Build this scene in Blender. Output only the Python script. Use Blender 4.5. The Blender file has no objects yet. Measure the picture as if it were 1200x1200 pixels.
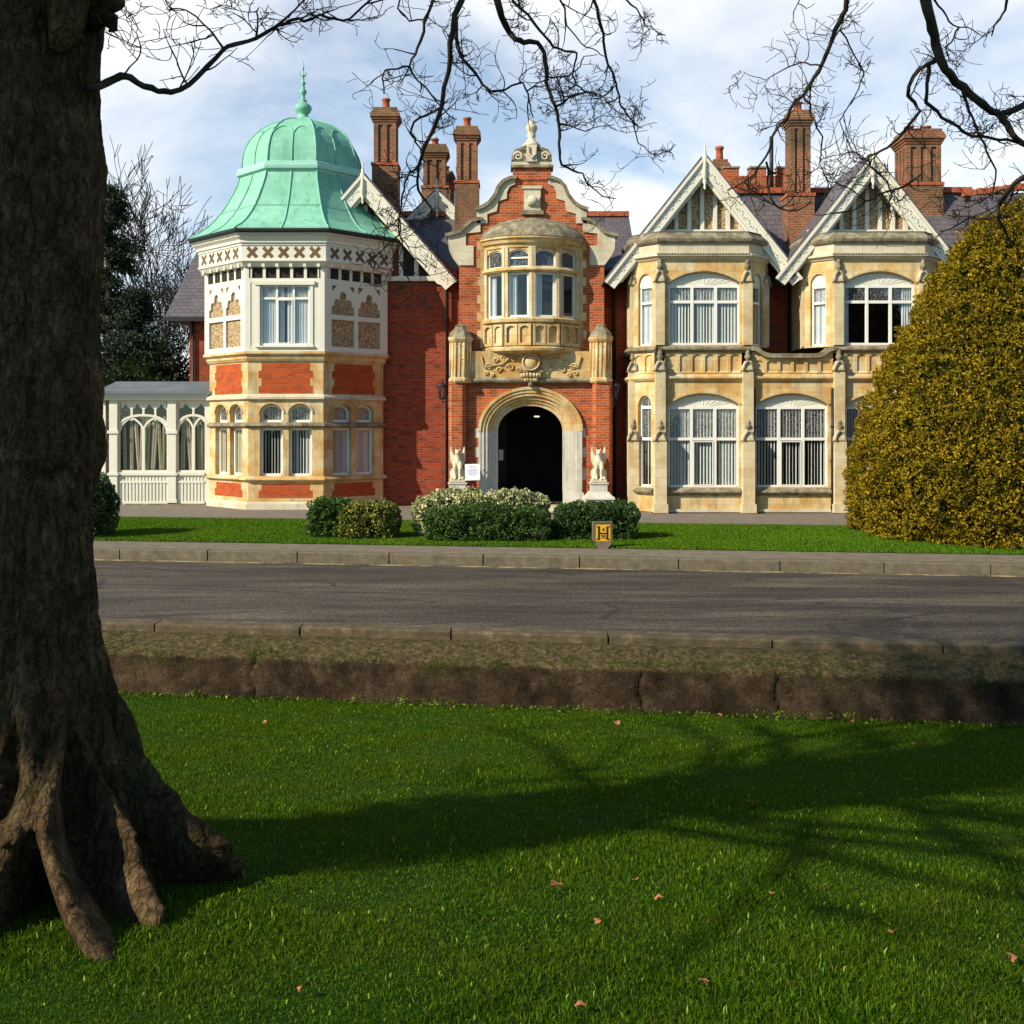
import bpy, math, random
import numpy as np
from mathutils import Matrix, Vector, noise

# ------------------------------------------------------------------ camera, world, sun, exposure
SC = bpy.context.scene
COL = SC.collection
R = math.radians
F = 1277.0      # focal length in photograph pixels
HC = 2.6        # eye height over the paving before the house
def X(px, Y): return (px - 600.0) * Y / F
def Z(py, Y): return HC + (500.0 - py) * Y / F

cam_d = bpy.data.cameras.new("camera")
cam = bpy.data.objects.new("camera", cam_d)
COL.objects.link(cam)
cam.location = (0, 0, HC)
cam.rotation_euler = (R(90), 0, 0)
cam_d.sensor_width = 36.0
cam_d.lens = 36.0 * F / 1200.0
cam_d.shift_y = -100.0 / 1200.0
cam_d.clip_start = 0.05
cam_d.clip_end = 3000
SC.camera = cam

SUN_EL = 33.0
SUN_OFF = 33.0      # degrees in front of the facade line, coming from the left
sdir = Vector((-math.cos(R(SUN_OFF)) * math.cos(R(SUN_EL)), -math.sin(R(SUN_OFF)) * math.cos(R(SUN_EL)), math.sin(R(SUN_EL))))
sun_d = bpy.data.lights.new("sun", 'SUN')
sun_d.energy = 5.0
sun_d.angle = R(0.5)
sun_d.color = (1.0, 0.905, 0.73)
sun = bpy.data.objects.new("sun", sun_d)
sun.rotation_euler = sdir.to_track_quat('Z', 'Y').to_euler()
sun.location = (-20, -15, 25)
COL.objects.link(sun)

def nd(nt, t, ins=None, **kw):
    n = nt.nodes.new(t)
    for k, v in kw.items(): setattr(n, k, v)
    for k, v in (ins or {}).items():
        if isinstance(v, bpy.types.NodeSocket): nt.links.new(v, n.inputs[k])
        else: n.inputs[k].default_value = v
    return n

world = bpy.data.worlds.new("World")
SC.world = world
world.use_nodes = True
wt = world.node_tree
bg = wt.nodes['Background']
sky = nd(wt, 'ShaderNodeTexSky', sky_type='NISHITA', sun_disc=False, sun_elevation=R(SUN_EL),
         sun_rotation=math.atan2(sdir.x, sdir.y) % (2 * math.pi), altitude=50.0, air_density=1.0, dust_density=0.4, ozone_density=2.5)
tcw = nd(wt, 'ShaderNodeTexCoord')
sep = nd(wt, 'ShaderNodeSeparateXYZ', {0: tcw.outputs['Generated']})
zc = nd(wt, 'ShaderNodeMath', {0: sep.outputs[2], 1: 0.22}, operation='ADD')
zm = nd(wt, 'ShaderNodeMath', {0: zc.outputs[0], 1: 0.05}, operation='MAXIMUM')
dx = nd(wt, 'ShaderNodeMath', {0: sep.outputs[0], 1: zm.outputs[0]}, operation='DIVIDE')
dy = nd(wt, 'ShaderNodeMath', {0: sep.outputs[1], 1: zm.outputs[0]}, operation='DIVIDE')
cv = nd(wt, 'ShaderNodeCombineXYZ', {0: dx.outputs[0], 1: dy.outputs[0], 2: 3.3})
n1 = nd(wt, 'ShaderNodeTexNoise', {'Vector': cv.outputs[0], 'Scale': 1.25, 'Detail': 8.0, 'Roughness': 0.58, 'Distortion': 0.25})
cr = nd(wt, 'ShaderNodeValToRGB', {0: n1.outputs[0]})
cr.color_ramp.elements[0].position = 0.36; cr.color_ramp.elements[0].color = (0.30, 0.30, 0.30, 1)
cr.color_ramp.elements[1].position = 0.56; cr.color_ramp.elements[1].color = (0.95, 0.95, 0.95, 1)
n2 = nd(wt, 'ShaderNodeTexNoise', {'Vector': cv.outputs[0], 'Scale': 2.3, 'Detail': 5.0, 'Roughness': 0.5})
cc = nd(wt, 'ShaderNodeValToRGB', {0: n2.outputs[0]})
cc.color_ramp.elements[0].position = 0.33; cc.color_ramp.elements[0].color = (0.86, 0.91, 0.97, 1)
cc.color_ramp.elements[1].position = 0.60; cc.color_ramp.elements[1].color = (0.98, 0.98, 0.98, 1)
SKYS = 0.068
cs = nd(wt, 'ShaderNodeVectorMath', {0: cc.outputs[0], 'Scale': 0.83 / SKYS}, operation='SCALE')
sk2 = nd(wt, 'ShaderNodeVectorMath', {0: sky.outputs[0], 1: (1.15, 1.50, 1.62)}, operation='MULTIPLY')
# the cloud bank lies low beyond the house; overhead and behind the viewer the sky is mostly clear
gy = nd(wt, 'ShaderNodeMapRange', {0: sep.outputs[1], 1: -0.1, 2: 0.65, 3: 0.12, 4: 1.0})
gz = nd(wt, 'ShaderNodeMapRange', {0: sep.outputs[2], 1: 0.45, 2: 0.8, 3: 1.0, 4: 0.15})
cf = nd(wt, 'ShaderNodeMath', {0: cr.outputs[0], 1: nd(wt, 'ShaderNodeMath', {0: gy.outputs[0], 1: gz.outputs[0]}, operation='MULTIPLY').outputs[0]}, operation='MULTIPLY')
mx = nd(wt, 'ShaderNodeMix', {0: cf.outputs[0], 6: sk2.outputs[0], 7: cs.outputs[0]}, data_type='RGBA')
wt.links.new(mx.outputs[2], bg.inputs[0])
bg.inputs[1].default_value = SKYS
SC.view_settings.view_transform = 'Standard'
SC.view_settings.look = 'None'
SC.view_settings.exposure = 0.5
SC.view_settings.gamma = 1.0
SC.view_settings.use_curve_mapping = False
SC.cycles.max_bounces = 6
SC.cycles.transparent_max_bounces = 12

# ------------------------------------------------------------------ materials
MT = {}
def newm(name, rough=0.8, spec=0.3):
    m = bpy.data.materials.new(name); m.use_nodes = True
    nt = m.node_tree; b = nt.nodes['Principled BSDF']
    b.inputs['Roughness'].default_value = rough
    b.inputs['Specular IOR Level'].default_value = spec
    MT[name] = m
    return m, nt, b
def c4(c): return (c[0], c[1], c[2], 1)
def ramp(nt, fac, stops):
    r = nd(nt, 'ShaderNodeValToRGB', {0: fac})
    e = r.color_ramp.elements
    while len(e) < len(stops): e.new(0.5)
    for i, (p, c) in enumerate(stops):
        e[i].position = p; e[i].color = c4(c) if len(c) == 3 else c
    return r.outputs[0]
def nz(nt, vec, scale, detail=4, rough=0.6, dist=0.0):
    return nd(nt, 'ShaderNodeTexNoise', {'Vector': vec, 'Scale': scale, 'Detail': detail, 'Roughness': rough, 'Distortion': dist}).outputs[0]
def mixc(nt, f, a, b, bt='MIX'):
    n = nd(nt, 'ShaderNodeMix', data_type='RGBA', blend_type=bt)
    for i, v in ((0, f), (6, a), (7, b)):
        if isinstance(v, bpy.types.NodeSocket): nt.links.new(v, n.inputs[i])
        elif i and len(v) == 3: n.inputs[i].default_value = c4(v)
        else: n.inputs[i].default_value = v
    return n.outputs[2]
def bump(nt, b, h, strength=0.4, dist=0.02):
    bp = nd(nt, 'ShaderNodeBump', {'Height': h, 'Strength': strength, 'Distance': dist})
    nt.links.new(bp.outputs[0], b.inputs['Normal'])
def pos(nt): return nd(nt, 'ShaderNodeNewGeometry').outputs['Position']
def streak(nt, sx=3.0, sz=0.35):
    mp = nd(nt, 'ShaderNodeMapping', {'Vector': pos(nt), 'Scale': (sx, sx, sz)})
    return mp.outputs[0]

def mottled(name, stops, scale=1.5, rough=0.8, fine=25, fstr=0.25, bstr=0.3, bd=0.01, dirt=None, dfac=(0.55, 0.75), dscale=1.0, spec=0.3):
    m, nt, b = newm(name, rough, spec)
    p = pos(nt)
    c = ramp(nt, nz(nt, p, scale, 6, 0.65), stops)
    f = nz(nt, p, fine, 3, 0.7)
    c = mixc(nt, fstr, c, ramp(nt, f, [(0.3, (0.25, 0.25, 0.25)), (0.7, (1, 1, 1))]), 'MULTIPLY')
    if dirt:
        d = ramp(nt, nz(nt, streak(nt, 3 * dscale, 0.5 * dscale), 1.0, 6, 0.7), [(dfac[0], (0, 0, 0)), (dfac[1], (1, 1, 1))])
        c = mixc(nt, d, c, dirt)
    nt.links.new(c, b.inputs['Base Color'])
    bump(nt, b, f, bstr, bd)
    return m

def ashlar(name, stops, dirt, dfac=(0.52, 0.72), bw=0.62, bh=0.27):
    # dressed stone: mottled blocks with fine joints, soiled in vertical runs
    m, nt, b = newm(name, 0.85, 0.2)
    p = pos(nt)
    uv = nd(nt, 'ShaderNodeUVMap').outputs[0]
    br = nd(nt, 'ShaderNodeTexBrick', {'Vector': uv, 'Color1': (0.36, 0.36, 0.36, 1), 'Color2': (0.64, 0.64, 0.64, 1), 'Mortar': (0.5, 0.5, 0.5, 1),
            'Scale': 1.0, 'Mortar Size': 0.005, 'Mortar Smooth': 0.2, 'Brick Width': bw, 'Row Height': bh})
    base = nz(nt, p, 1.7, 6, 0.62)
    v = nd(nt, 'ShaderNodeMath', {0: br.outputs[0], 1: -0.5}, operation='ADD')
    v = nd(nt, 'ShaderNodeMath', {0: v.outputs[0], 1: 0.6}, operation='MULTIPLY')
    v = nd(nt, 'ShaderNodeMath', {0: v.outputs[0], 1: base}, operation='ADD')
    c = ramp(nt, v.outputs[0], stops)
    f = nz(nt, p, 28, 4, 0.7)
    c = mixc(nt, 0.22, c, ramp(nt, f, [(0.3, (0.3, 0.3, 0.3)), (0.7, (1, 1, 1))]), 'MULTIPLY')
    d = ramp(nt, nz(nt, streak(nt, 3.2, 0.55), 1.0, 7, 0.7), [(dfac[0], (0, 0, 0)), (dfac[1], (0.8, 0.8, 0.8))])
    c = mixc(nt, d, c, dirt)
    jm = nd(nt, 'ShaderNodeMath', {0: br.outputs[1], 1: 0.45}, operation='MULTIPLY')
    c = mixc(nt, jm.outputs[0], c, (dirt[0] * 0.6, dirt[1] * 0.6, dirt[2] * 0.6))
    nt.links.new(c, b.inputs['Base Color'])
    bump(nt, b, f, 0.3, 0.008)
    return m

def brick(name, cA, cB, mortar, dark=(0.12, 0.035, 0.02), dk=(0.5, 0.75), ms=0.009, dmul=0.7):
    m, nt, b = newm(name, 0.9, 0.15)
    p = pos(nt)
    uv = nd(nt, 'ShaderNodeUVMap').outputs[0]
    br = nd(nt, 'ShaderNodeTexBrick', {'Vector': uv, 'Color1': c4(cA), 'Color2': c4(cB), 'Mortar': c4(mortar), 'Scale': 1.0,
            'Mortar Size': ms, 'Mortar Smooth': 0.15, 'Bias': -0.1, 'Brick Width': 0.235, 'Row Height': 0.082})
    d = ramp(nt, nz(nt, p, 0.8, 7, 0.72, 0.6), [(dk[0], (0, 0, 0)), (dk[1], (dmul, dmul, dmul))])
    c = mixc(nt, d, br.outputs[0], dark)
    # odd single bricks burnt darker
    v = nd(nt, 'ShaderNodeMapping', {'Vector': uv, 'Scale': (1 / 0.235, 1 / 0.082, 1)})
    w = nd(nt, 'ShaderNodeTexWhiteNoise', {'Vector': nd(nt, 'ShaderNodeVectorMath', {0: v.outputs[0]}, operation='FLOOR').outputs[0]})
    c = mixc(nt, ramp(nt, w.outputs[0], [(0.8, (0, 0, 0)), (0.97, (0.5, 0.5, 0.5))]), c, dark)
    f = nz(nt, p, 35, 3, 0.7)
    c = mixc(nt, 0.3, c, ramp(nt, f, [(0.3, (0.3, 0.3, 0.3)), (0.7, (1, 1, 1))]), 'MULTIPLY')
    nt.links.new(c, b.inputs['Base Color'])
    h = nd(nt, 'ShaderNodeMath', {0: br.outputs[1], 1: -1.0}, operation='MULTIPLY')
    bump(nt, b, h.outputs[0], 0.6, 0.012)
    return m

ashlar('stone', [(0.30, (0.50, 0.26, 0.075)), (0.44, (0.58, 0.37, 0.14)), (0.56, (0.63, 0.475, 0.24)), (0.75, (0.65, 0.55, 0.35))], (0.22, 0.17, 0.10), (0.50, 0.70))
ashlar('stone_pale', [(0.3, (0.48, 0.40, 0.27)), (0.55, (0.60, 0.53, 0.38)), (0.8, (0.66, 0.60, 0.46))], (0.24, 0.21, 0.15), (0.55, 0.8))
ashlar('stone_light', [(0.3, (0.50, 0.36, 0.18)), (0.5, (0.60, 0.48, 0.28)), (0.75, (0.68, 0.585, 0.40))], (0.27, 0.22, 0.14), (0.54, 0.78))
mottled('stone_grey', [(0.3, (0.10, 0.085, 0.05)), (0.5, (0.24, 0.20, 0.125)), (0.7, (0.42, 0.37, 0.26))], 4.0, 0.95, 18, 0.5, 0.6, 0.02)
mottled('stone_white', [(0.3, (0.48, 0.45, 0.38)), (0.7, (0.64, 0.61, 0.53))], 2.0, 0.85, 22, 0.3, 0.3, 0.01, dirt=(0.22, 0.2, 0.15), dfac=(0.55, 0.8))
mottled('statue_stone', [(0.3, (0.58, 0.50, 0.33)), (0.7, (0.74, 0.67, 0.49))], 5.0, 0.8, 30, 0.35, 0.4, 0.01, dirt=(0.25, 0.2, 0.12), dfac=(0.6, 0.8))
brick('brick', (0.52, 0.105, 0.022), (0.33, 0.055, 0.015), (0.40, 0.22, 0.13), ms=0.012)
brick('brick_wall', (0.34, 0.052, 0.016), (0.20, 0.030, 0.012), (0.24, 0.11, 0.07), (0.09, 0.022, 0.014), ms=0.012)
brick('brick_orange', (0.48, 0.085, 0.020), (0.34, 0.056, 0.015), (0.36, 0.14, 0.065), (0.24, 0.055, 0.025), (0.6, 0.85), 0.006, 0.5)
brick('brick_chimney', (0.36, 0.105, 0.05), (0.22, 0.065, 0.035), (0.34, 0.22, 0.13), (0.10, 0.08, 0.045), (0.40, 0.62), 0.014, 0.9)
mottled('cream_paint', [(0.3, (0.64, 0.605, 0.49)), (0.7, (0.70, 0.67, 0.56))], 1.2, 0.55, 30, 0.08, 0.1, 0.004, dirt=(0.5, 0.46, 0.36), dfac=(0.62, 0.85))
mottled('white_paint', [(0.3, (0.70, 0.685, 0.615)), (0.7, (0.76, 0.745, 0.68))], 1.2, 0.5, 30, 0.06, 0.1, 0.003)
mottled('black_iron', [(0.3, (0.012, 0.012, 0.014)), (0.7, (0.025, 0.025, 0.028))], 4, 0.5, 30, 0.2, 0.1, 0.003)
mottled('cut_shade_brown', [(0.3, (0.12, 0.07, 0.035)), (0.7, (0.20, 0.12, 0.06))], 3, 0.9)  # brown of the cut patterns; on bargeboards it paints their shade
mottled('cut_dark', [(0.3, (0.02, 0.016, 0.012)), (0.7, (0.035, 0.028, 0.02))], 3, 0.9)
mottled('room_shade', [(0.3, (0.018, 0.015, 0.012)), (0.7, (0.03, 0.026, 0.02))], 2, 0.95)  # near-black lining: the dimness indoors is put into the colour
mottled('terracotta', [(0.3, (0.33, 0.085, 0.035)), (0.7, (0.46, 0.13, 0.055))], 3, 0.85, 20, 0.3)
mottled('lead', [(0.3, (0.10, 0.115, 0.13)), (0.7, (0.16, 0.175, 0.195))], 1.5, 0.5, 20, 0.2, 0.2, 0.005)
mottled('red_post', [(0.3, (0.42, 0.02, 0.02)), (0.7, (0.5, 0.03, 0.025))], 3, 0.5)
mottled('plate_yellow', [(0.3, (0.68, 0.34, 0.012)), (0.7, (0.78, 0.44, 0.02))], 12, 0.5)
mottled('rubber_black', [(0.3, (0.02, 0.012, 0.01)), (0.7, (0.035, 0.02, 0.015))], 12, 0.6)
mottled('paper', [(0.3, (0.74, 0.75, 0.78)), (0.7, (0.8, 0.8, 0.82))], 2, 0.7)
mottled('grey_print', [(0.3, (0.35, 0.36, 0.42)), (0.7, (0.42, 0.43, 0.5))], 12, 0.7)

# copper with verdigris
m, nt, b = newm('copper', 0.62, 0.4)
p = pos(nt)
c = ramp(nt, nz(nt, p, 1.1, 6, 0.6), [(0.3, (0.155, 0.41, 0.275)), (0.5, (0.195, 0.475, 0.325)), (0.72, (0.27, 0.56, 0.41))])
d = ramp(nt, nz(nt, streak(nt, 5, 0.7), 1.0, 6, 0.7), [(0.50, (0, 0, 0)), (0.72, (0.7, 0.7, 0.7))])
c = mixc(nt, d, c, (0.10, 0.22, 0.15))
f = nz(nt, p, 9, 4, 0.6)
c = mixc(nt, 0.25, c, ramp(nt, f, [(0.3, (0.55, 0.55, 0.55)), (0.7, (1, 1, 1))]), 'MULTIPLY')
nt.links.new(c, b.inputs['Base Color']); bump(nt, b, f, 0.35, 0.02)
mottled('copper_rib', [(0.3, (0.14, 0.40, 0.29)), (0.7, (0.24, 0.54, 0.40))], 3, 0.6, 20, 0.3, dirt=(0.09, 0.2, 0.15), dfac=(0.6, 0.8))
mottled('copper_pale', [(0.3, (0.30, 0.58, 0.46)), (0.7, (0.38, 0.66, 0.54))], 3, 0.6, 20, 0.2)

# slate, in courses
m, nt, b = newm('slate', 0.6, 0.35)
uv = nd(nt, 'ShaderNodeUVMap').outputs[0]
br = nd(nt, 'ShaderNodeTexBrick', {'Vector': uv, 'Color1': (0.085, 0.075, 0.085, 1), 'Color2': (0.115, 0.100, 0.11, 1), 'Mortar': (0.035, 0.03, 0.035, 1), 'Scale': 1.0,
        'Mortar Size': 0.008, 'Brick Width': 0.3, 'Row Height': 0.2})
c = mixc(nt, ramp(nt, nz(nt, pos(nt), 1.3, 6, 0.7), [(0.5, (0, 0, 0)), (0.75, (0.7, 0.7, 0.7))]), br.outputs[0], (0.15, 0.13, 0.10))
nt.links.new(c, b.inputs['Base Color'])
h = nd(nt, 'ShaderNodeMath', {0: br.outputs[1], 1: -1.0}, operation='MULTIPLY'); bump(nt, b, h.outputs[0], 0.8, 0.02)

# pebbledash
m, nt, b = newm('pebbledash', 0.95, 0.15)
p = pos(nt)
vo = nd(nt, 'ShaderNodeTexVoronoi', {'Vector': p, 'Scale': 26.0})
c = ramp(nt, nd(nt, 'ShaderNodeSeparateColor', {0: vo.outputs[1]}).outputs[0], [(0.0, (0.14, 0.085, 0.04)), (0.4, (0.36, 0.24, 0.125)), (1.0, (0.56, 0.42, 0.26))])
nt.links.new(c, b.inputs['Base Color']); bump(nt, b, vo.outputs[0], 0.9, 0.03)

# glass kinds
def glass(name, lead):
    m = bpy.data.materials.new(name); m.use_nodes = True; nt = m.node_tree
    nt.nodes.clear(); MT[name] = m
    out = nd(nt, 'ShaderNodeOutputMaterial')
    tr = nd(nt, 'ShaderNodeBsdfTransparent', {0: (0.78, 0.80, 0.79, 1)})
    gl = nd(nt, 'ShaderNodeBsdfGlossy', {0: (0.9, 0.9, 0.9, 1), 1: 0.03})
    nn = nz(nt, pos(nt), 1.6, 2, 0.5)
    bp = nd(nt, 'ShaderNodeBump', {'Height': nn, 'Strength': 0.25, 'Distance': 0.03})
    nt.links.new(bp.outputs[0], gl.inputs['Normal'])
    fr = nd(nt, 'ShaderNodeLayerWeight', {0: 0.5})      # same from both sides of the pane
    fp = nd(nt, 'ShaderNodeMath', {0: fr.outputs[1], 1: 4.5}, operation='POWER')
    ad = nd(nt, 'ShaderNodeMath', {0: fp.outputs[0], 1: 0.07}, operation='ADD')
    mxs = nd(nt, 'ShaderNodeMixShader', {0: ad.outputs[0], 1: tr.outputs[0], 2: gl.outputs[0]})
    res = mxs.outputs[0]
    if lead:
        vo = nd(nt, 'ShaderNodeTexVoronoi', {'Vector': pos(nt), 'Scale': 13.0}, feature='DISTANCE_TO_EDGE')
        k = ramp(nt, vo.outputs[0], [(0.05, (0.62, 0.62, 0.62)), (0.10, (0.05, 0.05, 0.05))])
        df = nd(nt, 'ShaderNodeBsdfDiffuse', {0: (0.25, 0.26, 0.26, 1)})
        res = nd(nt, 'ShaderNodeMixShader', {0: k, 1: res, 2: df.outputs[0]}).outputs[0]
    nt.links.new(res, out.inputs[0])
glass('glass', False); glass('glass_leaded', True)
m, nt, b = newm('blind', 0.8, 0.2)
nt.links.new(ramp(nt, nz(nt, pos(nt), 6, 3), [(0.3, (0.66, 0.66, 0.62)), (0.7, (0.76, 0.76, 0.72))]), b.inputs['Base Color'])
m, nt, b = newm('net', 0.9, 0.1)
nt.links.new(ramp(nt, nz(nt, pos(nt), 3, 3), [(0.3, (0.70, 0.73, 0.76)), (0.7, (0.80, 0.82, 0.84))]), b.inputs['Base Color'])
m, nt, b = newm('drape', 0.9, 0.1)
nt.links.new(ramp(nt, nz(nt, pos(nt), 3, 3), [(0.3, (0.62, 0.54, 0.38)), (0.7, (0.72, 0.65, 0.48))]), b.inputs['Base Color'])

# foliage: each leaf its own tint
def leafm(name, stops, rough=0.55, trans=0.25, patch=0.0, pcol=(0.1, 0.1, 0.02), pscale=0.9, spec=0.3):
    m, nt, b = newm(name, rough, spec)
    rnd = nd(nt, 'ShaderNodeNewGeometry').outputs['Random Per Island']
    c = ramp(nt, rnd, stops)
    if patch:
        c = mixc(nt, ramp(nt, nz(nt, pos(nt), pscale, 5, 0.65), [(0.45, (0, 0, 0)), (0.65, (patch, patch, patch))]), c, pcol)
    nt.links.new(c, b.inputs['Base Color'])
    if trans:
        out = nt.nodes['Material Output']
        t = nd(nt, 'ShaderNodeBsdfTranslucent', {0: c})
        ms = nd(nt, 'ShaderNodeMixShader', {0: trans, 1: b.outputs[0], 2: t.outputs[0]})
        nt.links.new(ms.outputs[0], out.inputs[0])
    return m
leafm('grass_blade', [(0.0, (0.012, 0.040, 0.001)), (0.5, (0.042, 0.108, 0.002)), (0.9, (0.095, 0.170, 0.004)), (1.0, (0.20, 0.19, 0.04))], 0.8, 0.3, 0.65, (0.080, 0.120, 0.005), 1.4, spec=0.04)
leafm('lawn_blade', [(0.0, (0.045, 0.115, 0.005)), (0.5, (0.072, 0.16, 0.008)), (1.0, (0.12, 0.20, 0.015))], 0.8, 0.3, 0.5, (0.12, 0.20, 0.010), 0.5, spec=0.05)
leafm('shoot', [(0.0, (0.10, 0.22, 0.02)), (0.6, (0.19, 0.34, 0.035)), (1.0, (0.34, 0.44, 0.08))], 0.8, 0.3, spec=0.05)
leafm('yew_gold', [(0.0, (0.07, 0.060, 0.004)), (0.4, (0.21, 0.145, 0.008)), (0.8, (0.36, 0.24, 0.013)), (1.0, (0.46, 0.31, 0.02))], 0.8, 0.15, 0.65, (0.055, 0.068, 0.006), 1.8, spec=0.06)
leafm('hedge_dark', [(0.0, (0.010, 0.030, 0.006)), (0.6, (0.025, 0.065, 0.012)), (1.0, (0.07, 0.12, 0.02))], 0.5, 0.12)
leafm('hedge_green', [(0.0, (0.018, 0.055, 0.008)), (0.6, (0.05, 0.11, 0.014)), (1.0, (0.13, 0.19, 0.03))], 0.5, 0.15)
leafm('hedge_yellow', [(0.0, (0.07, 0.085, 0.01)), (0.5, (0.22, 0.20, 0.025)), (1.0, (0.42, 0.36, 0.06))], 0.5, 0.2)
leafm('hedge_cream', [(0.0, (0.10, 0.15, 0.03)), (0.3, (0.35, 0.36, 0.12)), (0.7, (0.62, 0.58, 0.30)), (1.0, (0.72, 0.68, 0.42))], 0.45, 0.2)
leafm('needles', [(0.0, (0.006, 0.012, 0.005)), (0.7, (0.014, 0.028, 0.010)), (1.0, (0.03, 0.045, 0.016))], 0.7, 0.05)
leafm('dry_leaf', [(0.0, (0.22, 0.075, 0.03)), (1.0, (0.42, 0.17, 0.07))], 0.7, 0.1)
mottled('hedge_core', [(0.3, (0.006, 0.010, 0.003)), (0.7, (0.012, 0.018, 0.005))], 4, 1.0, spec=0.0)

# bark
m, nt, b = newm('bark', 0.95, 0.04)
p = pos(nt)
mp = nd(nt, 'ShaderNodeMapping', {'Vector': p, 'Scale': (1, 1, 0.22)}).outputs[0]
vo = nd(nt, 'ShaderNodeTexVoronoi', {'Vector': nd(nt, 'ShaderNodeVectorMath', {0: mp, 1: nd(nt, 'ShaderNodeVectorMath', {0: nd(nt, 'ShaderNodeTexNoise', {'Vector': p, 'Scale': 14.0, 'Detail': 3.0}).outputs[1], 'Scale': 0.11}, operation='SCALE').outputs[0]}).outputs[0], 'Scale': 17.0}, feature='DISTANCE_TO_EDGE')
crack = ramp(nt, vo.outputs[0], [(0.0, (0, 0, 0)), (0.14, (1, 1, 1))])
c = ramp(nt, nz(nt, p, 5, 6, 0.7), [(0.3, (0.040, 0.026, 0.013)), (0.55, (0.105, 0.068, 0.034)), (0.75, (0.25, 0.165, 0.085))])
c = mixc(nt, ramp(nt, nz(nt, p, 1.7, 4), [(0.5, (0, 0, 0)), (0.7, (0.6, 0.6, 0.6))]), c, (0.050, 0.050, 0.020))
c = mixc(nt, 0.5, c, ramp(nt, crack, [(0.0, (0.45, 0.42, 0.4)), (1.0, (1, 1, 1))]), 'MULTIPLY')
c = mixc(nt, 0.6, c, ramp(nt, nz(nt, nd(nt, 'ShaderNodeMapping', {'Vector': p, 'Scale': (30, 30, 13)}).outputs[0], 1.0, 6, 0.75), [(0.38, (0.16, 0.14, 0.12)), (0.6, (1.2, 1.2, 1.2))]), 'MULTIPLY')
nt.links.new(c, b.inputs['Base Color'])
hh = nd(nt, 'ShaderNodeMath', {0: nd(nt, 'ShaderNodeMath', {0: crack, 1: 0.5}, operation='MULTIPLY').outputs[0], 1: nz(nt, nd(nt, 'ShaderNodeMapping', {'Vector': p, 'Scale': (30, 30, 13)}).outputs[0], 1.0, 6, 0.75)}, operation='ADD')
bump(nt, b, hh.outputs[0], 1.0, 0.02)
mottled('twig_bark', [(0.3, (0.026, 0.018, 0.011)), (0.6, (0.050, 0.036, 0.021)), (0.8, (0.075, 0.07, 0.03))], 9, 0.85, 40, 0.4)
mottled('far_bark', [(0.3, (0.016, 0.012, 0.009)), (0.7, (0.036, 0.027, 0.019))], 2, 0.9)

# grounds
m, nt, b = newm('asphalt', 0.85, 0.25)
p = pos(nt)
f = nz(nt, p, 20, 7, 0.85)
c = ramp(nt, nz(nt, nd(nt, 'ShaderNodeMapping', {'Vector': p, 'Scale': (0.3, 1.5, 1), 'Rotation': (0, 0, R(8))}).outputs[0], 1.0, 6, 0.65), [(0.35, (0.030, 0.024, 0.018)), (0.52, (0.056, 0.046, 0.034)), (0.70, (0.105, 0.088, 0.064))])
c = mixc(nt, 0.85, c, ramp(nt, f, [(0.40, (0.30, 0.30, 0.30)), (0.50, (0.9, 0.9, 0.9)), (0.60, (2.3, 2.2, 2.0))]), 'MULTIPLY')
ck = nd(nt, 'ShaderNodeTexVoronoi', {'Vector': nd(nt, 'ShaderNodeMapping', {'Vector': p, 'Scale': (0.22, 0.9, 1), 'Rotation': (0, 0, R(8))}).outputs[0], 'Scale': 1.0}, feature='DISTANCE_TO_EDGE')
c = mixc(nt, ramp(nt, ck.outputs[0], [(0.0, (0.85, 0.85, 0.85)), (0.02, (0, 0, 0))]), c, (0.018, 0.016, 0.014))
nt.links.new(c, b.inputs['Base Color']); bump(nt, b, f, 0.6, 0.01)
mottled('path_asphalt', [(0.35, (0.16, 0.135, 0.105)), (0.65, (0.23, 0.195, 0.15))], 2.5, 0.9, 40, 0.4)
mottled('pavement', [(0.35, (0.16, 0.13, 0.088)), (0.65, (0.25, 0.205, 0.145))], 3.0, 0.95, 42, 0.6, 0.6, 0.012)
mottled('kerb', [(0.3, (0.10, 0.08, 0.05)), (0.6, (0.165, 0.135, 0.088)), (0.8, (0.24, 0.20, 0.14))], 5.0, 0.9, 30, 0.45, 0.5, 0.01)
mottled('kerb_near', [(0.3, (0.06, 0.045, 0.022)), (0.55, (0.12, 0.09, 0.048)), (0.8, (0.26, 0.205, 0.12))], 6.0, 0.9, 45, 0.6, 0.7, 0.012)
mottled('yellow_line', [(0.42, (0.10, 0.085, 0.055)), (0.56, (0.42, 0.32, 0.13)), (0.7, (0.50, 0.40, 0.19))], 2.5, 0.8, 30, 0.7)
mottled('faded_line', [(0.35, (0.14, 0.125, 0.10)), (0.65, (0.19, 0.17, 0.14))], 6, 0.8, 40, 0.5)
mottled('soil', [(0.3, (0.010, 0.018, 0.004)), (0.7, (0.022, 0.035, 0.008))], 7, 1.0, 60, 0.5, spec=0.05)
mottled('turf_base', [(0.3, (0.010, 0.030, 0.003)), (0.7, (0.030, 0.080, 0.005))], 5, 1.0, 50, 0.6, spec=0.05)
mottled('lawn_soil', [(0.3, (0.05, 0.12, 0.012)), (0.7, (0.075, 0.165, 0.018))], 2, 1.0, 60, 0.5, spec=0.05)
mottled('far_ground', [(0.3, (0.04, 0.07, 0.015)), (0.7, (0.06, 0.09, 0.02))], 0.3, 1.0, spec=0.05)
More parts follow.
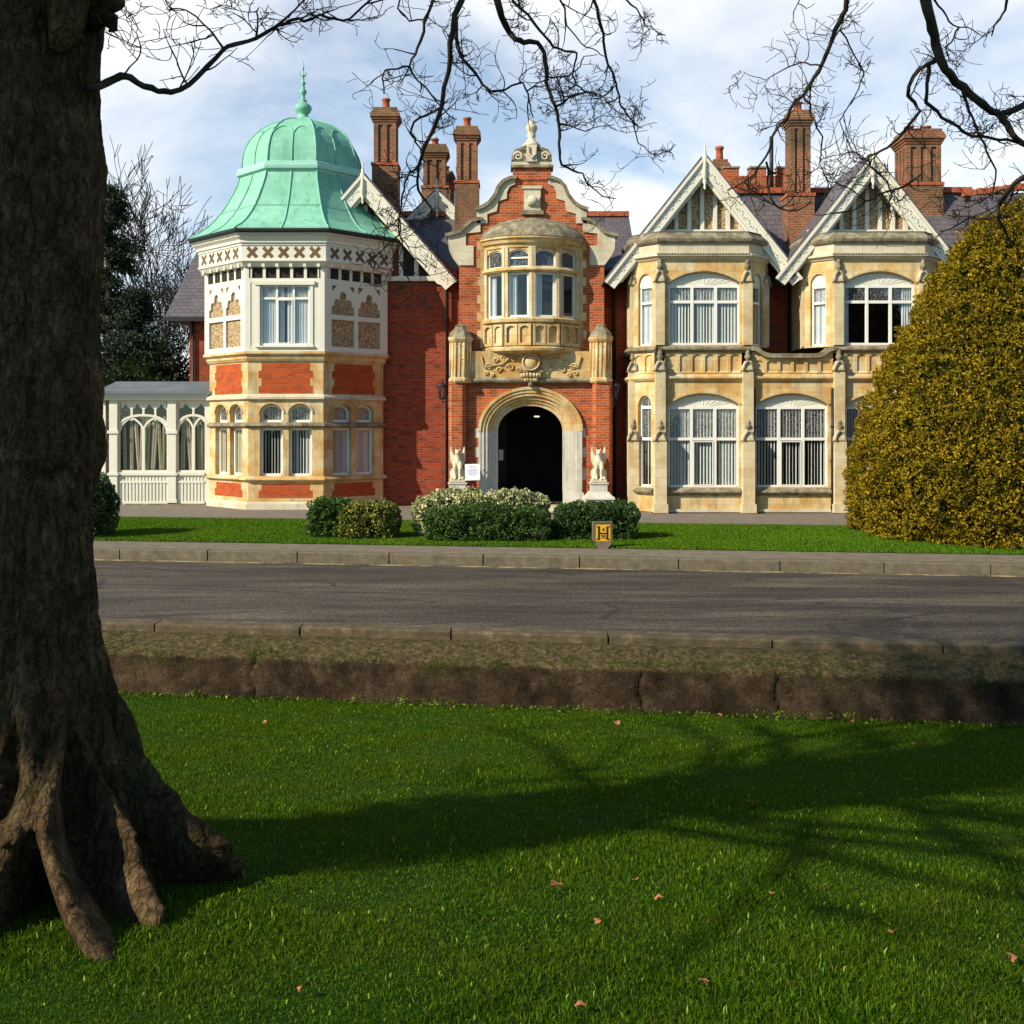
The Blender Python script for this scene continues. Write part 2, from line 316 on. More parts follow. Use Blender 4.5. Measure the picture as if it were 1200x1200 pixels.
# old concrete wall: mossy shelf on top, darker brown below
m, nt, b = newm('wall_concrete', 0.95, 0.1)
p = pos(nt)
zz = nd(nt, 'ShaderNodeSeparateXYZ', {0: p}).outputs[2]
edge = nd(nt, 'ShaderNodeMath', {0: nz(nt, p, 5.0, 6, 0.75), 1: 0.22}, operation='MULTIPLY').outputs[0]
zn = nd(nt, 'ShaderNodeMath', {0: zz, 1: edge}, operation='ADD').outputs[0]
face = ramp(nt, nz(nt, p, 2.6, 9, 0.74), [(0.32, (0.022, 0.014, 0.008)), (0.50, (0.068, 0.043, 0.023)), (0.62, (0.115, 0.076, 0.042)), (0.78, (0.20, 0.145, 0.09))])
shelf = ramp(nt, nz(nt, p, 14, 7, 0.78), [(0.34, (0.030, 0.024, 0.009)), (0.50, (0.10, 0.075, 0.032)), (0.62, (0.19, 0.14, 0.065)), (0.78, (0.36, 0.28, 0.16))])
mossc = ramp(nt, nz(nt, p, 30, 4, 0.7), [(0.35, (0.018, 0.024, 0.004)), (0.65, (0.065, 0.072, 0.012))])
c = mixc(nt, nd(nt, 'ShaderNodeMapRange', {0: zn, 1: -0.265, 2: -0.225, 3: 0.0, 4: 1.0}).outputs[0], face, shelf)
mossf = ramp(nt, nz(nt, p, 3.4, 8, 0.8, 0.4), [(0.53, (0, 0, 0)), (0.59, (0.85, 0.85, 0.85))])
band_ = nd(nt, 'ShaderNodeMapRange', {0: zn, 1: -0.42, 2: -0.30, 3: 0.0, 4: 1.0}).outputs[0]
c = mixc(nt, nd(nt, 'ShaderNodeMath', {0: mossf, 1: band_}, operation='MULTIPLY').outputs[0], c, mossc)
dk = ramp(nt, nz(nt, streak(nt, 1.5, 0.9), 1.0, 8, 0.78), [(0.46, (0, 0, 0)), (0.64, (0.8, 0.8, 0.8))])
low = nd(nt, 'ShaderNodeMapRange', {0: zn, 1: -0.31, 2: -0.24, 3: 1.0, 4: 0.0}).outputs[0]
c = mixc(nt, nd(nt, 'ShaderNodeMath', {0: dk, 1: low}, operation='MULTIPLY').outputs[0], c, (0.010, 0.006, 0.004))
ck = nd(nt, 'ShaderNodeTexVoronoi', {'Vector': nd(nt, 'ShaderNodeMapping', {'Vector': p, 'Scale': (0.5, 0.5, 0.8)}).outputs[0], 'Scale': 1.6}, feature='DISTANCE_TO_EDGE')
c = mixc(nt, ramp(nt, ck.outputs[0], [(0.0, (0.45, 0.45, 0.45)), (0.006, (0, 0, 0))]), c, (0.006, 0.004, 0.003))
f = nz(nt, p, 40, 6, 0.8)
c = mixc(nt, 0.8, c, ramp(nt, f, [(0.34, (0.3, 0.3, 0.3)), (0.66, (1.6, 1.6, 1.6))]), 'MULTIPLY')
nt.links.new(c, b.inputs['Base Color']); bump(nt, b, f, 1.0, 0.04)
m, nt, b = newm('lamp_glow', 0.5); b.inputs['Emission Color'].default_value = (1, 0.6, 0.25, 1); b.inputs['Emission Strength'].default_value = 2.0

# ------------------------------------------------------------------ builders
WORLD_AT = {}
def empty(name, loc, label, cat, group=None):
    o = bpy.data.objects.new(name, None); COL.objects.link(o)
    o.location = loc; WORLD_AT[o.name] = Vector(loc)
    o.empty_display_size = 0.2
    tag(o, label, cat, group); return o
def tag(o, label=None, cat=None, group=None, kind=None):
    if label: o['label'] = label
    if cat: o['category'] = cat
    if group: o['group'] = group
    if kind: o['kind'] = kind
    return o
def finish(me, mats):
    for k in mats: me.materials.append(MT[k])

class MB:
    def __init__(s, T=None):
        s.v = []; s.f = []; s.m = []; s.sm = []; s.T = T if T is not None else Matrix.Identity(4)
    def add(s, vs, fs, mat, smooth=False):
        o = len(s.v); T = s.T
        s.v += [T @ Vector(p) for p in vs]
        for f in fs:
            s.f.append([i + o for i in f]); s.m.append(mat); s.sm.append(smooth)
    def box(s, a, b, c, d, e, f, mat):
        if a > b: a, b = b, a
        if c > d: c, d = d, c
        if e > f: e, f = f, e
        s.add([(a,c,e),(b,c,e),(b,d,e),(a,d,e),(a,c,f),(b,c,f),(b,d,f),(a,d,f)],
              [(0,3,2,1),(4,5,6,7),(0,1,5,4),(1,2,6,5),(2,3,7,6),(3,0,4,7)], mat)
    def taper(s, a, b, c, d, e, f, ins, mat, insy=None):
        iy = ins if insy is None else insy
        s.add([(a,c,e),(b,c,e),(b,d,e),(a,d,e),(a+ins,c+iy,f),(b-ins,c+iy,f),(b-ins,d-iy,f),(a+ins,d-iy,f)],
              [(0,3,2,1),(4,5,6,7),(0,1,5,4),(1,2,6,5),(2,3,7,6),(3,0,4,7)], mat)
    def slab(s, poly, v0, v1, mat, smooth=False):
        # polygon in the u,z plane, counter-clockwise seen from the front, thickness from v0 (front) to v1
        n = len(poly)
        vs = [(u, v0, z) for u, z in poly] + [(u, v1, z) for u, z in poly]
        fs = [tuple(range(n)), tuple(range(2*n-1, n-1, -1))]
        fs += [(i, n+i, n+(i+1) % n, (i+1) % n) for i in range(n)]
        s.add(vs, fs, mat, smooth)
    def prism(s, poly, z0, z1, mat, top=None):
        n = len(poly); top = top or poly
        vs = [(x, y, z0) for x, y in poly] + [(x, y, z1) for x, y in top]
        fs = [tuple(range(n-1, -1, -1)), tuple(range(n, 2*n))]
        fs += [(i, (i+1) % n, n+(i+1) % n, n+i) for i in range(n)]
        s.add(vs, fs, mat)
    def wall(s, u0, u1, z0, z1, v, holes, mat, depth=0.25, rev=None):
        rev = rev or mat
        us = sorted(set([u0, u1] + [h[0] for h in holes] + [h[1] for h in holes]))
        zs = sorted(set([z0, z1] + [h[2] for h in holes] + [h[3] for h in holes]))
        for i in range(len(us)-1):
            for j in range(len(zs)-1):
                a, b, c, d = us[i], us[i+1], zs[j], zs[j+1]
                mu, mz = (a+b)/2, (c+d)/2
                if any(h[0] < mu < h[1] and h[2] < mz < h[3] for h in holes): continue
                s.add([(a,v,c),(b,v,c),(b,v,d),(a,v,d)], [(0,1,2,3)], mat)
                s.add([(a,v+depth,c),(b,v+depth,c),(b,v+depth,d),(a,v+depth,d)], [(3,2,1,0)], mat)
        for a, b, c, d in holes:
            w = v + depth
            s.add([(a,v,c),(a,w,c),(a,w,d),(a,v,d)], [(0,1,2,3)], rev)
            s.add([(b,v,c),(b,w,c),(b,w,d),(b,v,d)], [(3,2,1,0)], rev)
            s.add([(a,v,c),(b,v,c),(b,w,c),(a,w,c)], [(0,1,2,3)], rev)
            s.add([(a,v,d),(b,v,d),(b,w,d),(a,w,d)], [(3,2,1,0)], rev)
        w = v + depth
        s.add([(u0,v,z0),(u0,w,z0),(u0,w,z1),(u0,v,z1)], [(3,2,1,0)], mat)
        s.add([(u1,v,z0),(u1,w,z0),(u1,w,z1),(u1,v,z1)], [(0,1,2,3)], mat)
        s.add([(u0,v,z1),(u1,v,z1),(u1,w,z1),(u0,w,z1)], [(0,1,2,3)], mat)
    def fill(s, pts, zt, v0, v1, mat):
        # spandrel between a curve (u increasing) and the level zt above it
        for (a, za), (b, zb) in zip(pts[:-1], pts[1:]):
            if abs(b - a) < 1e-6:
                s.add([(a,v0,za),(a,v0,zb),(a,v1,zb),(a,v1,za)], [(0,1,2,3)], mat); continue
            s.add([(a,v0,za),(b,v0,zb),(b,v0,zt),(a,v0,zt),(a,v1,za),(b,v1,zb),(b,v1,zt),(a,v1,zt)],
                  [(0,1,2,3),(7,6,5,4),(4,5,1,0)], mat)
    def bar(s, pts, w, v0, v1, mat, closed=False):
        # flat bar of width w following a polyline in the u,z plane
        n = len(pts); L = []; Rr = []
        for i in range(n):
            if closed: p, q = pts[i-1], pts[(i+1) % n]
            else: p, q = pts[max(i-1, 0)], pts[min(i+1, n-1)]
            d = Vector((q[0]-p[0], q[1]-p[1]))
            if d.length < 1e-9: d = Vector((1, 0))
            d.normalize(); nx, nzz = -d.y, d.x
            k = 1.0
            if 0 < i < n-1 or closed:
                e = Vector((pts[(i+1) % n][0]-pts[i][0], pts[(i+1) % n][1]-pts[i][1]))
                if e.length > 1e-9:
                    e.normalize(); k = 1/max(0.5, abs(e.dot(d)))
            L.append((pts[i][0]+nx*w/2*k, pts[i][1]+nzz*w/2*k)); Rr.append((pts[i][0]-nx*w/2*k, pts[i][1]-nzz*w/2*k))
        m = n if closed else n-1
        vs = [(a, v0, b) for a, b in L] + [(a, v0, b) for a, b in Rr] + [(a, v1, b) for a, b in L] + [(a, v1, b) for a, b in Rr]
        fs = []
        for i in range(m):
            j = (i+1) % n
            fs += [(i, n+i, n+j, j), (i, j, 2*n+j, 2*n+i), (n+j, n+i, 3*n+i, 3*n+j), (2*n+j, 3*n+j, 3*n+i, 2*n+i)]
        if not closed: fs += [(0, 2*n, 3*n, n), (n-1, 2*n-1, 4*n-1, 3*n-1)]
        s.add(vs, fs, mat)
    def sweep(s, plan, prof, mat, closed=False, smooth=False):
        # profile [(out, z)] along a plan polyline; outward is to the right of travel
        n = len(plan); rings = []
        P = [Vector((p[0], p[1])) for p in plan]
        for i in range(n):
            if closed or 0 < i < n-1:
                a = (P[i]-P[i-1]).normalized(); b = (P[(i+1) % n]-P[i]).normalized()
            elif i == 0: a = b = (P[1]-P[0]).normalized()
            else: a = b = (P[i]-P[i-1]).normalized()
            na = Vector((a.y, -a.x)); nb = Vector((b.y, -b.x))
            mdir = (na+nb); mdir = mdir/mdir.dot(na) if mdir.length > 1e-6 else na
            rings.append([(P[i].x+mdir.x*o, P[i].y+mdir.y*o, z) for o, z in prof])
        k = len(prof); vs = [p for r in rings for p in r]; fs = []
        m = n if closed else n-1
        for i in range(m):
            j = (i+1) % n
            for q in range(k-1): fs.append((i*k+q, j*k+q, j*k+q+1, i*k+q+1))
        if not closed:
            fs.append(tuple(range(k))); fs.append(tuple(range((n-1)*k+k-1, (n-1)*k-1, -1)))
        s.add(vs, fs, mat, smooth)
    def lathe(s, cx, cy, prof, mat, n=12, smooth=True, rot=0.0):
        k = len(prof); vs = []
        for r, z in prof:
            for i in range(n):
                a = rot + 2*math.pi*i/n; vs.append((cx+r*math.cos(a), cy+r*math.sin(a), z))
        fs = [(q*n+i, q*n+(i+1) % n, (q+1)*n+(i+1) % n, (q+1)*n+i) for q in range(k-1) for i in range(n)]
        fs.append(tuple(range(n-1, -1, -1))); fs.append(tuple((k-1)*n+i for i in range(n)))
        s.add(vs, fs, mat, smooth)
    def tube(s, path, rad, mat, n=6, smooth=True):
        P = [Vector(p) for p in path]; m = len(P)
        if m < 2: return
        rr = rad if isinstance(rad, (list, tuple)) else [rad]*m
        t = (P[1]-P[0]).normalized()
        up = Vector((0, 0, 1)) if abs(t.z) < 0.9 else Vector((1, 0, 0))
        x = t.cross(up).normalized(); vs = []
        for i in range(m):
            t = (P[min(i+1, m-1)]-P[max(i-1, 0)])
            t = t.normalized() if t.length > 1e-9 else Vector((0, 0, 1))
            x = (x - t*x.dot(t)); x = x.normalized() if x.length > 1e-6 else t.orthogonal().normalized()
            y = t.cross(x)
            for j in range(n):
                a = 2*math.pi*j/n
                vs.append(P[i] + (x*math.cos(a)+y*math.sin(a))*rr[i])
        fs = [(i*n+j, i*n+(j+1) % n, (i+1)*n+(j+1) % n, (i+1)*n+j) for i in range(m-1) for j in range(n)]
        fs.append(tuple(range(n-1, -1, -1))); fs.append(tuple((m-1)*n+j for j in range(n)))
        s.add(vs, fs, mat, smooth)
    def ball(s, c, r, mat, n=8, k=6):
        rx, ry, rz = r if isinstance(r, (list, tuple)) else (r, r, r)
        vs = [(c[0], c[1], c[2]-rz)]
        for i in range(1, k):
            a = -math.pi/2+math.pi*i/k
            for j in range(n):
                t = 2*math.pi*j/n; vs.append((c[0]+rx*math.cos(a)*math.cos(t), c[1]+ry*math.cos(a)*math.sin(t), c[2]+rz*math.sin(a)))
        vs.append((c[0], c[1], c[2]+rz)); fs = []
        for j in range(n): fs.append((0, 1+(j+1) % n, 1+j)); fs.append((len(vs)-1, 1+(k-2)*n+j, 1+(k-2)*n+(j+1) % n))
        for i in range(k-2):
            for j in range(n): fs.append((1+i*n+j, 1+i*n+(j+1) % n, 1+(i+1)*n+(j+1) % n, 1+(i+1)*n+j))
        s.add(vs, fs, mat, True)
    def build(s, name, parent=None, loc=None, **kw):
        base = WORLD_AT[parent.name] if parent is not None else Vector(loc or (0, 0, 0))
        me = bpy.data.meshes.new(name)
        me.from_pydata([tuple(p-base) for p in s.v], [], s.f)
        mats = sorted(set(s.m)); finish(me, mats)
        ix = {k: i for i, k in enumerate(mats)}
        me.polygons.foreach_set('material_index', [ix[k] for k in s.m])
        me.polygons.foreach_set('use_smooth', s.sm)
        uvl = me.uv_layers.new(name='UVMap')
        nrm = np.empty(len(me.polygons)*3); me.polygons.foreach_get('normal', nrm); nrm = nrm.reshape(-1, 3)
        lt = np.empty(len(me.polygons), dtype=np.int64); me.polygons.foreach_get('loop_total', lt)
        lv = np.empty(len(me.loops), dtype=np.int64); me.loops.foreach_get('vertex_index', lv)
        co = np.array([tuple(p) for p in s.v])
        t = np.stack([-nrm[:, 1], nrm[:, 0], np.zeros(len(nrm))], 1)
        ln = np.linalg.norm(t, axis=1); flat = ln < 0.05
        t[~flat] /= ln[~flat][:, None]; t[flat] = (1, 0, 0)
        bb = np.cross(nrm, t); bb[flat] = (0, 1, 0)
        tl = np.repeat(t, lt, 0); bl = np.repeat(bb, lt, 0); pl = co[lv]
        uv = np.stack([(pl*tl).sum(1), (pl*bl).sum(1)], 1)
        uvl.data.foreach_set('uv', uv.astype(np.float32).ravel())
        me.update()
        o = bpy.data.objects.new(name, me); COL.objects.link(o)
        if parent is not None: o.parent = parent
        else: o.location = base
        WORLD_AT[o.name] = base
        tag(o, **kw)
        return o

def np_mesh(name, verts, tris, mats, parent=None, midx=None, loc=(0, 0, 0), smooth=False, **kw):
    base = WORLD_AT[parent.name] if parent is not None else Vector(loc)
    me = bpy.data.meshes.new(name)
    verts = np.asarray(verts, dtype=np.float32) - np.array(base, dtype=np.float32)
    tris = np.asarray(tris, dtype=np.int32)
    k = tris.shape[1]
    me.vertices.add(len(verts)); me.vertices.foreach_set('co', verts.ravel())
    me.loops.add(tris.size); me.loops.foreach_set('vertex_index', tris.ravel())
    me.polygons.add(len(tris)); me.polygons.foreach_set('loop_start', np.arange(0, tris.size, k, dtype=np.int32))
    me.polygons.foreach_set('loop_total', np.full(len(tris), k, dtype=np.int32))
    finish(me, mats)
    if midx is not None: me.polygons.foreach_set('material_index', np.asarray(midx, dtype=np.int32))
    if smooth: me.polygons.foreach_set('use_smooth', np.ones(len(tris), dtype=bool))
    me.update(calc_edges=True)
    o = bpy.data.objects.new(name, me); COL.objects.link(o)
    if parent is not None: o.parent = parent
    else: o.location = base
    WORLD_AT[o.name] = base
    tag(o, **kw)
    return o

def frame(ax, ay, bx, by):
    # local frame of a facet running from a to b (left to right seen from outside); v points inward
    d = Vector((bx-ax, by-ay)); L = d.length; a = math.atan2(d.y, d.x)
    return Matrix.Translation((ax, ay, 0)) @ Matrix.Rotation(a, 4, 'Z'), L
def arc(u0, u1, zs, rise, n=12, pointed=False):
    c = (u0+u1)/2; h = (u1-u0)/2; pts = []
    if pointed:
        for i in range(n+1):
            t = i/n; u = u0+(u1-u0)*t; s = abs(u-c)/h
            pts.append((u, zs+rise*(math.sqrt(max(0, 1-s**1.7))*0.72+0.28*(1-s))))
    else:
        for i in range(n+1):
            a = math.pi*(1-i/n); pts.append((c+h*math.cos(a), zs+rise*math.sin(a)))
    return pts
def seg_arc(u0, u1, zs, rise, n=12):
    # shallow circular segment
    h = (u1-u0)/2; Rr = (h*h+rise*rise)/(2*rise); c = (u0+u1)/2; z0 = zs+rise-Rr; pts = []
    a0 = math.asin(h/Rr)
    for i in range(n+1):
        a = -a0+2*a0*i/n; pts.append((c+Rr*math.sin(a), z0+Rr*math.cos(a)))
    return pts

# ------------------------------------------------------------------ the ground, in strips parallel to the road (q = Y + 0.14 X)
K = 0.14
def gp(x, q): return (x, q - K*x)
def strip(name, q0, q1, z0, z1, mat, kind='structure', xs=None, jag=0.0):
    xs = xs or [-60, -30, -20, -12, -8, -5, -2, 0, 2, 5, 8, 12, 20, 30, 60]
    vs = []; rnd = random.Random(7)
    for x in xs:
        vs.append((*gp(x, q0), z0)); vs.append((*gp(x, q1), z1))
    fs = [(2*i, 2*i+2, 2*i+3, 2*i+1) for i in range(len(xs)-1)]
    b = MB(); b.add(vs, fs, mat); return b.build(name, kind=kind)
QW = 13.35      # near wall face
def lawn_z(x, y): return -0.85 + 0.139*(QW - (y + K*x))
strip('earth', 13.9, 62, -0.42, -0.42, 'soil')
strip('ground', 60, 1500, -0.02, -0.02, 'far_ground', xs=[-1500, 0, 1500])
strip('forecourt', 29.9, 60.2, 0.0, 0.0, 'path_asphalt')
strip('path_edging', 29.45, 29.9, 0.02, 0.02, 'kerb')
strip('front_lawn', 23.5, 29.45, 0.012, 0.012, 'lawn_soil')
strip('pavement', 22.15, 23.6, 0.0, 0.0, 'pavement')
strip('road', 14.38, 22.05, -0.21, -0.21, 'asphalt')
strip('yellow_line', 21.64, 21.84, -0.206, -0.206, 'yellow_line')
strip('seam_line', 18.2, 18.24, -0.206, -0.206, 'faded_line')
# near lawn
xs = [i*0.5 for i in range(-60, 61)]; qs = [-14+0.5*i for i in range(0, 55)]; qs = [q for q in qs if q < 13.3]+[13.32]
b = MB(); n = len(qs)
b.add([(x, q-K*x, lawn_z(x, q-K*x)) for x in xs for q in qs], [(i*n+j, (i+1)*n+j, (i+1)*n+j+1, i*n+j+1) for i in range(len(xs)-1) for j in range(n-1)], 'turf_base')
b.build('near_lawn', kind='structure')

def kerb(name, q0, q1, zt, zb, mat, length, x0, x1, seed, off=0.0):
    # separate stones with open joints and slightly uneven heights, one course
    b = MB(); rnd = random.Random(seed); x = x0+off
    while x < x1:
        e = x+length-0.025; dz = rnd.uniform(-0.006, 0.006); dq = rnd.uniform(-0.008, 0.008); c = 0.02
        pr = [(q0+dq, zb), (q0+dq, zt+dz-c), (q0+dq+c, zt+dz), (q1, zt+dz), (q1, zb)]
        vs = [(*gp(x, q), z) for q, z in pr]+[(*gp(e, q), z) for q, z in pr]
        b.add(vs, [(0,1,2,3,4),(9,8,7,6,5)]+[(i, 5+i, 5+(i+1) % 5, (i+1) % 5) for i in range(5)], mat)
        x += length

    return b.build(name, kind='structure')
kerb('far_kerb', 21.9, 22.2, 0.004, -0.3, 'kerb', 1.93, -34, 34, 3, 0.62)
kerb('near_kerb', 14.04, 14.40, -0.06, -0.35, 'kerb_near', 2.02, -34, 34, 5, 0.9)

# the retaining wall: battered, uneven face with a mossy shelf on top
rw = MB(); NX = 900; NZ = 34
prof = []
for j in range(NZ+1):
    t = j/NZ
    if t < 0.62: u = t/0.62; q = 13.33+0.06*u; z = -0.95+0.63*u
    else: u = (t-0.62)/0.38; q = 13.39+0.69*u; z = -0.32+0.15*min(1, u*1.5)
    prof.append((q, z, t))
vs = []; fs = []
for i in range(NX+1):
    x = -16+32*i/NX
    for q, z, t in prof:
        a = noise.fractal(Vector((x*1.3, z*2.5, q)), 1.0, 2.0, 4)*0.018+noise.noise(Vector((x*9, z*11, q*9)))*0.008+noise.noise(Vector((x*24, z*26, q*20)))*0.006
        e = noise.noise(Vector((x*0.8, 3, 1)))*0.04 if 0.5 < t < 0.8 else 0
        qq = q-a*(1 if t < 0.7 else 0.2); zz_ = z+(a*0.5+e)*(1 if 0.5 < t < 0.95 else 0.1)
        for cx in (1.55, -3.3, 7.2, 3.15):
            dd = abs(x-cx-0.03*math.sin(z*14)); 
            if dd < 0.03: qq += 0.06*(1-dd/0.03)
        vs.append((x, qq-K*x, zz_))
m_ = NZ+1
fs = [(i*m_+j, (i+1)*m_+j, (i+1)*m_+j+1, i*m_+j+1) for i in range(NX) for j in range(NZ)]
rw.add(vs, fs, 'wall_concrete', True)
rw.build('retaining_wall', label='low mossy brown concrete retaining wall with cracks between the near grass and the road', cat='wall')

# ------------------------------------------------------------------ the mansion
H = empty('mansion', (0, 36, 0), 'red brick and sandstone Victorian mansion with a green copper dome, gables and arched entrance', 'mansion')
main = MB(); stone = MB()

def window(T, u0, u1, z0, z1, ms=(), ts=(), style='blind', v=0.12, fw=0.055, mw=0.05, top=None, lead=None, parent=H, fm='white_paint', name='window', casement=(), ang=(18, 60)):
    b = MB(T)
    b.box(u0, u0+fw, v, v+0.07, z0, z1, fm); b.box(u1-fw, u1, v, v+0.07, z0, z1, fm)
    b.box(u0+fw, u1-fw, v-0.02, v+0.08, z0, z0+fw, fm)
    if top: b.bar([(a, c-fw*0.5) for a, c in top], fw*1.15, v-0.004, v+0.066, fm)
    else: b.box(u0+fw, u1-fw, v+0.002, v+0.068, z1-fw, z1, fm)
    for m_ in ms: b.box(m_-mw/2, m_+mw/2, v-0.012, v+0.06, z0+fw, z1-(0 if top else fw), fm)
    for t_ in ts:
        e = [u0+fw]+[q for m_ in ms for q in (m_-mw/2, m_+mw/2)]+[u1-fw]
        for i in range(0, len(e), 2): b.box(e[i], e[i+1], v-0.006, v+0.064, t_-mw/2, t_+mw/2, fm)
    for (a, c, d, e_) in casement:
        w = 0.028
        b.box(a, a+w, v-0.03, v+0.01, d, e_, fm); b.box(c-w, c, v-0.03, v+0.01, d, e_, fm)
        b.box(a+w, c-w, v-0.03, v+0.01, d, d+w, fm); b.box(a+w, c-w, v-0.03, v+0.01, e_-w, e_, fm)
    f = b.build(name, parent)
    p = MB(T); sp = lead if lead is not None else z1+1
    if sp > z0+0.01:
        p.add([(u0,v+0.035,z0),(u1,v+0.035,z0),(u1,v+0.035,min(sp, z1)),(u0,v+0.035,min(sp, z1))], [(0,1,2,3)], 'glass')
    if sp < z1: p.add([(u0,v+0.035,sp),(u1,v+0.035,sp),(u1,v+0.035,z1),(u0,v+0.035,z1)], [(0,1,2,3)], 'glass_leaded')
    p.build('pane', f)
    rnd = random.Random(int(u0*1000+z0*77)+len(style))
    if style == 'dark': return f
    c = MB(T); vb = v+0.09
    if style == 'blind':
        u = u0+0.05
        while u < u1-0.03:
            a = -R(rnd.uniform(*ang)+8*math.sin(u*2.3)); w = 0.040; du, dv = w*math.cos(a), w*math.sin(a)
            c.add([(u-du,vb-dv,z0),(u+du,vb+dv,z0),(u+du,vb+dv,z1),(u-du,vb-dv,z1)], [(0,1,2,3)], 'blind')
            u += 0.094*rnd.uniform(0.93, 1.07)
    else:
        mat = 'net' if style in ('net', 'side', 'oriel') else 'drape'
        def sheet(a, e, am, wl):
            N = max(6, int((e-a)/0.018)); ph = rnd.uniform(0, 6)
            pts = [(a+(e-a)*i/N, vb+am*math.sin(2*math.pi*(a+(e-a)*i/N)/wl+ph+0.6*math.sin(i*0.31))) for i in range(N+1)]
            c.add([(p_[0], p_[1], z0) for p_ in pts]+[(p_[0], p_[1], z1) for p_ in pts],
                  [(i, i+1, N+2+i, N+1+i) for i in range(N)], mat, True)
        if style == 'net':
            w = u1-u0
            sheet(u0+0.03, u0+w*0.47, 0.022, 0.085); sheet(u0+w*0.53, u1-0.03, 0.022, 0.085)
        elif style == 'oriel':
            w = u1-u0; sheet(u0+0.02, u0+w*rnd.uniform(0.25, 0.4), 0.03, 0.07); sheet(u1-w*0.12, u1-0.02, 0.03, 0.07)
        elif style == 'side':
            w = u1-u0; sheet(u0+0.02, u0+w*0.09, 0.03, 0.07); sheet(u1-w*0.16, u1-0.02, 0.03, 0.07)
        elif style == 'drape': sheet(u0+0.02, u0+(u1-u0)*0.42, 0.04, 0.16); sheet(u0+(u1-u0)*0.6, u1-0.02, 0.04, 0.16)
    c.build('blind' if style == 'blind' else 'curtain', f)
    return f

def room_shade(T, u0, u1, z0, z1, v0=0.33, v1=1.5, parent=H):
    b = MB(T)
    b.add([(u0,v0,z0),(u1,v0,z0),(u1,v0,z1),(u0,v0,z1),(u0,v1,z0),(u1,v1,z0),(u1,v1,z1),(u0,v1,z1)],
          [(4,5,6,7),(0,4,7,3),(5,1,2,6),(0,1,5,4),(7,6,2,3)], 'room_shade')
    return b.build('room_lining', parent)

def brick_panel(b, u0, u1, z0, z1, v, mat, tooth=0.09, row=0.24):
    z = z0; k = 0
    while z < z1-1e-3:
        e = min(z+row, z1); t = tooth if k % 2 else 0.0
        b.box(u0+t, u1-t, v-0.003, v+0.05, z, e, mat); z = e; k += 1

# ---------------- the domed tower
TX, TY, TA = -7.1, 37.05, 2.85
def octa(a, cx=TX, cy=TY):
    t = a*math.tan(math.pi/8)
    return [(cx-a, cy+t), (cx-a, cy-t), (cx-t, cy-a), (cx+t, cy-a), (cx+a, cy-t), (cx+a, cy+t), (cx+t, cy+a), (cx-t, cy+a)]
def facets(a):   # left, front-left... returns the three seen facets plus the left return
    o = octa(a); return [frame(*o[i], *o[i+1]) for i in range(0, 5)]
def vis_plan(a): return octa(a)[0:6]
zt = lambda py: 2.6+(500-py)*34.2/F
tw = MB()
fr5 = facets(TA)
for k, (T, L) in enumerate(fr5):
    b = MB(T); seen = 1 <= k <= 3
    holes = []
    if seen:
        a0, a1, b0, b1 = 0.36, 1.09, 1.27, 2.0
        for (p, q) in ((a0, a1), (b0, b1)):
            holes += [(p, q, 1.05, 2.56), (p, q, 2.74, 3.34)]
    b.wall(0, L, 0.13, 4.96, 0, holes, 'stone', 0.32)
    if seen:
        for (p, q) in ((a0, a1), (b0, b1)):
            ap = arc(p, q, 2.74+0.28, 0.29, 14); b.fill(ap, 3.345, 0.002, 0.3, 'stone')
            b.bar(arc(p-0.03, q+0.03, 3.02, 0.33, 14), 0.05, -0.03, 0.01, 'stone')
        brick_panel(b, 0.33, L-0.33, 0.36, 0.80, 0, 'brick_orange')
        brick_panel(b, 0.33, L-0.33, 3.64, 4.60, 0, 'brick_orange')
    for q in b.v: pass
    tw.v += [q for q in b.v]; o_ = len(tw.v)-len(b.v)
    tw.f += [[i+o_ for i in f_] for f_ in b.f]; tw.m += b.m; tw.sm += b.sm
pl = vis_plan(TA)
tw.sweep(pl, [(0.0,0.0),(0.10,0.0),(0.10,0.17),(0.05,0.24),(0.0,0.24)], 'stone_pale')
tw.sweep(pl, [(0.0,0.84),(0.03,0.86),(0.13,0.93),(0.13,0.97),(0.0,1.05)], 'stone')
tw.sweep(pl, [(0.0,2.56),(0.09,2.60),(0.11,2.63),(0.07,2.70),(0.0,2.74)], 'stone_grey')
tw.sweep(pl, [(0.0,3.42),(0.10,3.47),(0.10,3.53),(0.03,3.62),(0.0,3.62)], 'stone_pale')
tw.sweep(pl, [(0.0,4.62),(0.05,4.66),(0.10,4.74),(0.10,4.80),(0.20,4.88),(0.20,4.955),(0.0,4.956)], 'stone')
tw.build('tower', H)
for k in (1, 2, 3):
    T, L = fr5[k]
    for i, (p, q) in enumerate(((0.36, 1.09), (1.27, 2.0))):
        window(T, p, q, 1.05, 2.56, style='blind' if k > 1 else 'drape', fw=0.075, v=0.14)
        window(T, p+0.0, q, 2.74, 3.34, style='blind', fw=0.075, v=0.16, top=arc(p, q, 3.02, 0.29, 12), lead=2.75)
    room_shade(T, 0.2, L-0.2, 0.9, 3.5, 0.34, 1.1)
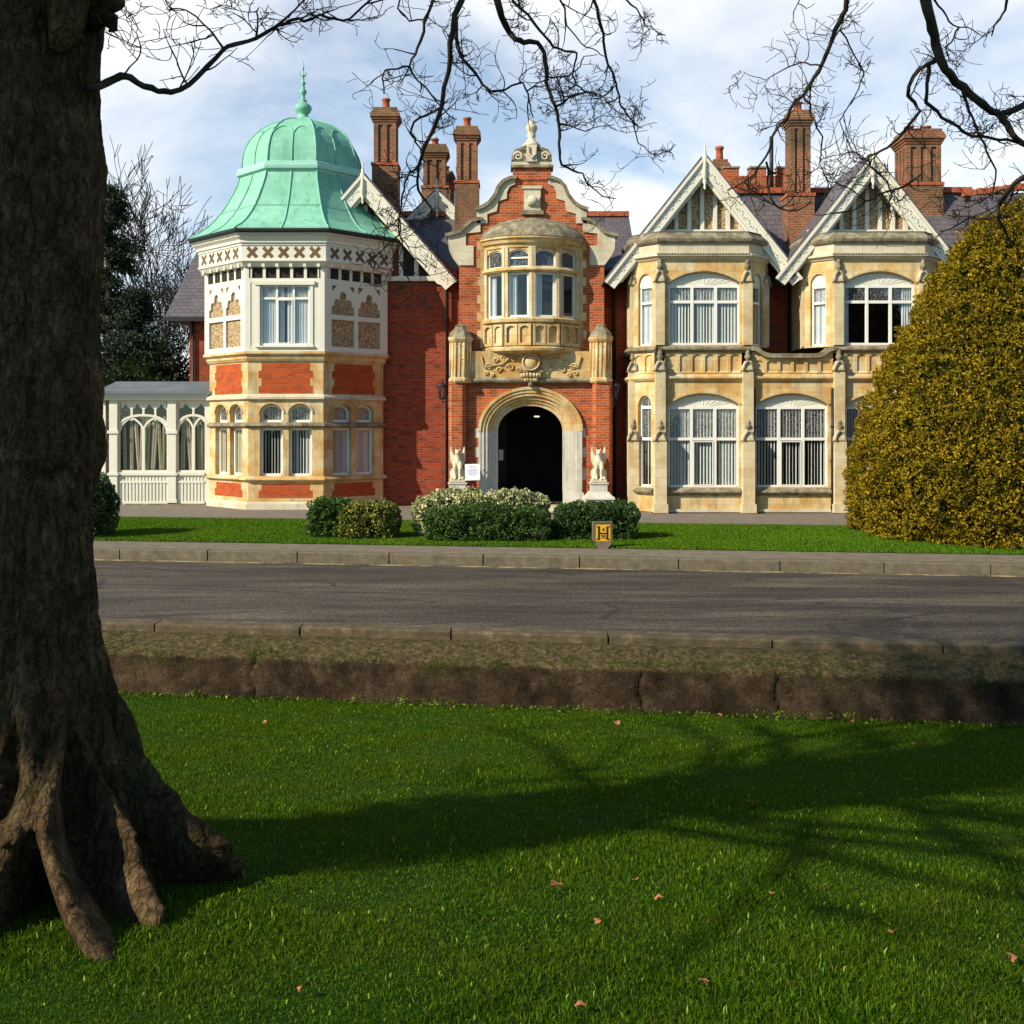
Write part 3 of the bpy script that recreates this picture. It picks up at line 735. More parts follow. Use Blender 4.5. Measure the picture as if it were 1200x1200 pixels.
# timber gallery
ga = MB(); GA = 2.92; gfr = facets(GA); pfr = facets(3.0)
for k in range(5):
    T, L = gfr[k]; T2, L2 = pfr[k]
    b = MB(T)
    if k == 2: b.wall(0, L, 4.957, 7.74, 0, [(0.42, L-0.42, 5.14, 7.05)], 'pebbledash', 0.25, 'cream_paint')
    else: b.wall(0, L, 4.957, 7.74, 0, [], 'pebbledash', 0.25)
    ga.v += b.v; o_ = len(ga.v)-len(b.v); ga.f += [[i+o_ for i in f_] for f_ in b.f]; ga.m += b.m; ga.sm += b.sm
    c = MB(T2); L = L2; W = 'cream_paint'
    c.box(0, 0.17, 0, 0.09, 4.957, 7.58, W); c.box(L-0.17, L, 0, 0.09, 4.957, 7.58, W)
    c.box(0.17, L-0.17, 0.003, 0.09, 4.957, 5.12, W)
    c.box(0.17, L-0.17, 0.003, 0.09, 7.10, 7.24, W)
    if k != 2:
        m_ = L/2
        c.box(m_-0.07, m_+0.07, 0.006, 0.09, 5.12, 7.10, W)
        c.box(0.17, 0.27, 0.006, 0.09, 5.12, 7.10, W); c.box(L-0.27, L-0.17, 0.006, 0.09, 5.12, 7.10, W)
        c.box(0.27, m_-0.07, 0.010, 0.09, 5.98, 6.13, W); c.box(m_+0.07, L-0.27, 0.010, 0.09, 5.98, 6.13, W)
        for (p, q) in ((0.27, m_-0.07), (m_+0.07, L-0.27)):
            w = q-p; s_ = lambda t, z: (p+w*t, 6.13+z)
            pts = [s_(0, 0.22), s_(0.001, 0.24), s_(0.10, 0.28), s_(0.11, 0.42), s_(0.17, 0.49), s_(0.27, 0.50), s_(0.33, 0.46), s_(0.35, 0.55), s_(0.36, 0.66), s_(0.42, 0.72), s_(0.5, 0.745)]
            pts += [(2*(p+w/2)-a, z) for a, z in reversed(pts[:-1])]
            c.fill(pts, 7.10, 0.012, 0.085, W)
            for sg in (0, 1):     # little dark triangular eyes in the corners
                a0_ = p+0.03 if sg == 0 else q-0.03; s2 = 1 if sg == 0 else -1
                tri = [(a0_, 6.86), (a0_+s2*0.17, 7.05), (a0_, 7.05)]
                if sg: tri = tri[::-1]
                c.slab(tri[::-1] if sg == 0 else tri[::-1], 0.009, 0.03, 'cut_shade_brown')
    else:
        for sgn, (p, q) in enumerate(((0.17, 0.36), (L-0.36, L-0.17))): c.box(p, q, 0.02, 0.09, 5.12, 7.10, W)
        c.box(0.30, L-0.30, -0.05, 0.02, 7.03, 7.15, W); c.box(0.33, L-0.33, -0.07, 0.02, 5.08, 5.13, W)
        c.box(0.36, 0.46, -0.01, 0.05, 5.13, 7.03, W); c.box(L-0.46, L-0.36, -0.01, 0.05, 5.13, 7.03, W)
    # row of square recesses, five to a facet; near-black backing paints their shade
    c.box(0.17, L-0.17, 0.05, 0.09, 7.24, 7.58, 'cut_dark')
    n_ = 5; gap = (L-0.34)/n_
    for i in range(n_+1):
        u = 0.17+gap*i; c.box(u-0.045, u+0.045, 0.0, 0.055, 7.24, 7.58, W)
        c.slab([(u-0.045, 7.58), (u+0.045, 7.58), (u+0.045, 7.70), (u-0.045, 7.70)], -0.14, 0.05, W)
    ga.v += c.v; o_ = len(ga.v)-len(c.v); ga.f += [[i+o_ for i in f_] for f_ in c.f]; ga.m += c.m; ga.sm += c.sm
ga.sweep(vis_plan(3.0), [(-0.2,7.585),(0.02,7.586),(0.07,7.60),(0.16,7.72),(0.20,7.75),(0.20,7.80),(0.17,7.81),(0.17,8.22),(0.20,8.24),(0.20,8.30),(0.25,8.32),(0.25,8.40),(0.33,8.48),(0.33,8.545),(0.40,8.56),(0.40,8.60),(-0.2,8.601)], 'cream_paint')
for k in range(5):
    T, L = facets(3.17)[k]; c = MB(T)
    for i in range(5):
        u = L*(i+0.5)/5*0.93+L*0.035
        for s_ in (-1, 1):
            c.bar([(u-0.145, 8.02-s_*0.155), (u+0.145, 8.02+s_*0.155)], 0.11, -0.004-(0.001 if s_ > 0 else 0), 0.02, 'cut_shade_brown')
    T2, L2 = facets(3.335)[k]; d = MB(T2); u = 0.03
    while u < L2-0.03: d.box(u, u+0.035, -0.02, 0.03, 8.485, 8.54, 'cream_paint'); u += 0.07
    for e in (c, d):
        ga.v += e.v; o_ = len(ga.v)-len(e.v); ga.f += [[i+o_ for i in f_] for f_ in e.f]; ga.m += e.m; ga.sm += e.sm
ga.build('timber_gallery', H)
T, L = gfr[2]
window(T, 0.42, L-0.42, 5.14, 7.05, ms=(0.42+(L-0.84)/3, 0.42+(L-0.84)*2/3), ts=(6.62,), style='net', v=0.0, fw=0.07, mw=0.07, lead=6.64, casement=((0.42+(L-0.84)/3+0.03, 0.42+(L-0.84)*2/3-0.03, 5.2, 6.58),))
room_shade(T, 0.3, L-0.3, 5.0, 7.3, 0.27, 1.3)
gu = MB(); gu.sweep(octa(3.36), [(0.0,8.602),(0.10,8.602),(0.13,8.66),(0.13,8.735),(0.0,8.735)], 'black_iron', closed=True); gu.build('gutter', H)
# copper roof
cp = MB()
def rings(prof, mat, smooth=False):
    vs = []
    for a, z in prof: vs += [(x, y, z) for x, y in octa(a)]
    cp.add(vs, [(q*8+i, q*8+(i+1) % 8, (q+1)*8+(i+1) % 8, (q+1)*8+i) for q in range(len(prof)-1) for i in range(8)], mat, smooth)
skirt = [(3.50,8.72),(3.44,8.77),(3.20,8.90),(2.95,9.10),(2.72,9.35),(2.50,9.65),(2.31,9.98),(2.15,10.3),(2.02,10.6),(1.95,10.85)]
domep = [(1.88,11.15),(1.87,11.4),(1.84,11.65),(1.77,11.9),(1.66,12.13),(1.51,12.35),(1.31,12.55),(1.07,12.72),(0.78,12.86),(0.45,12.96),(0.16,13.0)]
rings(skirt, 'copper'); rings(domep, 'copper')
cp.build('copper_roof', H)
bb = MB()
bb.sweep(octa(1.85), [(0.0,10.82),(0.10,10.83),(0.12,10.90),(0.20,10.92),(0.22,11.02),(0.17,11.04),(0.17,11.14),(0.10,11.17),(0.0,11.18)], 'copper_pale', closed=True)
bb.build('dome_band', H)
rb = MB()
def corner_pt(a, z, i, out=0.012):
    o = octa(a+out); return (o[i][0], o[i][1], z)
def mid_pt(a, z, i, t=0.5, out=0.012):
    o = octa(a+out); p, q = o[i], o[(i+1) % 8]
    return (p[0]+(q[0]-p[0])*t, p[1]+(q[1]-p[1])*t, z)
for i in range(8):
    rb.tube([corner_pt(a, z, i) for a, z in skirt], 0.032, 'copper_rib', 6)
    rb.tube([mid_pt(a, z, i) for a, z in skirt], 0.028, 'copper_rib', 6)
    rb.tube([corner_pt(a, z, i) for a, z in domep], 0.028, 'copper_rib', 6)
def dome_a(z):
    for (a0, z0), (a1, z1) in zip(domep[:-1], domep[1:]):
        if z0 <= z <= z1: return a0+(a1-a0)*(z-z0)/(z1-z0)
    return domep[-1][0]
for i in range(8):
    rb.tube([mid_pt(dome_a(z), z, i) for z in np.linspace(11.15, 12.25, 8)], 0.024, 'copper_rib', 5)
    for h0, h1 in ((0.0, 0.5), (0.5, 1.0)):
        pts = []
        for q in range(11):
            an = math.pi*(1-q/10); t = (h0+h1)/2+(h1-h0)/2*math.cos(an); z = 12.08+0.36*math.sin(an)
            pts.append(mid_pt(dome_a(z), z, i, t, 0.014))
        rb.tube(pts, 0.024, 'copper_rib', 5)
    o = octa(2.54); p, q = o[i], o[(i+1) % 8]       # scalloped seam round the skirt
    pts = [(p[0]+(q[0]-p[0])*s/24, p[1]+(q[1]-p[1])*s/24, 9.62+(0.03 if s % 2 else 0)) for s in range(25)]
    rb.tube(pts, 0.009, 'copper_rib', 4)
rb.build('dome_rib', H)
fi = MB(); zf = 13.0
fi.lathe(TX, TY, [(0.34,12.96),(0.34,13.03),(0.22,13.06),(0.17,13.16),(0.16,13.22),(0.25,13.29),(0.30,13.40),(0.27,13.5),(0.15,13.6),(0.10,13.64),(0.14,13.68),(0.07,13.72),(0.06,13.86),(0.11,13.93),(0.13,14.0),(0.06,14.07),(0.05,14.22),(0.10,14.27),(0.04,14.33),(0.035,14.5),(0.08,14.53),(0.03,14.57),(0.022,14.75),(0.05,14.78),(0.015,14.82),(0.008,15.05)], 'copper', 10)
for a in range(4):
    c_, s_ = math.cos(a*math.pi/2+0.4), math.sin(a*math.pi/2+0.4)
    fi.tube([(TX+c_*0.02, TY+s_*0.02, 14.5), (TX+c_*0.10, TY+s_*0.10, 14.55), (TX+c_*0.11, TY+s_*0.11, 14.66)], 0.014, 'copper', 4)
fi.build('finial', H)

# ---------------- gables with bargeboards; shade of the cut-outs is painted on in brown
def gable(xc, za, xl, xr, slope, Y, Yback, rlim=(-99, 99), *, bw=0.34, motif=True, sides=(1, 1), roofm='slate', pend=0.7, thick=0.09):
    bd = MB(); rf = MB()
    for s_, xe in ((-1, xl), (1, xr)):
        if not sides[0 if s_ < 0 else 1]: continue
        ze = za-slope*abs(xe-xc); ln = math.hypot(xe-xc, ze-za)
        dx_, dz_ = (xe-xc)/ln, (ze-za)/ln
        px_, pz_ = (-dz_*s_)*-1, 0
        nrm = Vector((-dz_*s_*s_, 0)); 
        # inward normal (below the slope)
        nx_, nz_ = -s_*abs(dz_), -abs(dx_)
        def pt(t, o_): return (xc+dx_*t+nx_*o_, za+dz_*t+nz_*o_)
        bwv = bw/abs(dx_)      # vertical drop of the board at the apex
        poly = [(xc, za), pt(ln, 0), pt(ln, bw), (xc, za-bwv)]
        if s_ > 0: poly = poly[::-1]
        bd.slab(poly, Y, Y+thick, 'cream_paint')
        poly = [(xc, za+0.035/abs(dx_)), pt(ln+0.02, -0.035), pt(ln+0.02, 0.05), (xc, za-0.05/abs(dx_))]
        if s_ > 0: poly = poly[::-1]
        bd.slab(poly, Y-0.06, Y-0.002, 'cream_paint')
        # inner moulding
        poly = [(xc, za-bwv+0.02), pt(ln-0.2, bw-0.01), pt(ln-0.35, bw+0.07), (xc, za-bwv-0.09/abs(dx_))]
        if s_ > 0: poly = poly[::-1]
        bd.slab(poly, Y+0.10, Y+0.18, 'cream_paint')
        if motif:
            t = 0.5; k = 0
            while t < ln-0.15:
                u, z = pt(t, bw*(0.42 if k % 2 else 0.66)); r_ = 0.028
                bd.slab([(u-r_, z), (u, z-r_), (u+r_, z), (u, z+r_)], Y-0.004, Y+0.02, 'cut_shade_brown')  # solid brown piece standing for the shade inside a cut-out
                u, z = pt(t+0.07, bw*0.55)
                bd.bar([(u-0.035, z-0.035), (u+0.03, z+0.03)], 0.014, Y-0.004, Y+0.02, 'cut_shade_brown')
                t += 0.17; k += 1
        # roof slope
        th = 0.10; o1 = -0.05; 
        lr = ln+0.06
        if s_ > 0 and xe > rlim[1]: lr = abs(rlim[1]-xc)/abs(dx_)
        if s_ < 0 and xe < rlim[0]: lr = abs(rlim[0]-xc)/abs(dx_)
        a_ = (xc, za+0.045/abs(dx_)); e_ = pt(lr, -0.045)
        vs = [(a_[0], Y+0.0, a_[1]), (e_[0], Y+0.0, e_[1]), (e_[0], Yback, e_[1]), (a_[0], Yback, a_[1])]
        up = 0.05/abs(dx_)
        vs += [(x, y, z+up) for x, y, z in vs]
        rf.add(vs, [(0,1,2,3),(7,6,5,4),(0,4,5,1),(1,5,6,2),(2,6,7,3),(3,7,4,0)], roofm)
    bd.lathe(xc, Y+0.0, [(0.0,za-pend-0.25),(0.05,za-pend-0.18),(0.03,za-pend-0.1),(0.07,za-pend),(0.06,za-pend+0.1),(0.08,za-pend+0.12),(0.075,za-0.1),(0.09,za+0.02),(0.05,za+0.09),(0.055,za+0.16),(0.02,za+0.25),(0.03,za+0.3),(0.0,za+0.5)], 'cream_paint', 8)
    bd.build('bargeboard', H); rf.build('roof', H)
gable(X(425, 35.4), Z(205, 35.4), X(391, 35.4)-0.4, X(533, 35.4), 1.16, 35.4, 39.2, bw=0.40)
# infill of the left gable: brick, cream frame and dark lights
gA = MB(); xa, za = X(425, 35.4), Z(205, 35.4)
gA.slab([(xa-0.05, 7.4), (-1.5, 7.4), (xa, za-0.35)][::1], 35.95, 36.15, 'brick_wall')
gA.slab([(-4.3, 7.4), (-1.9, 7.4), (-1.9, 7.55), (-4.3, 7.55)], 35.85, 35.96, 'cream_paint')
for px_ in (470, 488, 507): gA.box(X(px_, 35.9)-0.07, X(px_, 35.9)+0.07, 35.87, 35.96, 7.55, za-0.45-abs(X(px_, 35.9)-xa)*1.16, 'cream_paint')
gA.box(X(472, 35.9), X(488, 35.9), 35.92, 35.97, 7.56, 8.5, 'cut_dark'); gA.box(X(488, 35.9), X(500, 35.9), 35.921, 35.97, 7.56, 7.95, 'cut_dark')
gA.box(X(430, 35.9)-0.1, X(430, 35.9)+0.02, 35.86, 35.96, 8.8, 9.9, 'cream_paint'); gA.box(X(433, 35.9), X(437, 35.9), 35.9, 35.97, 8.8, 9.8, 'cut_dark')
gA.build('gable_wall', H)
gable(X(512, 39.0), Z(224, 39.0), X(474, 39.0), X(545, 39.0), 0.96, 39.0, 42.5, bw=0.36, pend=0.7)
gB = MB(); xb, zb = X(512, 39), Z(224, 39); gB.slab([(xb-1.7, 8.2), (xb+1.7, 8.2), (xb+1.7, zb-1.7), (xb, zb-0.3), (xb-1.7, zb-1.7)], 39.4, 39.6, 'brick'); gB.build('gable_wall', H)

# ---------------- right-hand gables
YG = 33.3
GX1, GX2 = X(826, YG), X(1022, YG); GZ = Z(184, YG); SL = 1.262
for gx, l, r_ in ((GX1, X(710, YG), X(939, YG)), (GX2, X(909, YG), X(1124, YG))):
    gable(gx, GZ if gx == GX1 else GZ+0.0, l, r_, SL, YG if gx == GX1 else YG-0.10, 36.5, (8.42, 99) if gx == GX2 else (-99, 8.46), bw=0.33, pend=0.75)
    g = MB(); Yi = YG+0.55; zb = Z(268, YG)
    hw = (GZ-0.3-zb)/SL
    g.slab([(gx-hw-0.15, zb-0.05), (gx+hw+0.15, zb-0.05), (gx, GZ-0.25)], Yi, Yi+0.2, 'pebbledash')
    g.box(gx-hw-0.35, gx+hw+0.35, Yi-0.14, Yi-0.003, zb-0.10, zb+0.05, 'cream_paint')
    for i in range(-4, 5):
        u = gx+i*0.40; hh = GZ-0.25-abs(i*0.40)*SL
        if hh > zb+0.2: g.box(u-0.06, u+0.06, Yi-0.10, Yi-0.004, zb+0.05, hh, 'cream_paint')
    g.build('gable_wall', H)

# ---------------- main body, main roofs
YM = 36.0; YR = 34.95
main.box(-4.5, -1.6, YM, 47, 0, 7.41, 'brick_wall')
main.box(2.6, 16.5, YR, 47, 0, 7.4, 'brick_wall')
main.box(-1.6, 2.6, 37.6, 47, 0, 7.4, 'brick_wall')
main.box(-9.0, -4.6, 39.9, 46, 0, 7.0, 'brick_wall')
main.build('wall', H)
rf = MB()
def roof_slope(b, x0, x1, y0, z0, y1, z1, mat='slate', th=0.12):
    vs = [(x0,y0,z0),(x1,y0,z0),(x1,y1,z1),(x0,y1,z1)]; vs += [(x,y,z-th) for x,y,z in vs]
    b.add(vs, [(0,1,2,3),(7,6,5,4),(0,4,5,1),(1,5,6,2),(2,6,7,3),(3,7,4,0)], mat)
zl = Z(253, 39.2)
roof_slope(rf, -5.2, 4.2, 36.45, 7.9, 39.2, zl); roof_slope(rf, 4.2, -5.2, 42.6, 7.2, 39.2, zl)
zr_ = Z(226, 36.6)
roof_slope(rf, 7.2, 16.5, 34.75, 7.2, 36.6, zr_); roof_slope(rf, 16.5, 7.2, 44.4, 7.2, 36.6, zr_)
rf.slab([(7.3, 7.2), (16.5, 7.2), (16.5, 7.5), (4.3, 7.5)], 44.0, 44.3, 'brick_wall')
rf.build('roof', H)
rt = MB()
for x0, x1, z_, y_ in ((-5.2, 4.2, zl, 39.2), (7.3, 11.0, zr_, 36.6), (14.0, 15.4, zr_+0.02, 36.6)):
    x = x0
    rt = MB()
    while x < x1:
        rt.slab([(x, z_-0.03), (min(x+0.42, x1), z_-0.03), (min(x+0.42, x1), z_+0.15), (x, z_+0.15)], y_-0.14, y_+0.14, 'terracotta'); x += 0.44
    rt.build('ridge_tile', H)
# gable end left of the ridge: verge closing walls
ve = MB()
for x in (-5.15, 4.1): ve = MB(); ve.add([(x,36.5,7.9),(x,42.4,7.2),(x,39.2,zl-0.1)], [(0,1,2)], 'brick_wall'); ve.build('gable_end', H)
for x in (7.25, 16.45): ve = MB(); ve.add([(x,34.9,7.2),(x,44.2,7.2),(x,36.6,zr_-0.1)], [(0,1,2)], 'brick_wall'); ve.build('gable_end', H)
# roof of the right wing with a rising red ridge
rr = MB()
roof_slope(rr, 15.2, 22.0, 32.0, 6.9, 36.2, Z(226, 36.2)); roof_slope(rr, 22, 15.2, 40.4, 6.9, 36.2, Z(226, 36.2))
rr.add([(15.22,32.05,6.9),(15.22,40.3,6.9),(15.22,36.2,Z(226,36.2)-0.05)], [(0,1,2)], 'slate')
rr.box(13.8, 22, 32.5, 40.2, 0, 6.9, 'brick_wall')
rr.build('right_wing', H)
rt = MB(); x = 15.0
while x < 20:
    zz_ = Z(228, 36.2)+(x-15.0)*0.12; rt.box(x, x+0.4, 36.05, 36.35, zz_-0.06, zz_+0.14, 'terracotta'); x += 0.43
rt.build('ridge_tile', H)

# left rear brick wing with slate roof
lw = MB(); YL = 39.5
x0, x1 = X(222, YL), X(300, YL)
lw.box(x0, x1+0.5, YL, YL+6, 0, Z(374, YL), 'brick_wall')
lw.add([(x0-0.75, YL-0.5, Z(374, YL)), (x1+0.8, YL-0.5, Z(374, YL)), (x1+0.8, YL+3.0, Z(270, YL)+0.3), (X(212, YL), YL+3.0, Z(270, YL)+0.3),
        (x0-0.75, YL+6.5, Z(374, YL)), (x1+0.8, YL+6.5, Z(374, YL))], [(0,1,2,3),(4,3,2,5),(0,3,4),(0,4,5,1)], 'slate')
lw.box(x0-0.75, x1+0.5, YL-0.55, YL-0.45, Z(378, YL), Z(373, YL), 'black_iron')
lw.build('rear_wing', H)
dp = MB(); dp.tube([(x0+0.15, YL-0.08, 0), (x0+0.15, YL-0.08, Z(376, YL))], 0.05, 'black_iron'); dp.build('drainpipe', H)

# ---------------- chimneys
def chimney(pxl, pxr, Y, pytop, pyshoulder, pybase, pot=0.4, n=1, depth=None, wide=None, potr=0.14, potx=None):
    b = MB(); x0, x1 = X(pxl, Y), X(pxr, Y); w = x1-x0; d = depth or w; zt_ = Z(pytop, Y); zs = Z(pyshoulder, Y); zb_ = Z(pybase, Y)
    ww = wide if wide is not None else 0.06
    M = 'brick_chimney'
    b.box(x0-ww, x1+ww, Y-ww, Y+d+ww, zb_-3.0, zs-0.12, M)
    b.box(x0-ww-0.03, x1+ww+0.03, Y-ww-0.03, Y+d+ww+0.03, zs-0.12, zs-0.02, 'terracotta')
    b.box(x0+0.06, x1-0.06, Y+0.06, Y+d-0.06, zs-0.02, zt_-0.5, M)
    k = max(2, int(round(w/0.42))+1); s_ = 0.15
    for i in range(k):
        u = x0+(w-s_)*i/(k-1)
        b.box(u, u+s_, Y, Y+0.062, zs-0.02, zt_-0.62, M); b.box(u, u+s_, Y+d-0.062, Y+d, zs-0.02, zt_-0.62, M)
    k2 = max(2, int(round(d/0.42))+1)
    for i in range(k2):
        u = Y+(d-s_)*i/(k2-1)
        if 0 < i < k2-1 or True:
            b.box(x0-0.002, x0+0.062, u+0.003, u+s_-0.003, zs-0.02, zt_-0.622, M); b.box(x1-0.062, x1+0.002, u+0.003, u+s_-0.003, zs-0.02, zt_-0.622, M)
    z = zt_-0.62
    for o_, h_ in ((0.0, 0.10), (0.035, 0.08), (0.075, 0.08), (0.12, 0.14), (0.08, 0.08), (0.03, 0.12)):
        b.box(x0-o_, x1+o_, Y-o_, Y+d+o_, z, z+h_, M if h_ < 0.13 else 'brick_chimney'); z += h_
    c = b.build('chimney', H)
    for i in range(n):
        u = x0+w*(i+0.5)/n if potx is None else x0+w*potx
        p = MB(); p.lathe(u, Y+d/2, [(potr,z-0.05),(potr*0.92,z+pot*0.3),(potr*0.85,z+pot*0.75),(potr*1.1,z+pot*0.8),(potr*1.1,z+pot*0.95),(potr*0.8,z+pot)], 'terracotta', 10)
        p.build('chimney_pot', c)
chimney(438, 464, 38.0, 125, 190, 235, pot=0.42)
chimney(496, 522, 41.0, 168, 217, 260, pot=0.3, n=1)
chimney(535, 559, 38.2, 147, 211, 270, pot=0.40)
chimney(514, 530, 42.5, 200, 217, 255, pot=0.25)
chimney(926, 950, 35.35, 128, 226, 292, pot=0.35, wide=0.1)
chimney(1062, 1103, 36.15, 150, 213, 250, pot=0.22, n=2, wide=0.05, potr=0.16, depth=1.1)
chimney(837, 852, 37.6, 186, 200, 215, pot=0.5)
# crenellated brick parapet
cr_ = MB(); Yc = 37.1
for a, b_ in ((848, 866), (879, 898), (911, 926)): cr_.box(X(a, Yc), X(b_, Yc), Yc, Yc+0.3, Z(206, Yc), Z(197, Yc), 'brick')
cr_.box(X(846, Yc), X(927, Yc), Yc, Yc+0.3, Z(226, Yc)-1, Z(206, Yc), 'brick')
for a, b_ in ((847, 867), (878, 899), (910, 927)): cr_.box(X(a, Yc), X(b_, Yc), Yc-0.04, Yc+0.34, Z(197, Yc), Z(195, Yc), 'stone_grey')
cr_.build('roof_parapet', H)
vp = MB(); vp.tube([(X(904, 36.9), 36.9, Z(226, 36.9)), (X(904, 36.9), 36.9, Z(160, 36.9))], 0.07, 'black_iron', 8); vp.build('vent_pipe', H)

# ---------------- entrance porch
YP = 34.0; YU = 34.25
px = lambda p: X(p, YP); pz = lambda p: Z(p, YP)
CX = X(622, YP)
po = MB()
dz0 = 0.17
d0, d1, ds, dt = px(583), px(660), pz(505), pz(475)
po.wall(px(527), px(717), 0, pz(447), YP, [(d0-0.31, d1+0.31, dz0, dt+0.31)], 'brick', 0.5, 'stone_pale')
po.fill([(a, z) for a, z in arc(d0-0.31, d1+0.31, ds, dt-ds+0.30, 22)], dt+0.312, YP+0.0, YP+0.48, 'brick')
po.add([(px(527),YP+0.5,0),(px(527),36.1,0),(px(527),36.1,pz(447)),(px(527),YP+0.5,pz(447))], [(3,2,1,0)], 'brick')
po.add([(px(717),YP+0.5,0),(px(717),36.1,0),(px(717),36.1,pz(447)),(px(717),YP+0.5,pz(447))], [(0,1,2,3)], 'brick')
# inside of the porch: lobby, its darkness put into a near-black colour
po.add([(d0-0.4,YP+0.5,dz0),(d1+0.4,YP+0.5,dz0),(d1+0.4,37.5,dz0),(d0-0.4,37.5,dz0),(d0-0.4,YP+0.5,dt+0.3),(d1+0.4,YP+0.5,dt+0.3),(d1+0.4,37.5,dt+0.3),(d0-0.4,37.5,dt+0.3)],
       [(0,1,2,3),(0,3,7,4),(2,1,5,6),(3,2,6,7),(7,6,5,4)], 'room_shade')
# canted piers either side
for a, b_ in ((526, 546), (694, 717)):
    u0, u1 = px(a), px(b_)
    po.prism([(u0, YP+0.05), (u0, YP-0.16), (u0+0.10, YP-0.28), (u1-0.10, YP-0.28), (u1, YP-0.16), (u1, YP+0.05)], 0, pz(447), 'brick')
po.build('porch', H)
# moulded arch
am = MB(); rise = dt-ds; hw = (d1-d0)/2; cx = (d0+d1)/2
for k, (o_, w, v0) in enumerate(((0.05, 0.12, 0.18), (0.155, 0.10, 0.12), (0.26, 0.12, 0.05), (0.37, 0.11, -0.03), (0.475, 0.11, -0.07), (0.565, 0.09, -0.11))):
    pts = []
    for i in range(27):
        an = math.pi*(1-i/26); pts.append((cx+(hw+o_)*math.cos(an), ds+(rise+o_*0.95)*math.sin(an)))
    am.bar(pts, w, YP+v0, YP+0.3, 'stone')
for s_ in (-1, 1):
    for k, (o_, w, v0) in enumerate(((0.05, 0.12, 0.18), (0.155, 0.10, 0.12), (0.26, 0.12, 0.05), (0.37, 0.11, -0.03), (0.475, 0.11, -0.07), (0.555, 0.06, -0.09))):
        u = cx+s_*(hw+o_); am.box(u-w/2, u+w/2, YP+v0, YP+0.3, 0.55, ds, 'stone_white')
    u = cx+s_*(hw+0.3); am.box(u-0.3, u+0.34, YP-0.13, YP+0.3, 0.0, 0.55, 'stone_white')
    for z, h_ in ((0.95, 0.35), (1.65, 0.3), (2.25, 0.3)):
        u = cx+s_*(hw+0.62); am.box(u-0.09, u+0.09, YP-0.004, YP+0.1, z, z+h_, 'stone_white')
am.build('door_arch', H)
dr = MB()
dr.box(d0-0.2, cx-0.75, 35.6, 35.68, dz0, dt-0.2, 'room_shade')
dr.box(cx-1.0, cx-0.86, 35.56, 35.598, 1.5, 1.85, 'paper')
dr.build('inner_door', H)
st = MB()
for i, (q, z) in enumerate(((33.0, 0.055), (33.3, 0.11), (33.6, 0.165))):
    st.box(px(548)-0.1*(3-i), px(700)+0.1*(3-i), q, q+0.303 if i < 2 else YP-0.14, 0.0, z, 'stone_pale')
st.box(px(583)+0.001, px(660)-0.001, YP-0.141, YP+0.5, 0, dz0, 'stone_pale')
st.build('step', H)

# stone band, turrets and corbel
sb = MB()
sb.box(px(552), px(693), YP-0.14, YP+0.3, pz(446), pz(412), 'stone')
sb.sweep([(px(546), YP-0.10), (px(694), YP-0.10)], [(0,pz(449)),(0.07,pz(448)),(0.10,pz(446)),(0.05,pz(443)),(0,pz(442.5))], 'stone_grey')
sb.build('frieze', H)
ca = MB(); rnd = random.Random(4)
def scroll(b, cx_, cz_, r, y, s_, turns=1.3, w=0.035, mat='stone'):
    pts = []
    for i in range(20):
        t = i/19; a = t*turns*2*math.pi; rr_ = r*(1-0.8*t); pts.append((cx_+s_*rr_*math.cos(a), y, cz_+rr_*math.sin(a)))
    b.tube(pts, [w*(1-0.4*i/19) for i in range(20)], mat, 5)
for s_ in (-1, 1):
    for i, (p, q, r) in enumerate(((20, 421, 0.10), (30, 420, 0.11), (41, 423, 0.09), (24, 431, 0.12), (37, 434, 0.10), (49, 430, 0.11), (52, 438, 0.07), (14, 434, 0.08), (45, 440, 0.06))):
        scroll(ca, CX+s_*p*YP/F, pz(q), r, YP-0.16, s_ if i % 2 else -s_)
    ca.tube([(CX+s_*0.5, YP-0.18, pz(416)), (CX+s_*0.9, YP-0.18, pz(427)), (CX+s_*1.45, YP-0.18, pz(431)), (CX+s_*1.55, YP-0.18, pz(418))], 0.025, 'stone', 5)
ca.ball((CX, YP-0.25, pz(425)), (0.26, 0.16, 0.24), 'stone', 12, 8)
ca.tube([(CX+0.26*math.cos(i*0.5236), YP-0.36, pz(425)+0.25*math.sin(i*0.5236)) for i in range(13)], 0.03, 'stone', 5)
ca.prism([(CX-0.36, YP-0.1), (CX-0.36, YP-0.32), (CX+0.36, YP-0.32), (CX+0.36, YP-0.1)], pz(437), pz(434.5), 'stone_grey')
for i in range(7):
    a = -1.1+i*0.36; ca.ball((CX+0.30*math.sin(a), YP-0.22-0.06*math.cos(a), pz(440)), (0.07, 0.08, 0.09), 'stone', 6, 5)
for i in range(5):
    a = -0.9+i*0.45; ca.ball((CX+0.2*math.sin(a), YP-0.22, pz(445)), (0.07, 0.08, 0.08), 'stone', 6, 5)
ca.ball((CX, YP-0.2, pz(450)), (0.09, 0.09, 0.12), 'stone_grey', 6, 5)
ca.build('carving', H)
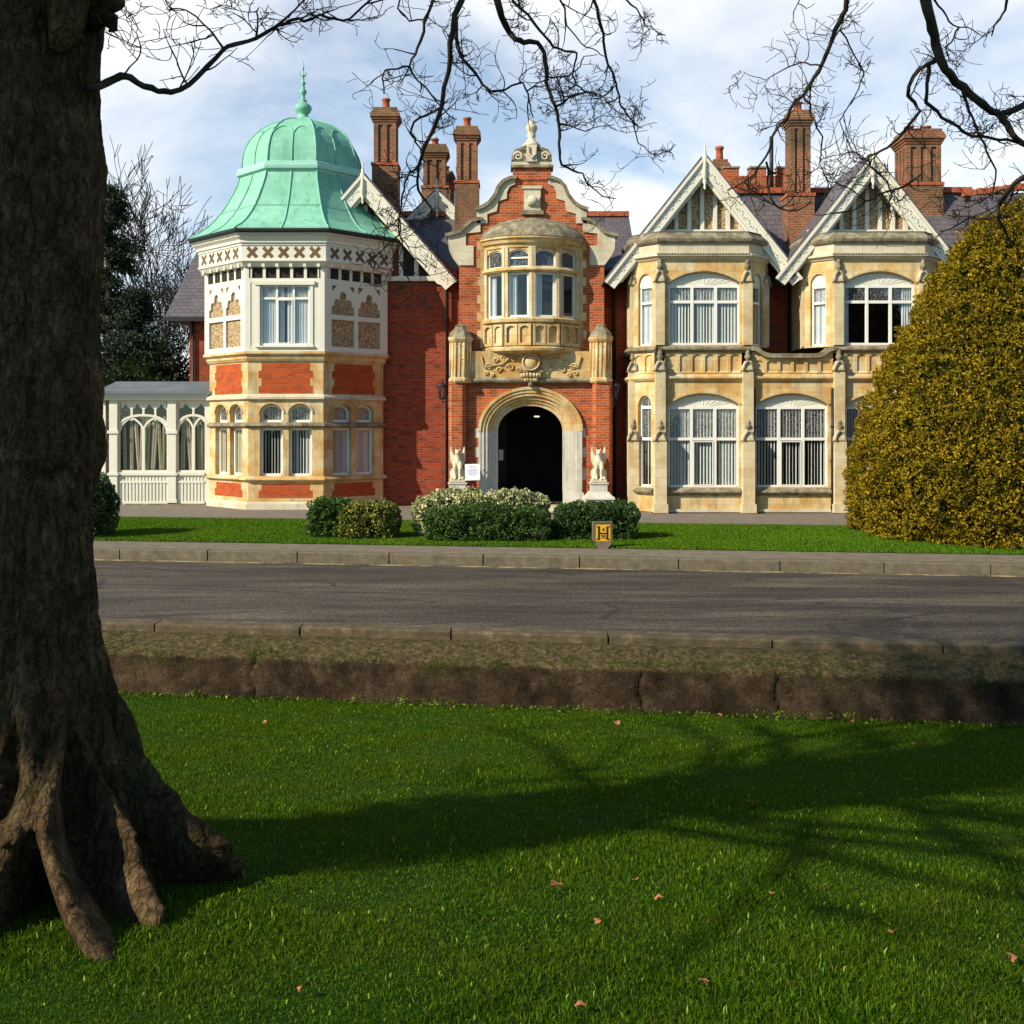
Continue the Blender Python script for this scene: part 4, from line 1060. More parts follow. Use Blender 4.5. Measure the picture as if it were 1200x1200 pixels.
for (a, b_) in ((526.5, 553), (690.5, 717)):
    t = MB(); c_ = (px(a)+px(b_))/2; y_ = YP-0.02; r0 = (px(b_)-px(a))/2
    rot = math.pi/8
    t.lathe(c_, y_, [(r0*1.0,pz(449)),(r0*1.12,pz(447)),(r0*1.12,pz(445)),(r0*0.96,pz(442)),(r0*0.93,pz(402)),(r0*1.05,pz(401)),(r0*1.16,pz(398)),(r0*1.16,pz(396))], 'stone', 8, False, rot)
    t.lathe(c_, y_, [(r0*1.16,pz(396)),(r0*1.05,pz(394)),(r0*0.92,pz(390)),(r0*0.62,pz(386)),(r0*0.45,pz(383)),(r0*0.5,pz(382)),(r0*0.2,pz(380))], 'stone_grey', 8, False, rot)
    for i in range(8):
        a_ = rot+i*math.pi/4; t.tube([(c_+r0*0.97*math.cos(a_), y_+r0*0.97*math.sin(a_), pz(442)), (c_+r0*0.95*math.cos(a_), y_+r0*0.95*math.sin(a_), pz(402))], 0.03, 'stone', 4)
        a2 = rot+(i+0.5)*math.pi/4; rr_ = r0*0.9
        t.tube([(c_+rr_*math.cos(a2), y_+rr_*math.sin(a2), pz(442)), (c_+rr_*math.cos(a2), y_+rr_*math.sin(a2), pz(402))], 0.018, 'stone', 4)
        for zz_ in (pz(422), pz(407)):
            p1 = (c_+r0*0.94*math.cos(a_), y_+r0*0.94*math.sin(a_), zz_); p2 = (c_+r0*0.94*math.cos(a_+math.pi/4), y_+r0*0.94*math.sin(a_+math.pi/4), zz_)
            t.tube([p1, p2], 0.018, 'stone', 4)
    t.build('turret', H)

# upper front with the curved gable
ux = lambda p: X(p, YU); uz = lambda p: Z(p, YU)
def mir(pts, c=623.0): return [(2*c-a, b_) for a, b_ in reversed(pts)]
left = [(538, 447), (538, 311), (538.5, 300), (545, 268), (558.5, 262), (560, 246), (575, 240), (583, 222), (596, 211), (601.5, 210), (601.5, 196)]
outline = [(ux(a), uz(b_)) for a, b_ in left+mir(left)]
ug = MB(); ug.slab(outline[::-1] if False else outline[::-1], YU, YU+0.45, 'brick')
ug.box(ux(538), ux(708), YU+0.45, 36.3, uz(447), uz(290), 'brick')
ug.build('porch_gable', H)
UGV = ug
sg = MB()
def pp(l): return [(ux(a), uz(b_)) for a, b_ in l]
def stonepoly(l, v0=-0.05, v1=0.5, mat='stone_pale'):
    for q in (l, mir(l)): sg.slab(pp(q)[::-1], YU+v0, YU+v1, mat)
# kneelers: curved shoulder stones
stonepoly([(538, 311), (534, 306), (529, 299), (526, 292), (525, 277), (532, 274), (541, 272), (548, 264), (556, 258.5), (563, 258), (563, 272), (546, 274), (546, 288), (555, 288), (555, 311)])
stonepoly([(559, 262), (558.5, 246), (566, 243), (574, 238), (581, 229), (585, 219), (591, 212), (600, 209), (603.5, 209), (603.5, 216), (597, 219), (594, 226), (594, 233), (584, 236), (582, 248), (571, 251), (571, 262)])
def coping(l, w=0.10):
    for q in (l, mir(l)):
        sg.bar([(ux(a), uz(b_)) for a, b_ in q], w, YU-0.14, YU+0.55, 'stone_grey')
coping([(522, 276), (530, 274.5), (538, 272.5), (545, 266), (552, 259.5), (560, 257), (565, 257)])
coping([(556.5, 245.5), (565, 243), (573, 238), (580, 229), (584, 219), (590, 212.5), (598, 209), (605, 208.5)])
# brick neck and pediment
sg.box(ux(601), ux(646), YU-0.03, YU+0.48, uz(211), uz(197), 'brick')
sg.box(ux(598.5), ux(648.5), YU-0.12, YU+0.57, uz(197), uz(194), 'stone_grey')
sg.box(ux(600), ux(647), YU-0.09, YU+0.54, uz(194), uz(190.5), 'stone_pale')
ped = [(601, 190.5), (601.5, 183), (605, 178), (612, 176)]
sg.slab(pp(ped+mir(ped))[::-1], YU-0.02, YU+0.45, 'stone_pale')
for s_ in (-1, 1):
    scroll(sg, ux(623)+s_*0.42, uz(184), 0.15, YU-0.08, s_, 1.5, 0.05, 'stone_pale')
for q in ([(601, 188), (601.5, 182), (605, 177), (613, 174.5), (618, 176)],):
    for z_ in (q, mir(q)): sg.bar([(ux(a), uz(b_)) for a, b_ in z_], 0.09, YU-0.10, YU+0.5, 'stone_grey')
sg.box(ux(617), ux(629), YU-0.16, YU+0.5, uz(190.5), uz(171), 'stone_pale')
sg.bar([(ux(618.5), uz(173)), (ux(619), uz(182)), (ux(623), uz(186)), (ux(627), uz(182)), (ux(627.5), uz(173))], 0.06, YU-0.22, YU-0.1, 'stone_pale')
fx, fy = ux(623), YU+0.15
sg.lathe(fx, fy, [(0.27,uz(171)),(0.29,uz(169)),(0.22,uz(166.5)),(0.14,uz(163)),(0.10,uz(160)),(0.16,uz(157.5)),(0.11,uz(156)),(0.15,uz(153)),(0.19,uz(149)),(0.17,uz(146)),(0.10,uz(144)),(0.13,uz(142)),(0.05,uz(139.5))], 'stone_pale', 10)
# carved bracket in the brick
sg.box(ux(612), ux(635), YU-0.13, YU+0.05, uz(222), uz(218.5), 'stone_pale')
sg.box(ux(614), ux(633.5), YU-0.09, YU+0.05, uz(249), uz(222), 'stone_pale')
sg.ball((ux(624), YU-0.12, uz(236)), (0.20, 0.12, 0.16), 'stone_pale', 10, 8)
sg.bar([(ux(616), uz(231)), (ux(619), uz(240)), (ux(629), uz(240)), (ux(632), uz(231))], 0.06, YU-0.17, YU-0.08, 'stone_pale')
sg.box(ux(611), ux(637), YU-0.14, YU+0.02, uz(252), uz(247), 'stone_grey')
# quoins beside the oriel
for i in range(12):
    z0_ = uz(408)+i*(uz(283)-uz(408))/12; z1_ = z0_+(uz(283)-uz(408))/12; w = 559 if i % 2 else 563
    sg.box(ux(w), ux(569), YU-0.004, YU+0.1, z0_+0.002, z1_-0.002, 'stone'); sg.box(ux(677), ux(1246-w), YU-0.004, YU+0.1, z0_+0.002, z1_-0.002, 'stone')
sg.build('gable_dressing', H)

# bow oriel
ob = MB(); Rb = 1.72; hb = R(58); ocy = YU+Rb*math.cos(hb); ocx = ux(623)
def bow(r, n=16, h=hb): return [(ocx+r*math.sin(-h+2*h*i/n), ocy-r*math.cos(-h+2*h*i/n)) for i in range(n+1)]
SC0 = 33.6
oz = lambda p: Z(p, SC0)
bp_ = bow(Rb)
def band(prof, mat): ob.sweep(bp_, prof, mat, smooth=False)
band([(-0.25,oz(412)),(0.02,oz(412)),(0.10,oz(411)),(0.12,oz(408)),(0.03,oz(406)),(0.0,oz(405)),(0.0,oz(379)),(0.10,oz(377.5)),(0.12,oz(374)),(0.04,oz(372)),(-0.25,oz(371.9))], 'stone')
band([(-0.25,oz(319)),(0.05,oz(319)),(0.11,oz(317)),(0.11,oz(315.5)),(0.03,oz(313)),(-0.25,oz(313))], 'stone')
band([(-0.25,oz(290)),(0.0,oz(290)),(0.02,oz(287)),(0.10,oz(285)),(0.14,oz(281.5)),(0.20,oz(280)),(0.20,oz(277)),(-0.25,oz(277))], 'stone')
# stone cap: a low lichened half dome
cap = []
for r_, pz_ in ((Rb+0.22, 277.5), (Rb+0.10, 270), (Rb-0.08, 263), (Rb-0.4, 256), (Rb-0.8, 250), (Rb-1.1, 247), (Rb-1.25, 243)):
    cap.append([(x, min(y, YU+0.05) if False else y, oz(pz_)) for x, y in bow(r_)])
vs = [p for r_ in cap for p in r_]; nn_ = 17
ob.add(vs, [(q*nn_+i, q*nn_+i+1, (q+1)*nn_+i+1, (q+1)*nn_+i) for q in range(len(cap)-1) for i in range(16)], 'stone_grey', False)
ob.add([p for p in cap[-1]], [tuple(range(16, -1, -1))], 'stone_grey')
# underside: corbelled bowl
cor = []
for r_, pz_ in ((Rb-0.02, 412), (Rb-0.25, 415), (Rb-0.55, 420), (Rb-0.85, 426), (Rb-1.15, 433), (Rb-1.3, 436)):
    cor.append([(x, y+0.0, oz(pz_)) for x, y in bow(r_)])
vs = [p for r_ in reversed(cor) for p in r_]
ob.add(vs, [(q*nn_+i, q*nn_+i+1, (q+1)*nn_+i+1, (q+1)*nn_+i) for q in range(len(cor)-1) for i in range(16)], 'stone', True)
# mullions, heads and panels on four facets
nf = 4; angs = [-hb+2*hb*i/nf for i in range(nf+1)]
fac = []
for i in range(nf):
    a, b_ = angs[i], angs[i+1]
    fac.append(frame(ocx+Rb*math.sin(a), ocy-Rb*math.cos(a), ocx+Rb*math.sin(b_), ocy-Rb*math.cos(b_)))
for T, L in fac:
    b = MB(T)
    e = 0.10
    b.box(0, e, -0.04, 0.2, oz(372), oz(290), 'stone_light'); b.box(L-e, L, -0.04, 0.2, oz(372), oz(290), 'stone_light')
    b.fill(arc(e, L-e, oz(299), oz(292)-oz(299), 12), oz(290), 0.0, 0.2, 'stone')
    for k in range(2):
        u0, u1 = L*k/2+0.045, L*(k+1)/2-0.045
        for a in (u0, u1): b.box(a-0.03, a+0.03, -0.11, 0.02, oz(405), oz(380), 'stone')
        b.box(u0+0.03, u1-0.03, -0.108, 0.02, oz(405), oz(402), 'stone')
        b.fill(seg_arc(u0+0.03, u1-0.03, oz(385), 0.08, 6), oz(380), -0.106, 0.02, 'stone')
    ob.v += b.v; o_ = len(ob.v)-len(b.v); ob.f += [[q+o_ for q in f_] for f_ in b.f]; ob.m += b.m; ob.sm += b.sm
ob.build('oriel', H)
for i, (T, L) in enumerate(fac):
    window(T, 0.10, L-0.10, oz(371.9), oz(319), style='oriel', v=0.04, fw=0.07)
    window(T, 0.10, L-0.10, oz(313), oz(291.5), style='dark', v=0.06, fw=0.04, top=arc(0.1, L-0.1, oz(299), oz(292)-oz(299), 12), lead=oz(312.5), ts=(oz(302),) if i == 1 else ())
b = MB(); b.prism([(x, y) for x, y in bow(Rb-0.3)]+[], oz(371), oz(371)+0.01, 'room_shade'); b.prism(bow(Rb-0.3), oz(290)-0.02, oz(290), 'room_shade')
b.box(ocx-1.3, ocx+1.3, YU-0.02, YU-0.004, oz(372), oz(290), 'room_shade'); b.build('room_lining', H)

# ---------------- bays of the right wing
YB = 32.8
bx = lambda p: X(p, YB); bz = lambda p: Z(p, YB)
FRX0, FRX1 = bx(771), bx(1180)
CD = 0.75
lo = MB()
wins = [(783, 866), (885, 970), (991, 1072), (1090, 1160)]
holes = [(bx(a), bx(b_), bz(571), bz(460)) for a, b_ in wins]
T0 = Matrix.Translation((0, YB, 0))
fb = MB(T0)
fb.wall(FRX0, FRX1, bz(600), bz(443), 0, holes, 'stone', 0.35)
for a, b_ in wins:
    fb.fill(seg_arc(bx(a), bx(b_), bz(473), bz(461.5)-bz(473), 16), bz(459.9), 0.003, 0.33, 'stone')
    fb.bar(seg_arc(bx(a-1.5), bx(b_+1.5), bz(473.5), bz(459.5)-bz(473.5), 16), 0.06, -0.04, 0.02, 'stone')
    fb.sweep([(bx(a-3), 0), (bx(b_+3), 0)], [(0,bz(581)),(0.05,bz(580)),(0.14,bz(577)),(0.14,bz(575.5)),(0.0,bz(572))], 'stone_grey')
fb.box(FRX0, FRX1, -0.07, 0.1, 0, bz(600)+0.0, 'brick_chimney')
fb.box(FRX0, FRX1, -0.10, 0.003, bz(600), bz(596.5), 'stone_pale')
fb.build('bay_front', H)
Lx, Ly = FRX0-CD, YB+CD
TL, LL = frame(Lx, Ly, FRX0, YB)
cb = MB(TL)
cb.wall(0, LL, 0, bz(443), 0, [(0.30, 0.80, bz(571), bz(462))], 'stone', 0.3)
cb.fill(arc(0.30, 0.80, bz(476), bz(463)-bz(476), 12), bz(461.9), 0.003, 0.28, 'stone')
cb.sweep([(0.2, 0), (0.9, 0)], [(0,bz(581)),(0.05,bz(580)),(0.12,bz(577)),(0.12,bz(575.5)),(0.0,bz(572))], 'stone_grey')
cb.box(-0.02, LL, -0.07, 0.1, 0, bz(600), 'brick_chimney')
cb.T = Matrix.Identity(4)
cb.add([(Lx,Ly,0),(Lx,YR,0),(Lx,YR,bz(443)),(Lx,Ly,bz(443))], [(3,2,1,0)], 'stone')
cb.build('bay_side', H)
room_shade(T0, FRX0, FRX1, bz(585), bz(450), 0.36, 1.9)
room_shade(TL, 0.2, 0.9, bz(585), bz(450), 0.31, 0.7)
for a, b_ in wins:
    u0, u1 = bx(a), bx(b_); w = u1-u0
    ty = MB(T0); ty.fill([(u0, bz(477)), (u1, bz(477))], bz(460), 0.14, 0.17, 'cream_paint')
    ty.bar(seg_arc(u0+0.06, u1-0.06, bz(474.5), 0.26, 12), 0.03, 0.12, 0.145, 'white_paint')
    for k in range(9):
        t = (k+0.5)/9; ty.bar([(u0+w*0.5+(t-0.5)*0.25, bz(477)), (u0+w*t, bz(477)+0.30-0.55*(t-0.5)**2)], 0.018, 0.128, 0.145, 'white_paint')
    ty.build('tympanum', H)
    window(T0, u0, u1, bz(570.8), bz(477), ms=(u0+w/3, u0+w*2/3), ts=(bz(514.5),), style='blind', v=0.07, fw=0.06, mw=0.085, lead=bz(514.5), casement=((u0+w/3+0.05, u0+w*2/3-0.05, bz(569), bz(517)),), ang=(15, 50) if a < 800 else (52, 86))
window(TL, 0.30, 0.80, bz(571), bz(462.5), ts=(bz(514.5), bz(477)), style='blind', v=0.12, fw=0.06, mw=0.085, lead=bz(514.5), top=arc(0.3, 0.8, bz(476), bz(463)-bz(476), 10))

# balcony parapet over the ground floor
pa = MB()
plan = [(Lx, YR), (Lx, Ly), (FRX0, YB), (FRX1, YB)]
pa.sweep(plan, [(-0.3,bz(447)),(0.0,bz(447)),(0.06,bz(446)),(0.12,bz(443.5)),(0.12,bz(441.5)),(0.02,bz(439)),(0.0,bz(438)),(0.0,bz(437)),(-0.3,bz(437))], 'stone')
def pan(T, u0, u1, n, zb0, zt0, zt1=None):
    # blind arcade of narrow panels
    b = MB(T); b.box(u0, u1, 0.03, 0.25, zb0, zt0, 'stone')
    w = (u1-u0)/n
    for i in range(n+1):
        u = u0+w*i; b.box(max(u0, u-0.045), min(u1, u+0.045), -0.02, 0.032, zb0, zt0, 'stone')
    for i in range(n):
        a, c = u0+w*i+0.045, u0+w*(i+1)-0.045
        b.fill(arc(a, c, zt0-0.16, 0.10, 6), zt0+0.001, -0.012, 0.031, 'stone')
        b.add([(a, -0.018, zb0), (c, -0.018, zb0), (c, 0.031, zb0+0.07), (a, 0.031, zb0+0.07)], [(0,1,2,3)], 'stone')
    pa.v += b.v; o_ = len(pa.v)-len(b.v); pa.f += [[q+o_ for q in f_] for f_ in b.f]; pa.m += b.m; pa.sm += b.sm
piersx = [773, 875.5, 982, 1081]
pan(T0, bx(780), bx(869), 6, bz(437), bz(413)); pan(T0, bx(881), bx(976), 6, bz(437), bz(420)); pan(T0, bx(988), bx(1075), 6, bz(437), bz(413)); pan(T0, bx(1086), FRX1, 5, bz(437), bz(413))
pan(TL, 0.15, LL-0.12, 2, bz(437), bz(413))
# sill ledge above the panels; it dips in a curve between the bays
for a, b_ in ((771, 880), (977, 1180)):
    pa.sweep([(bx(a), YB), (bx(b_), YB)], [(-0.25,bz(413)),(0.03,bz(413)),(0.13,bz(410)),(0.13,bz(408)),(0.05,bz(405.5)),(-0.25,bz(404.5))], 'stone_grey')
pa.sweep([(Lx, YR), (Lx, Ly), (FRX0, YB)], [(-0.25,bz(413)),(0.03,bz(413)),(0.13,bz(410)),(0.13,bz(408)),(0.05,bz(405.5)),(-0.25,bz(404.5))], 'stone_grey')
dip = [(880, 408.5), (886, 409), (891, 413), (897, 416), (905, 417), (950, 417), (958, 416.5), (964, 415), (970, 410), (977, 408)]
pa.bar([(bx(a), bz(b_)) for a, b_ in dip], 0.13, YB-0.13, YB+0.25, 'stone_grey')
pa.slab([(bx(881), bz(421)), (bx(976), bz(421)), (bx(976), bz(411)), (bx(966), bz(414)), (bx(958), bz(418)), (bx(897), bz(418)), (bx(889), bz(413)), (bx(881), bz(410))], YB+0.002, YB+0.24, 'stone')
pa.build('balcony', H)
fl = MB(); fl.prism([(Lx+0.02, YR), (Lx+0.02, Ly), (FRX0, YB+0.05), (FRX1, YB+0.05), (FRX1, YR)], bz(444), bz(443), 'lead'); fl.build('balcony_floor', H)

# upper storey of each bay
def bay(pl_, pr_, wl, wr, style, cants=(1, 1), sides=('net', 'blind')):
    x0, x1 = bx(pl_), bx(pr_)
    b = MB(T0)
    h = [(bx(wl), bx(wr), bz(404.4), bz(317.5))]
    b.wall(x0, x1, bz(406), bz(287), 0.0, h, 'stone', 0.3)
    b.fill(seg_arc(bx(wl), bx(wr), bz(330), bz(319)-bz(330), 16), bz(317.4), 0.003, 0.28, 'stone')
    b.bar(seg_arc(bx(wl-2), bx(wr+2), bz(331), bz(316.5)-bz(331), 16), 0.07, -0.05, 0.02, 'stone')
    b.T = Matrix.Identity(4)
    pL = frame(x0-CD, YB+CD, x0, YB); pR = frame(x1, YB, x1+CD, YB+CD)
    for i, (T, L) in enumerate((pL, pR)):
        c = MB(T); a0, a1 = (0.28, 0.80) if i == 0 else (L-0.80, L-0.28)
        c.wall(0, L, bz(406), bz(287), 0, [(a0, a1, bz(404.4), bz(317.5))], 'stone', 0.25)
        c.fill(arc(a0, a1, bz(331), bz(319)-bz(331), 12), bz(317.4), 0.003, 0.23, 'stone')
        b.v += c.v; o_ = len(b.v)-len(c.v); b.f += [[q+o_ for q in f_] for f_ in c.f]; b.m += c.m; b.sm += c.sm
        window(T, a0, a1, bz(404.3), bz(318), ts=(bz(353.5), bz(334.5)), style=sides[i], v=0.09, fw=0.06, mw=0.07, lead=bz(353.5), top=arc(a0, a1, bz(331), bz(319)-bz(331), 10))
        ty = MB(T); ty.fill([(a0+0.001, bz(335)), (a1-0.001, bz(335))], bz(318.5), 0.075, 0.12, 'cream_paint'); ty.build('tympanum', H)
    for xx, s_ in ((x0-CD, 0), (x1+CD, 1)):
        b.add([(xx,YB+CD,bz(406)),(xx,YR,bz(406)),(xx,YR,bz(287)),(xx,YB+CD,bz(287))], [(3,2,1,0)] if s_ == 0 else [(0,1,2,3)], 'stone')
    plan_ = [(x0-CD, YR), (x0-CD, YB+CD), (x0, YB), (x1, YB), (x1+CD, YB+CD), (x1+CD, YR)]
    b.sweep(plan_, [(0.0,bz(305)),(0.05,bz(304)),(0.08,bz(302)),(0.16,bz(300.5)),(0.16,bz(298.5)),(0.06,bz(297)),(0.03,bz(296)),(0.03,bz(285)),(0.0,bz(285))], 'stone_pale')
    b.sweep(plan_, [(-0.1,bz(286)),(0.10,bz(285)),(0.14,bz(283)),(0.16,bz(280)),(0.10,bz(277)),(0.02,bz(274)),(-0.04,bz(271)),(-0.25,bz(270))], 'stone_grey')
    # pebbled bead under the cornice
    L = x1-x0; u = x0-0.05
    while u < x1+0.05:
        b.ball((u, YB-0.16, bz(298)), (0.035, 0.045, 0.03), 'stone_grey', 5, 4); u += 0.085
    b.prism([(x0-CD, YR), (x0-CD, YB+CD), (x0, YB), (x1, YB), (x1+CD, YB+CD), (x1+CD, YR)], bz(271.5), bz(271), 'lead')
    b.build('bay', H)
    room_shade(T0, x0, x1, bz(408), bz(310), 0.31, 1.9)
    w = bx(wr)-bx(wl); u0, u1 = bx(wl), bx(wr)
    ty = MB(T0); ty.fill([(u0, bz(334.5)), (u1, bz(334.5))], bz(317.6), 0.12, 0.16, 'cream_paint')
    ty.bar(seg_arc(u0+0.06, u1-0.06, bz(332), 0.27, 12), 0.03, 0.10, 0.125, 'white_paint')
    for k in range(9):
        t = (k+0.5)/9; ty.bar([(u0+w*0.5+(t-0.5)*0.25, bz(334.5)), (u0+w*t, bz(334.5)+0.30-0.55*(t-0.5)**2)], 0.018, 0.108, 0.125, 'white_paint')
    ty.build('tympanum', H)
    window(T0, u0, u1, bz(404), bz(334.5), ms=(u0+w/3, u0+w*2/3), ts=(bz(353.5),), style=style, v=0.07, fw=0.06, mw=0.085, lead=bz(353.5))
bay(772, 877, 783.5, 867, 'blind', sides=('net', 'drape'))
bay(977, 1083, 989, 1072, 'side', sides=('net', 'drape'))

# buttresses with little gabled caps and finials
def capstone(b, x, y, z0, z1, w, d):
    hgt = z1-z0
    b.box(x-w/2-0.02, x+w/2+0.02, y-d-0.03, y+0.04, z0, z0+hgt*0.14, 'stone_light')
    b.taper(x-w/2-0.01, x+w/2+0.01, y-d-0.02, y+0.04, z0+hgt*0.14, z0+hgt*0.45, w*0.28, 'stone_pale', 0.03)
    b.lathe(x, y-d*0.5, [(w*0.20,z0+hgt*0.38),(w*0.16,z0+hgt*0.5),(w*0.30,z0+hgt*0.56),(w*0.34,z0+hgt*0.68),(w*0.22,z0+hgt*0.76),(w*0.26,z0+hgt*0.80),(w*0.20,z0+hgt*0.92),(0.015,z1)], 'stone_grey', 7)
    for s_ in (-1, 1):
        b.tube([(x+s_*w*0.05, y-d-0.03, z0+hgt*0.42), (x+s_*w*0.30, y-d-0.035, z0+hgt*0.30), (x+s_*w*0.45, y-d-0.03, z0+hgt*0.02), (x+s_*w*0.68, y-d*0.7, z0-0.05)], [0.03, 0.035, 0.035, 0.02], 'stone_grey', 5)
for p in piersx:
    b = MB(); x = bx(p); 
    b.box(x-0.21, x+0.21, YB-0.36, YB+0.05, bz(600), bz(590), 'stone_light'); b.box(x-0.24, x+0.24, YB-0.39, YB+0.05, 0, bz(600), 'brick_chimney')
    b.box(x-0.175, x+0.175, YB-0.30, YB+0.05, bz(590), bz(516), 'stone_light')
    capstone(b, x, YB, bz(516), bz(491), 0.35, 0.30)
    b.box(x-0.155, x+0.155, YB-0.20, YB+0.05, bz(516)+0.1, bz(434), 'stone_light')
    capstone(b, x, YB, bz(434), bz(410), 0.32, 0.22)
    b.build('buttress', H)
    b = MB()
    b.box(x-0.14, x+0.14, YB-0.12, YB+0.05, bz(404.4), bz(330), 'stone_light'); 
    capstone(b, x, YB+0.02, bz(330), bz(303), 0.30, 0.16)
    b.build('pilaster', H)
b = MB(); x = Lx+0.05
b.box(x-0.13, x+0.19, Ly-0.22, Ly+0.2, 0, bz(516), 'stone_light'); capstone(b, x+0.02, Ly-0.02, bz(516), bz(490), 0.30, 0.22)
b.box(x-0.10, x+0.16, Ly-0.14, Ly+0.2, bz(516), bz(433), 'stone_light'); capstone(b, x+0.02, Ly, bz(433), bz(410), 0.28, 0.16)
b.build('buttress', H)
for x in (bx(772)-CD+0.05, bx(877)+CD-0.05, bx(977)-CD+0.05):
    b = MB(); b.box(x-0.09, x+0.09, Ly-0.07, Ly+0.08, bz(404.4), bz(330), 'stone_light'); capstone(b, x, Ly+0.03, bz(330), bz(305), 0.22, 0.12); b.build('pilaster', H)
for p in (883, 974.5):
    b = MB(); x = bx(p); b.tube([(x, YB-0.09, bz(604)+0.12), (x, YB-0.09, bz(455))], 0.045, 'black_iron', 8)
    for z in (bz(540), bz(500), bz(594)): b.lathe(x, YB-0.09, [(0.06,z-0.04),(0.065,z-0.03),(0.065,z+0.03),(0.06,z+0.04)], 'black_iron', 8)
    b.tube([(x, YB-0.09, 0.15), (x+0.05, YB-0.16, 0.05)], 0.05, 'black_iron', 6)
    b.build('drainpipe', H)
for p, Y in ((925, YR-0.1), (535, 35.85), (720, YR-0.1)):
    b = MB(); x = X(p, Y) if p != 535 else X(524, 35.85); b.tube([(x, Y, 0.1), (x, Y, Z(322, Y)), (x, Y-0.3, Z(316, Y))], 0.055, 'black_iron', 8)
    b.taper(x-0.14, x+0.14, Y-0.12, Y+0.1, Z(336, Y), Z(328, Y), -0.03, 'black_iron'); b.build('drainpipe', H)

# ---------------- glazed garden loggia, left
YC = 36.1
lx = lambda p: X(p, YC); lz = lambda p: Z(p, YC)
LG = empty('loggia', (lx(180), YC+1, 0), 'low cream painted glazed loggia with pointed arches and lead roof, left of the domed tower', 'loggia')
b = MB()
b.add([(lx(111.5), YC-0.35, lz(462)), (lx(251.5), YC-0.35, lz(462)), (lx(251.5), YC+1.1, lz(449)+0.1), (lx(122), YC+1.1, lz(449)+0.1),
       (lx(111.5), YC+3, lz(462)), (lx(251.5), YC+3, lz(462)+0.45)], [(0,1,2,3),(0,3,4),(4,3,2,5)], 'lead')
b.box(lx(111.5), lx(251.5), YC-0.36, YC-0.30, lz(462.5), lz(459), 'lead')
for i in range(12): b.box(lx(118)+i*0.3, lx(118)+i*0.3+0.02, YC-0.33, YC-0.31, lz(459), lz(458.5), 'lead')
b.build('roof', LG)
b = MB(); W = 'cream_paint'
b.box(lx(113), lx(247), YC-0.2, YC+0.1, lz(469), lz(462), W); b.box(lx(112), lx(247), YC-0.28, YC+0.1, lz(465.5), lz(462.2), W)
b.box(lx(129), lx(246), YC-0.03, YC+0.1, lz(471.5), lz(469), W)
b.box(lx(113), lx(113)+0.1, YC+0.1, YC+3.0, lz(469), lz(462), W)
b.build('cornice', LG)
for a, c in ((129, 138.5), (197.5, 207)):
    b = MB(); b.box(lx(a), lx(c), YC-0.10, YC+0.06, lz(589), lz(469), W); b.box(lx(a)-0.05, lx(c)+0.05, YC-0.14, YC+0.06, lz(508), lz(504.5), W)
    b.box(lx(a)-0.05, lx(c)+0.05, YC-0.14, YC+0.06, lz(557), lz(554), W); b.box(lx(a)-0.04, lx(c)+0.04, YC-0.13, YC+0.06, lz(589), lz(585), W); b.build('post', LG)
b = MB(); b.box(lx(115.5), lx(121), YC+0.2, YC+0.4, 0, lz(469), W); b.build('post', LG)
b = MB(); b.box(lx(240)+0.0, lx(247.5), YC-0.02, YC+0.06, lz(589), lz(469), W); b.build('post', LG)
b = MB()
for a, c in ((138.5, 197.5), (207, 240)):
    b.box(lx(a), lx(c), YC-0.01, YC+0.05, lz(588), lz(556), W)
    b.box(lx(a), lx(c), YC-0.07, YC+0.05, lz(557), lz(553.5), W); b.box(lx(a), lx(c), YC-0.045, YC+0.05, lz(566), lz(563.5), W); b.box(lx(a), lx(c), YC-0.05, YC+0.05, lz(590), lz(587.5), W)
    u = lx(a)+0.05
    while u < lx(c)-0.05:
        b.box(u, u+0.055, YC-0.035, YC, lz(587.5), lz(566), W); b.box(u+0.01, u+0.04, YC-0.03, YC, lz(563.5), lz(557), W); u += 0.112
b.build('panelling', LG)
b = MB(); b.box(lx(113), lx(250), YC+0.02, YC+3, 0.0, lz(590), 'cut_dark'); b.box(lx(129), lx(247), YC-0.1, YC+0.02, 0, lz(590), 'stone_grey'); b.build('plinth', LG)
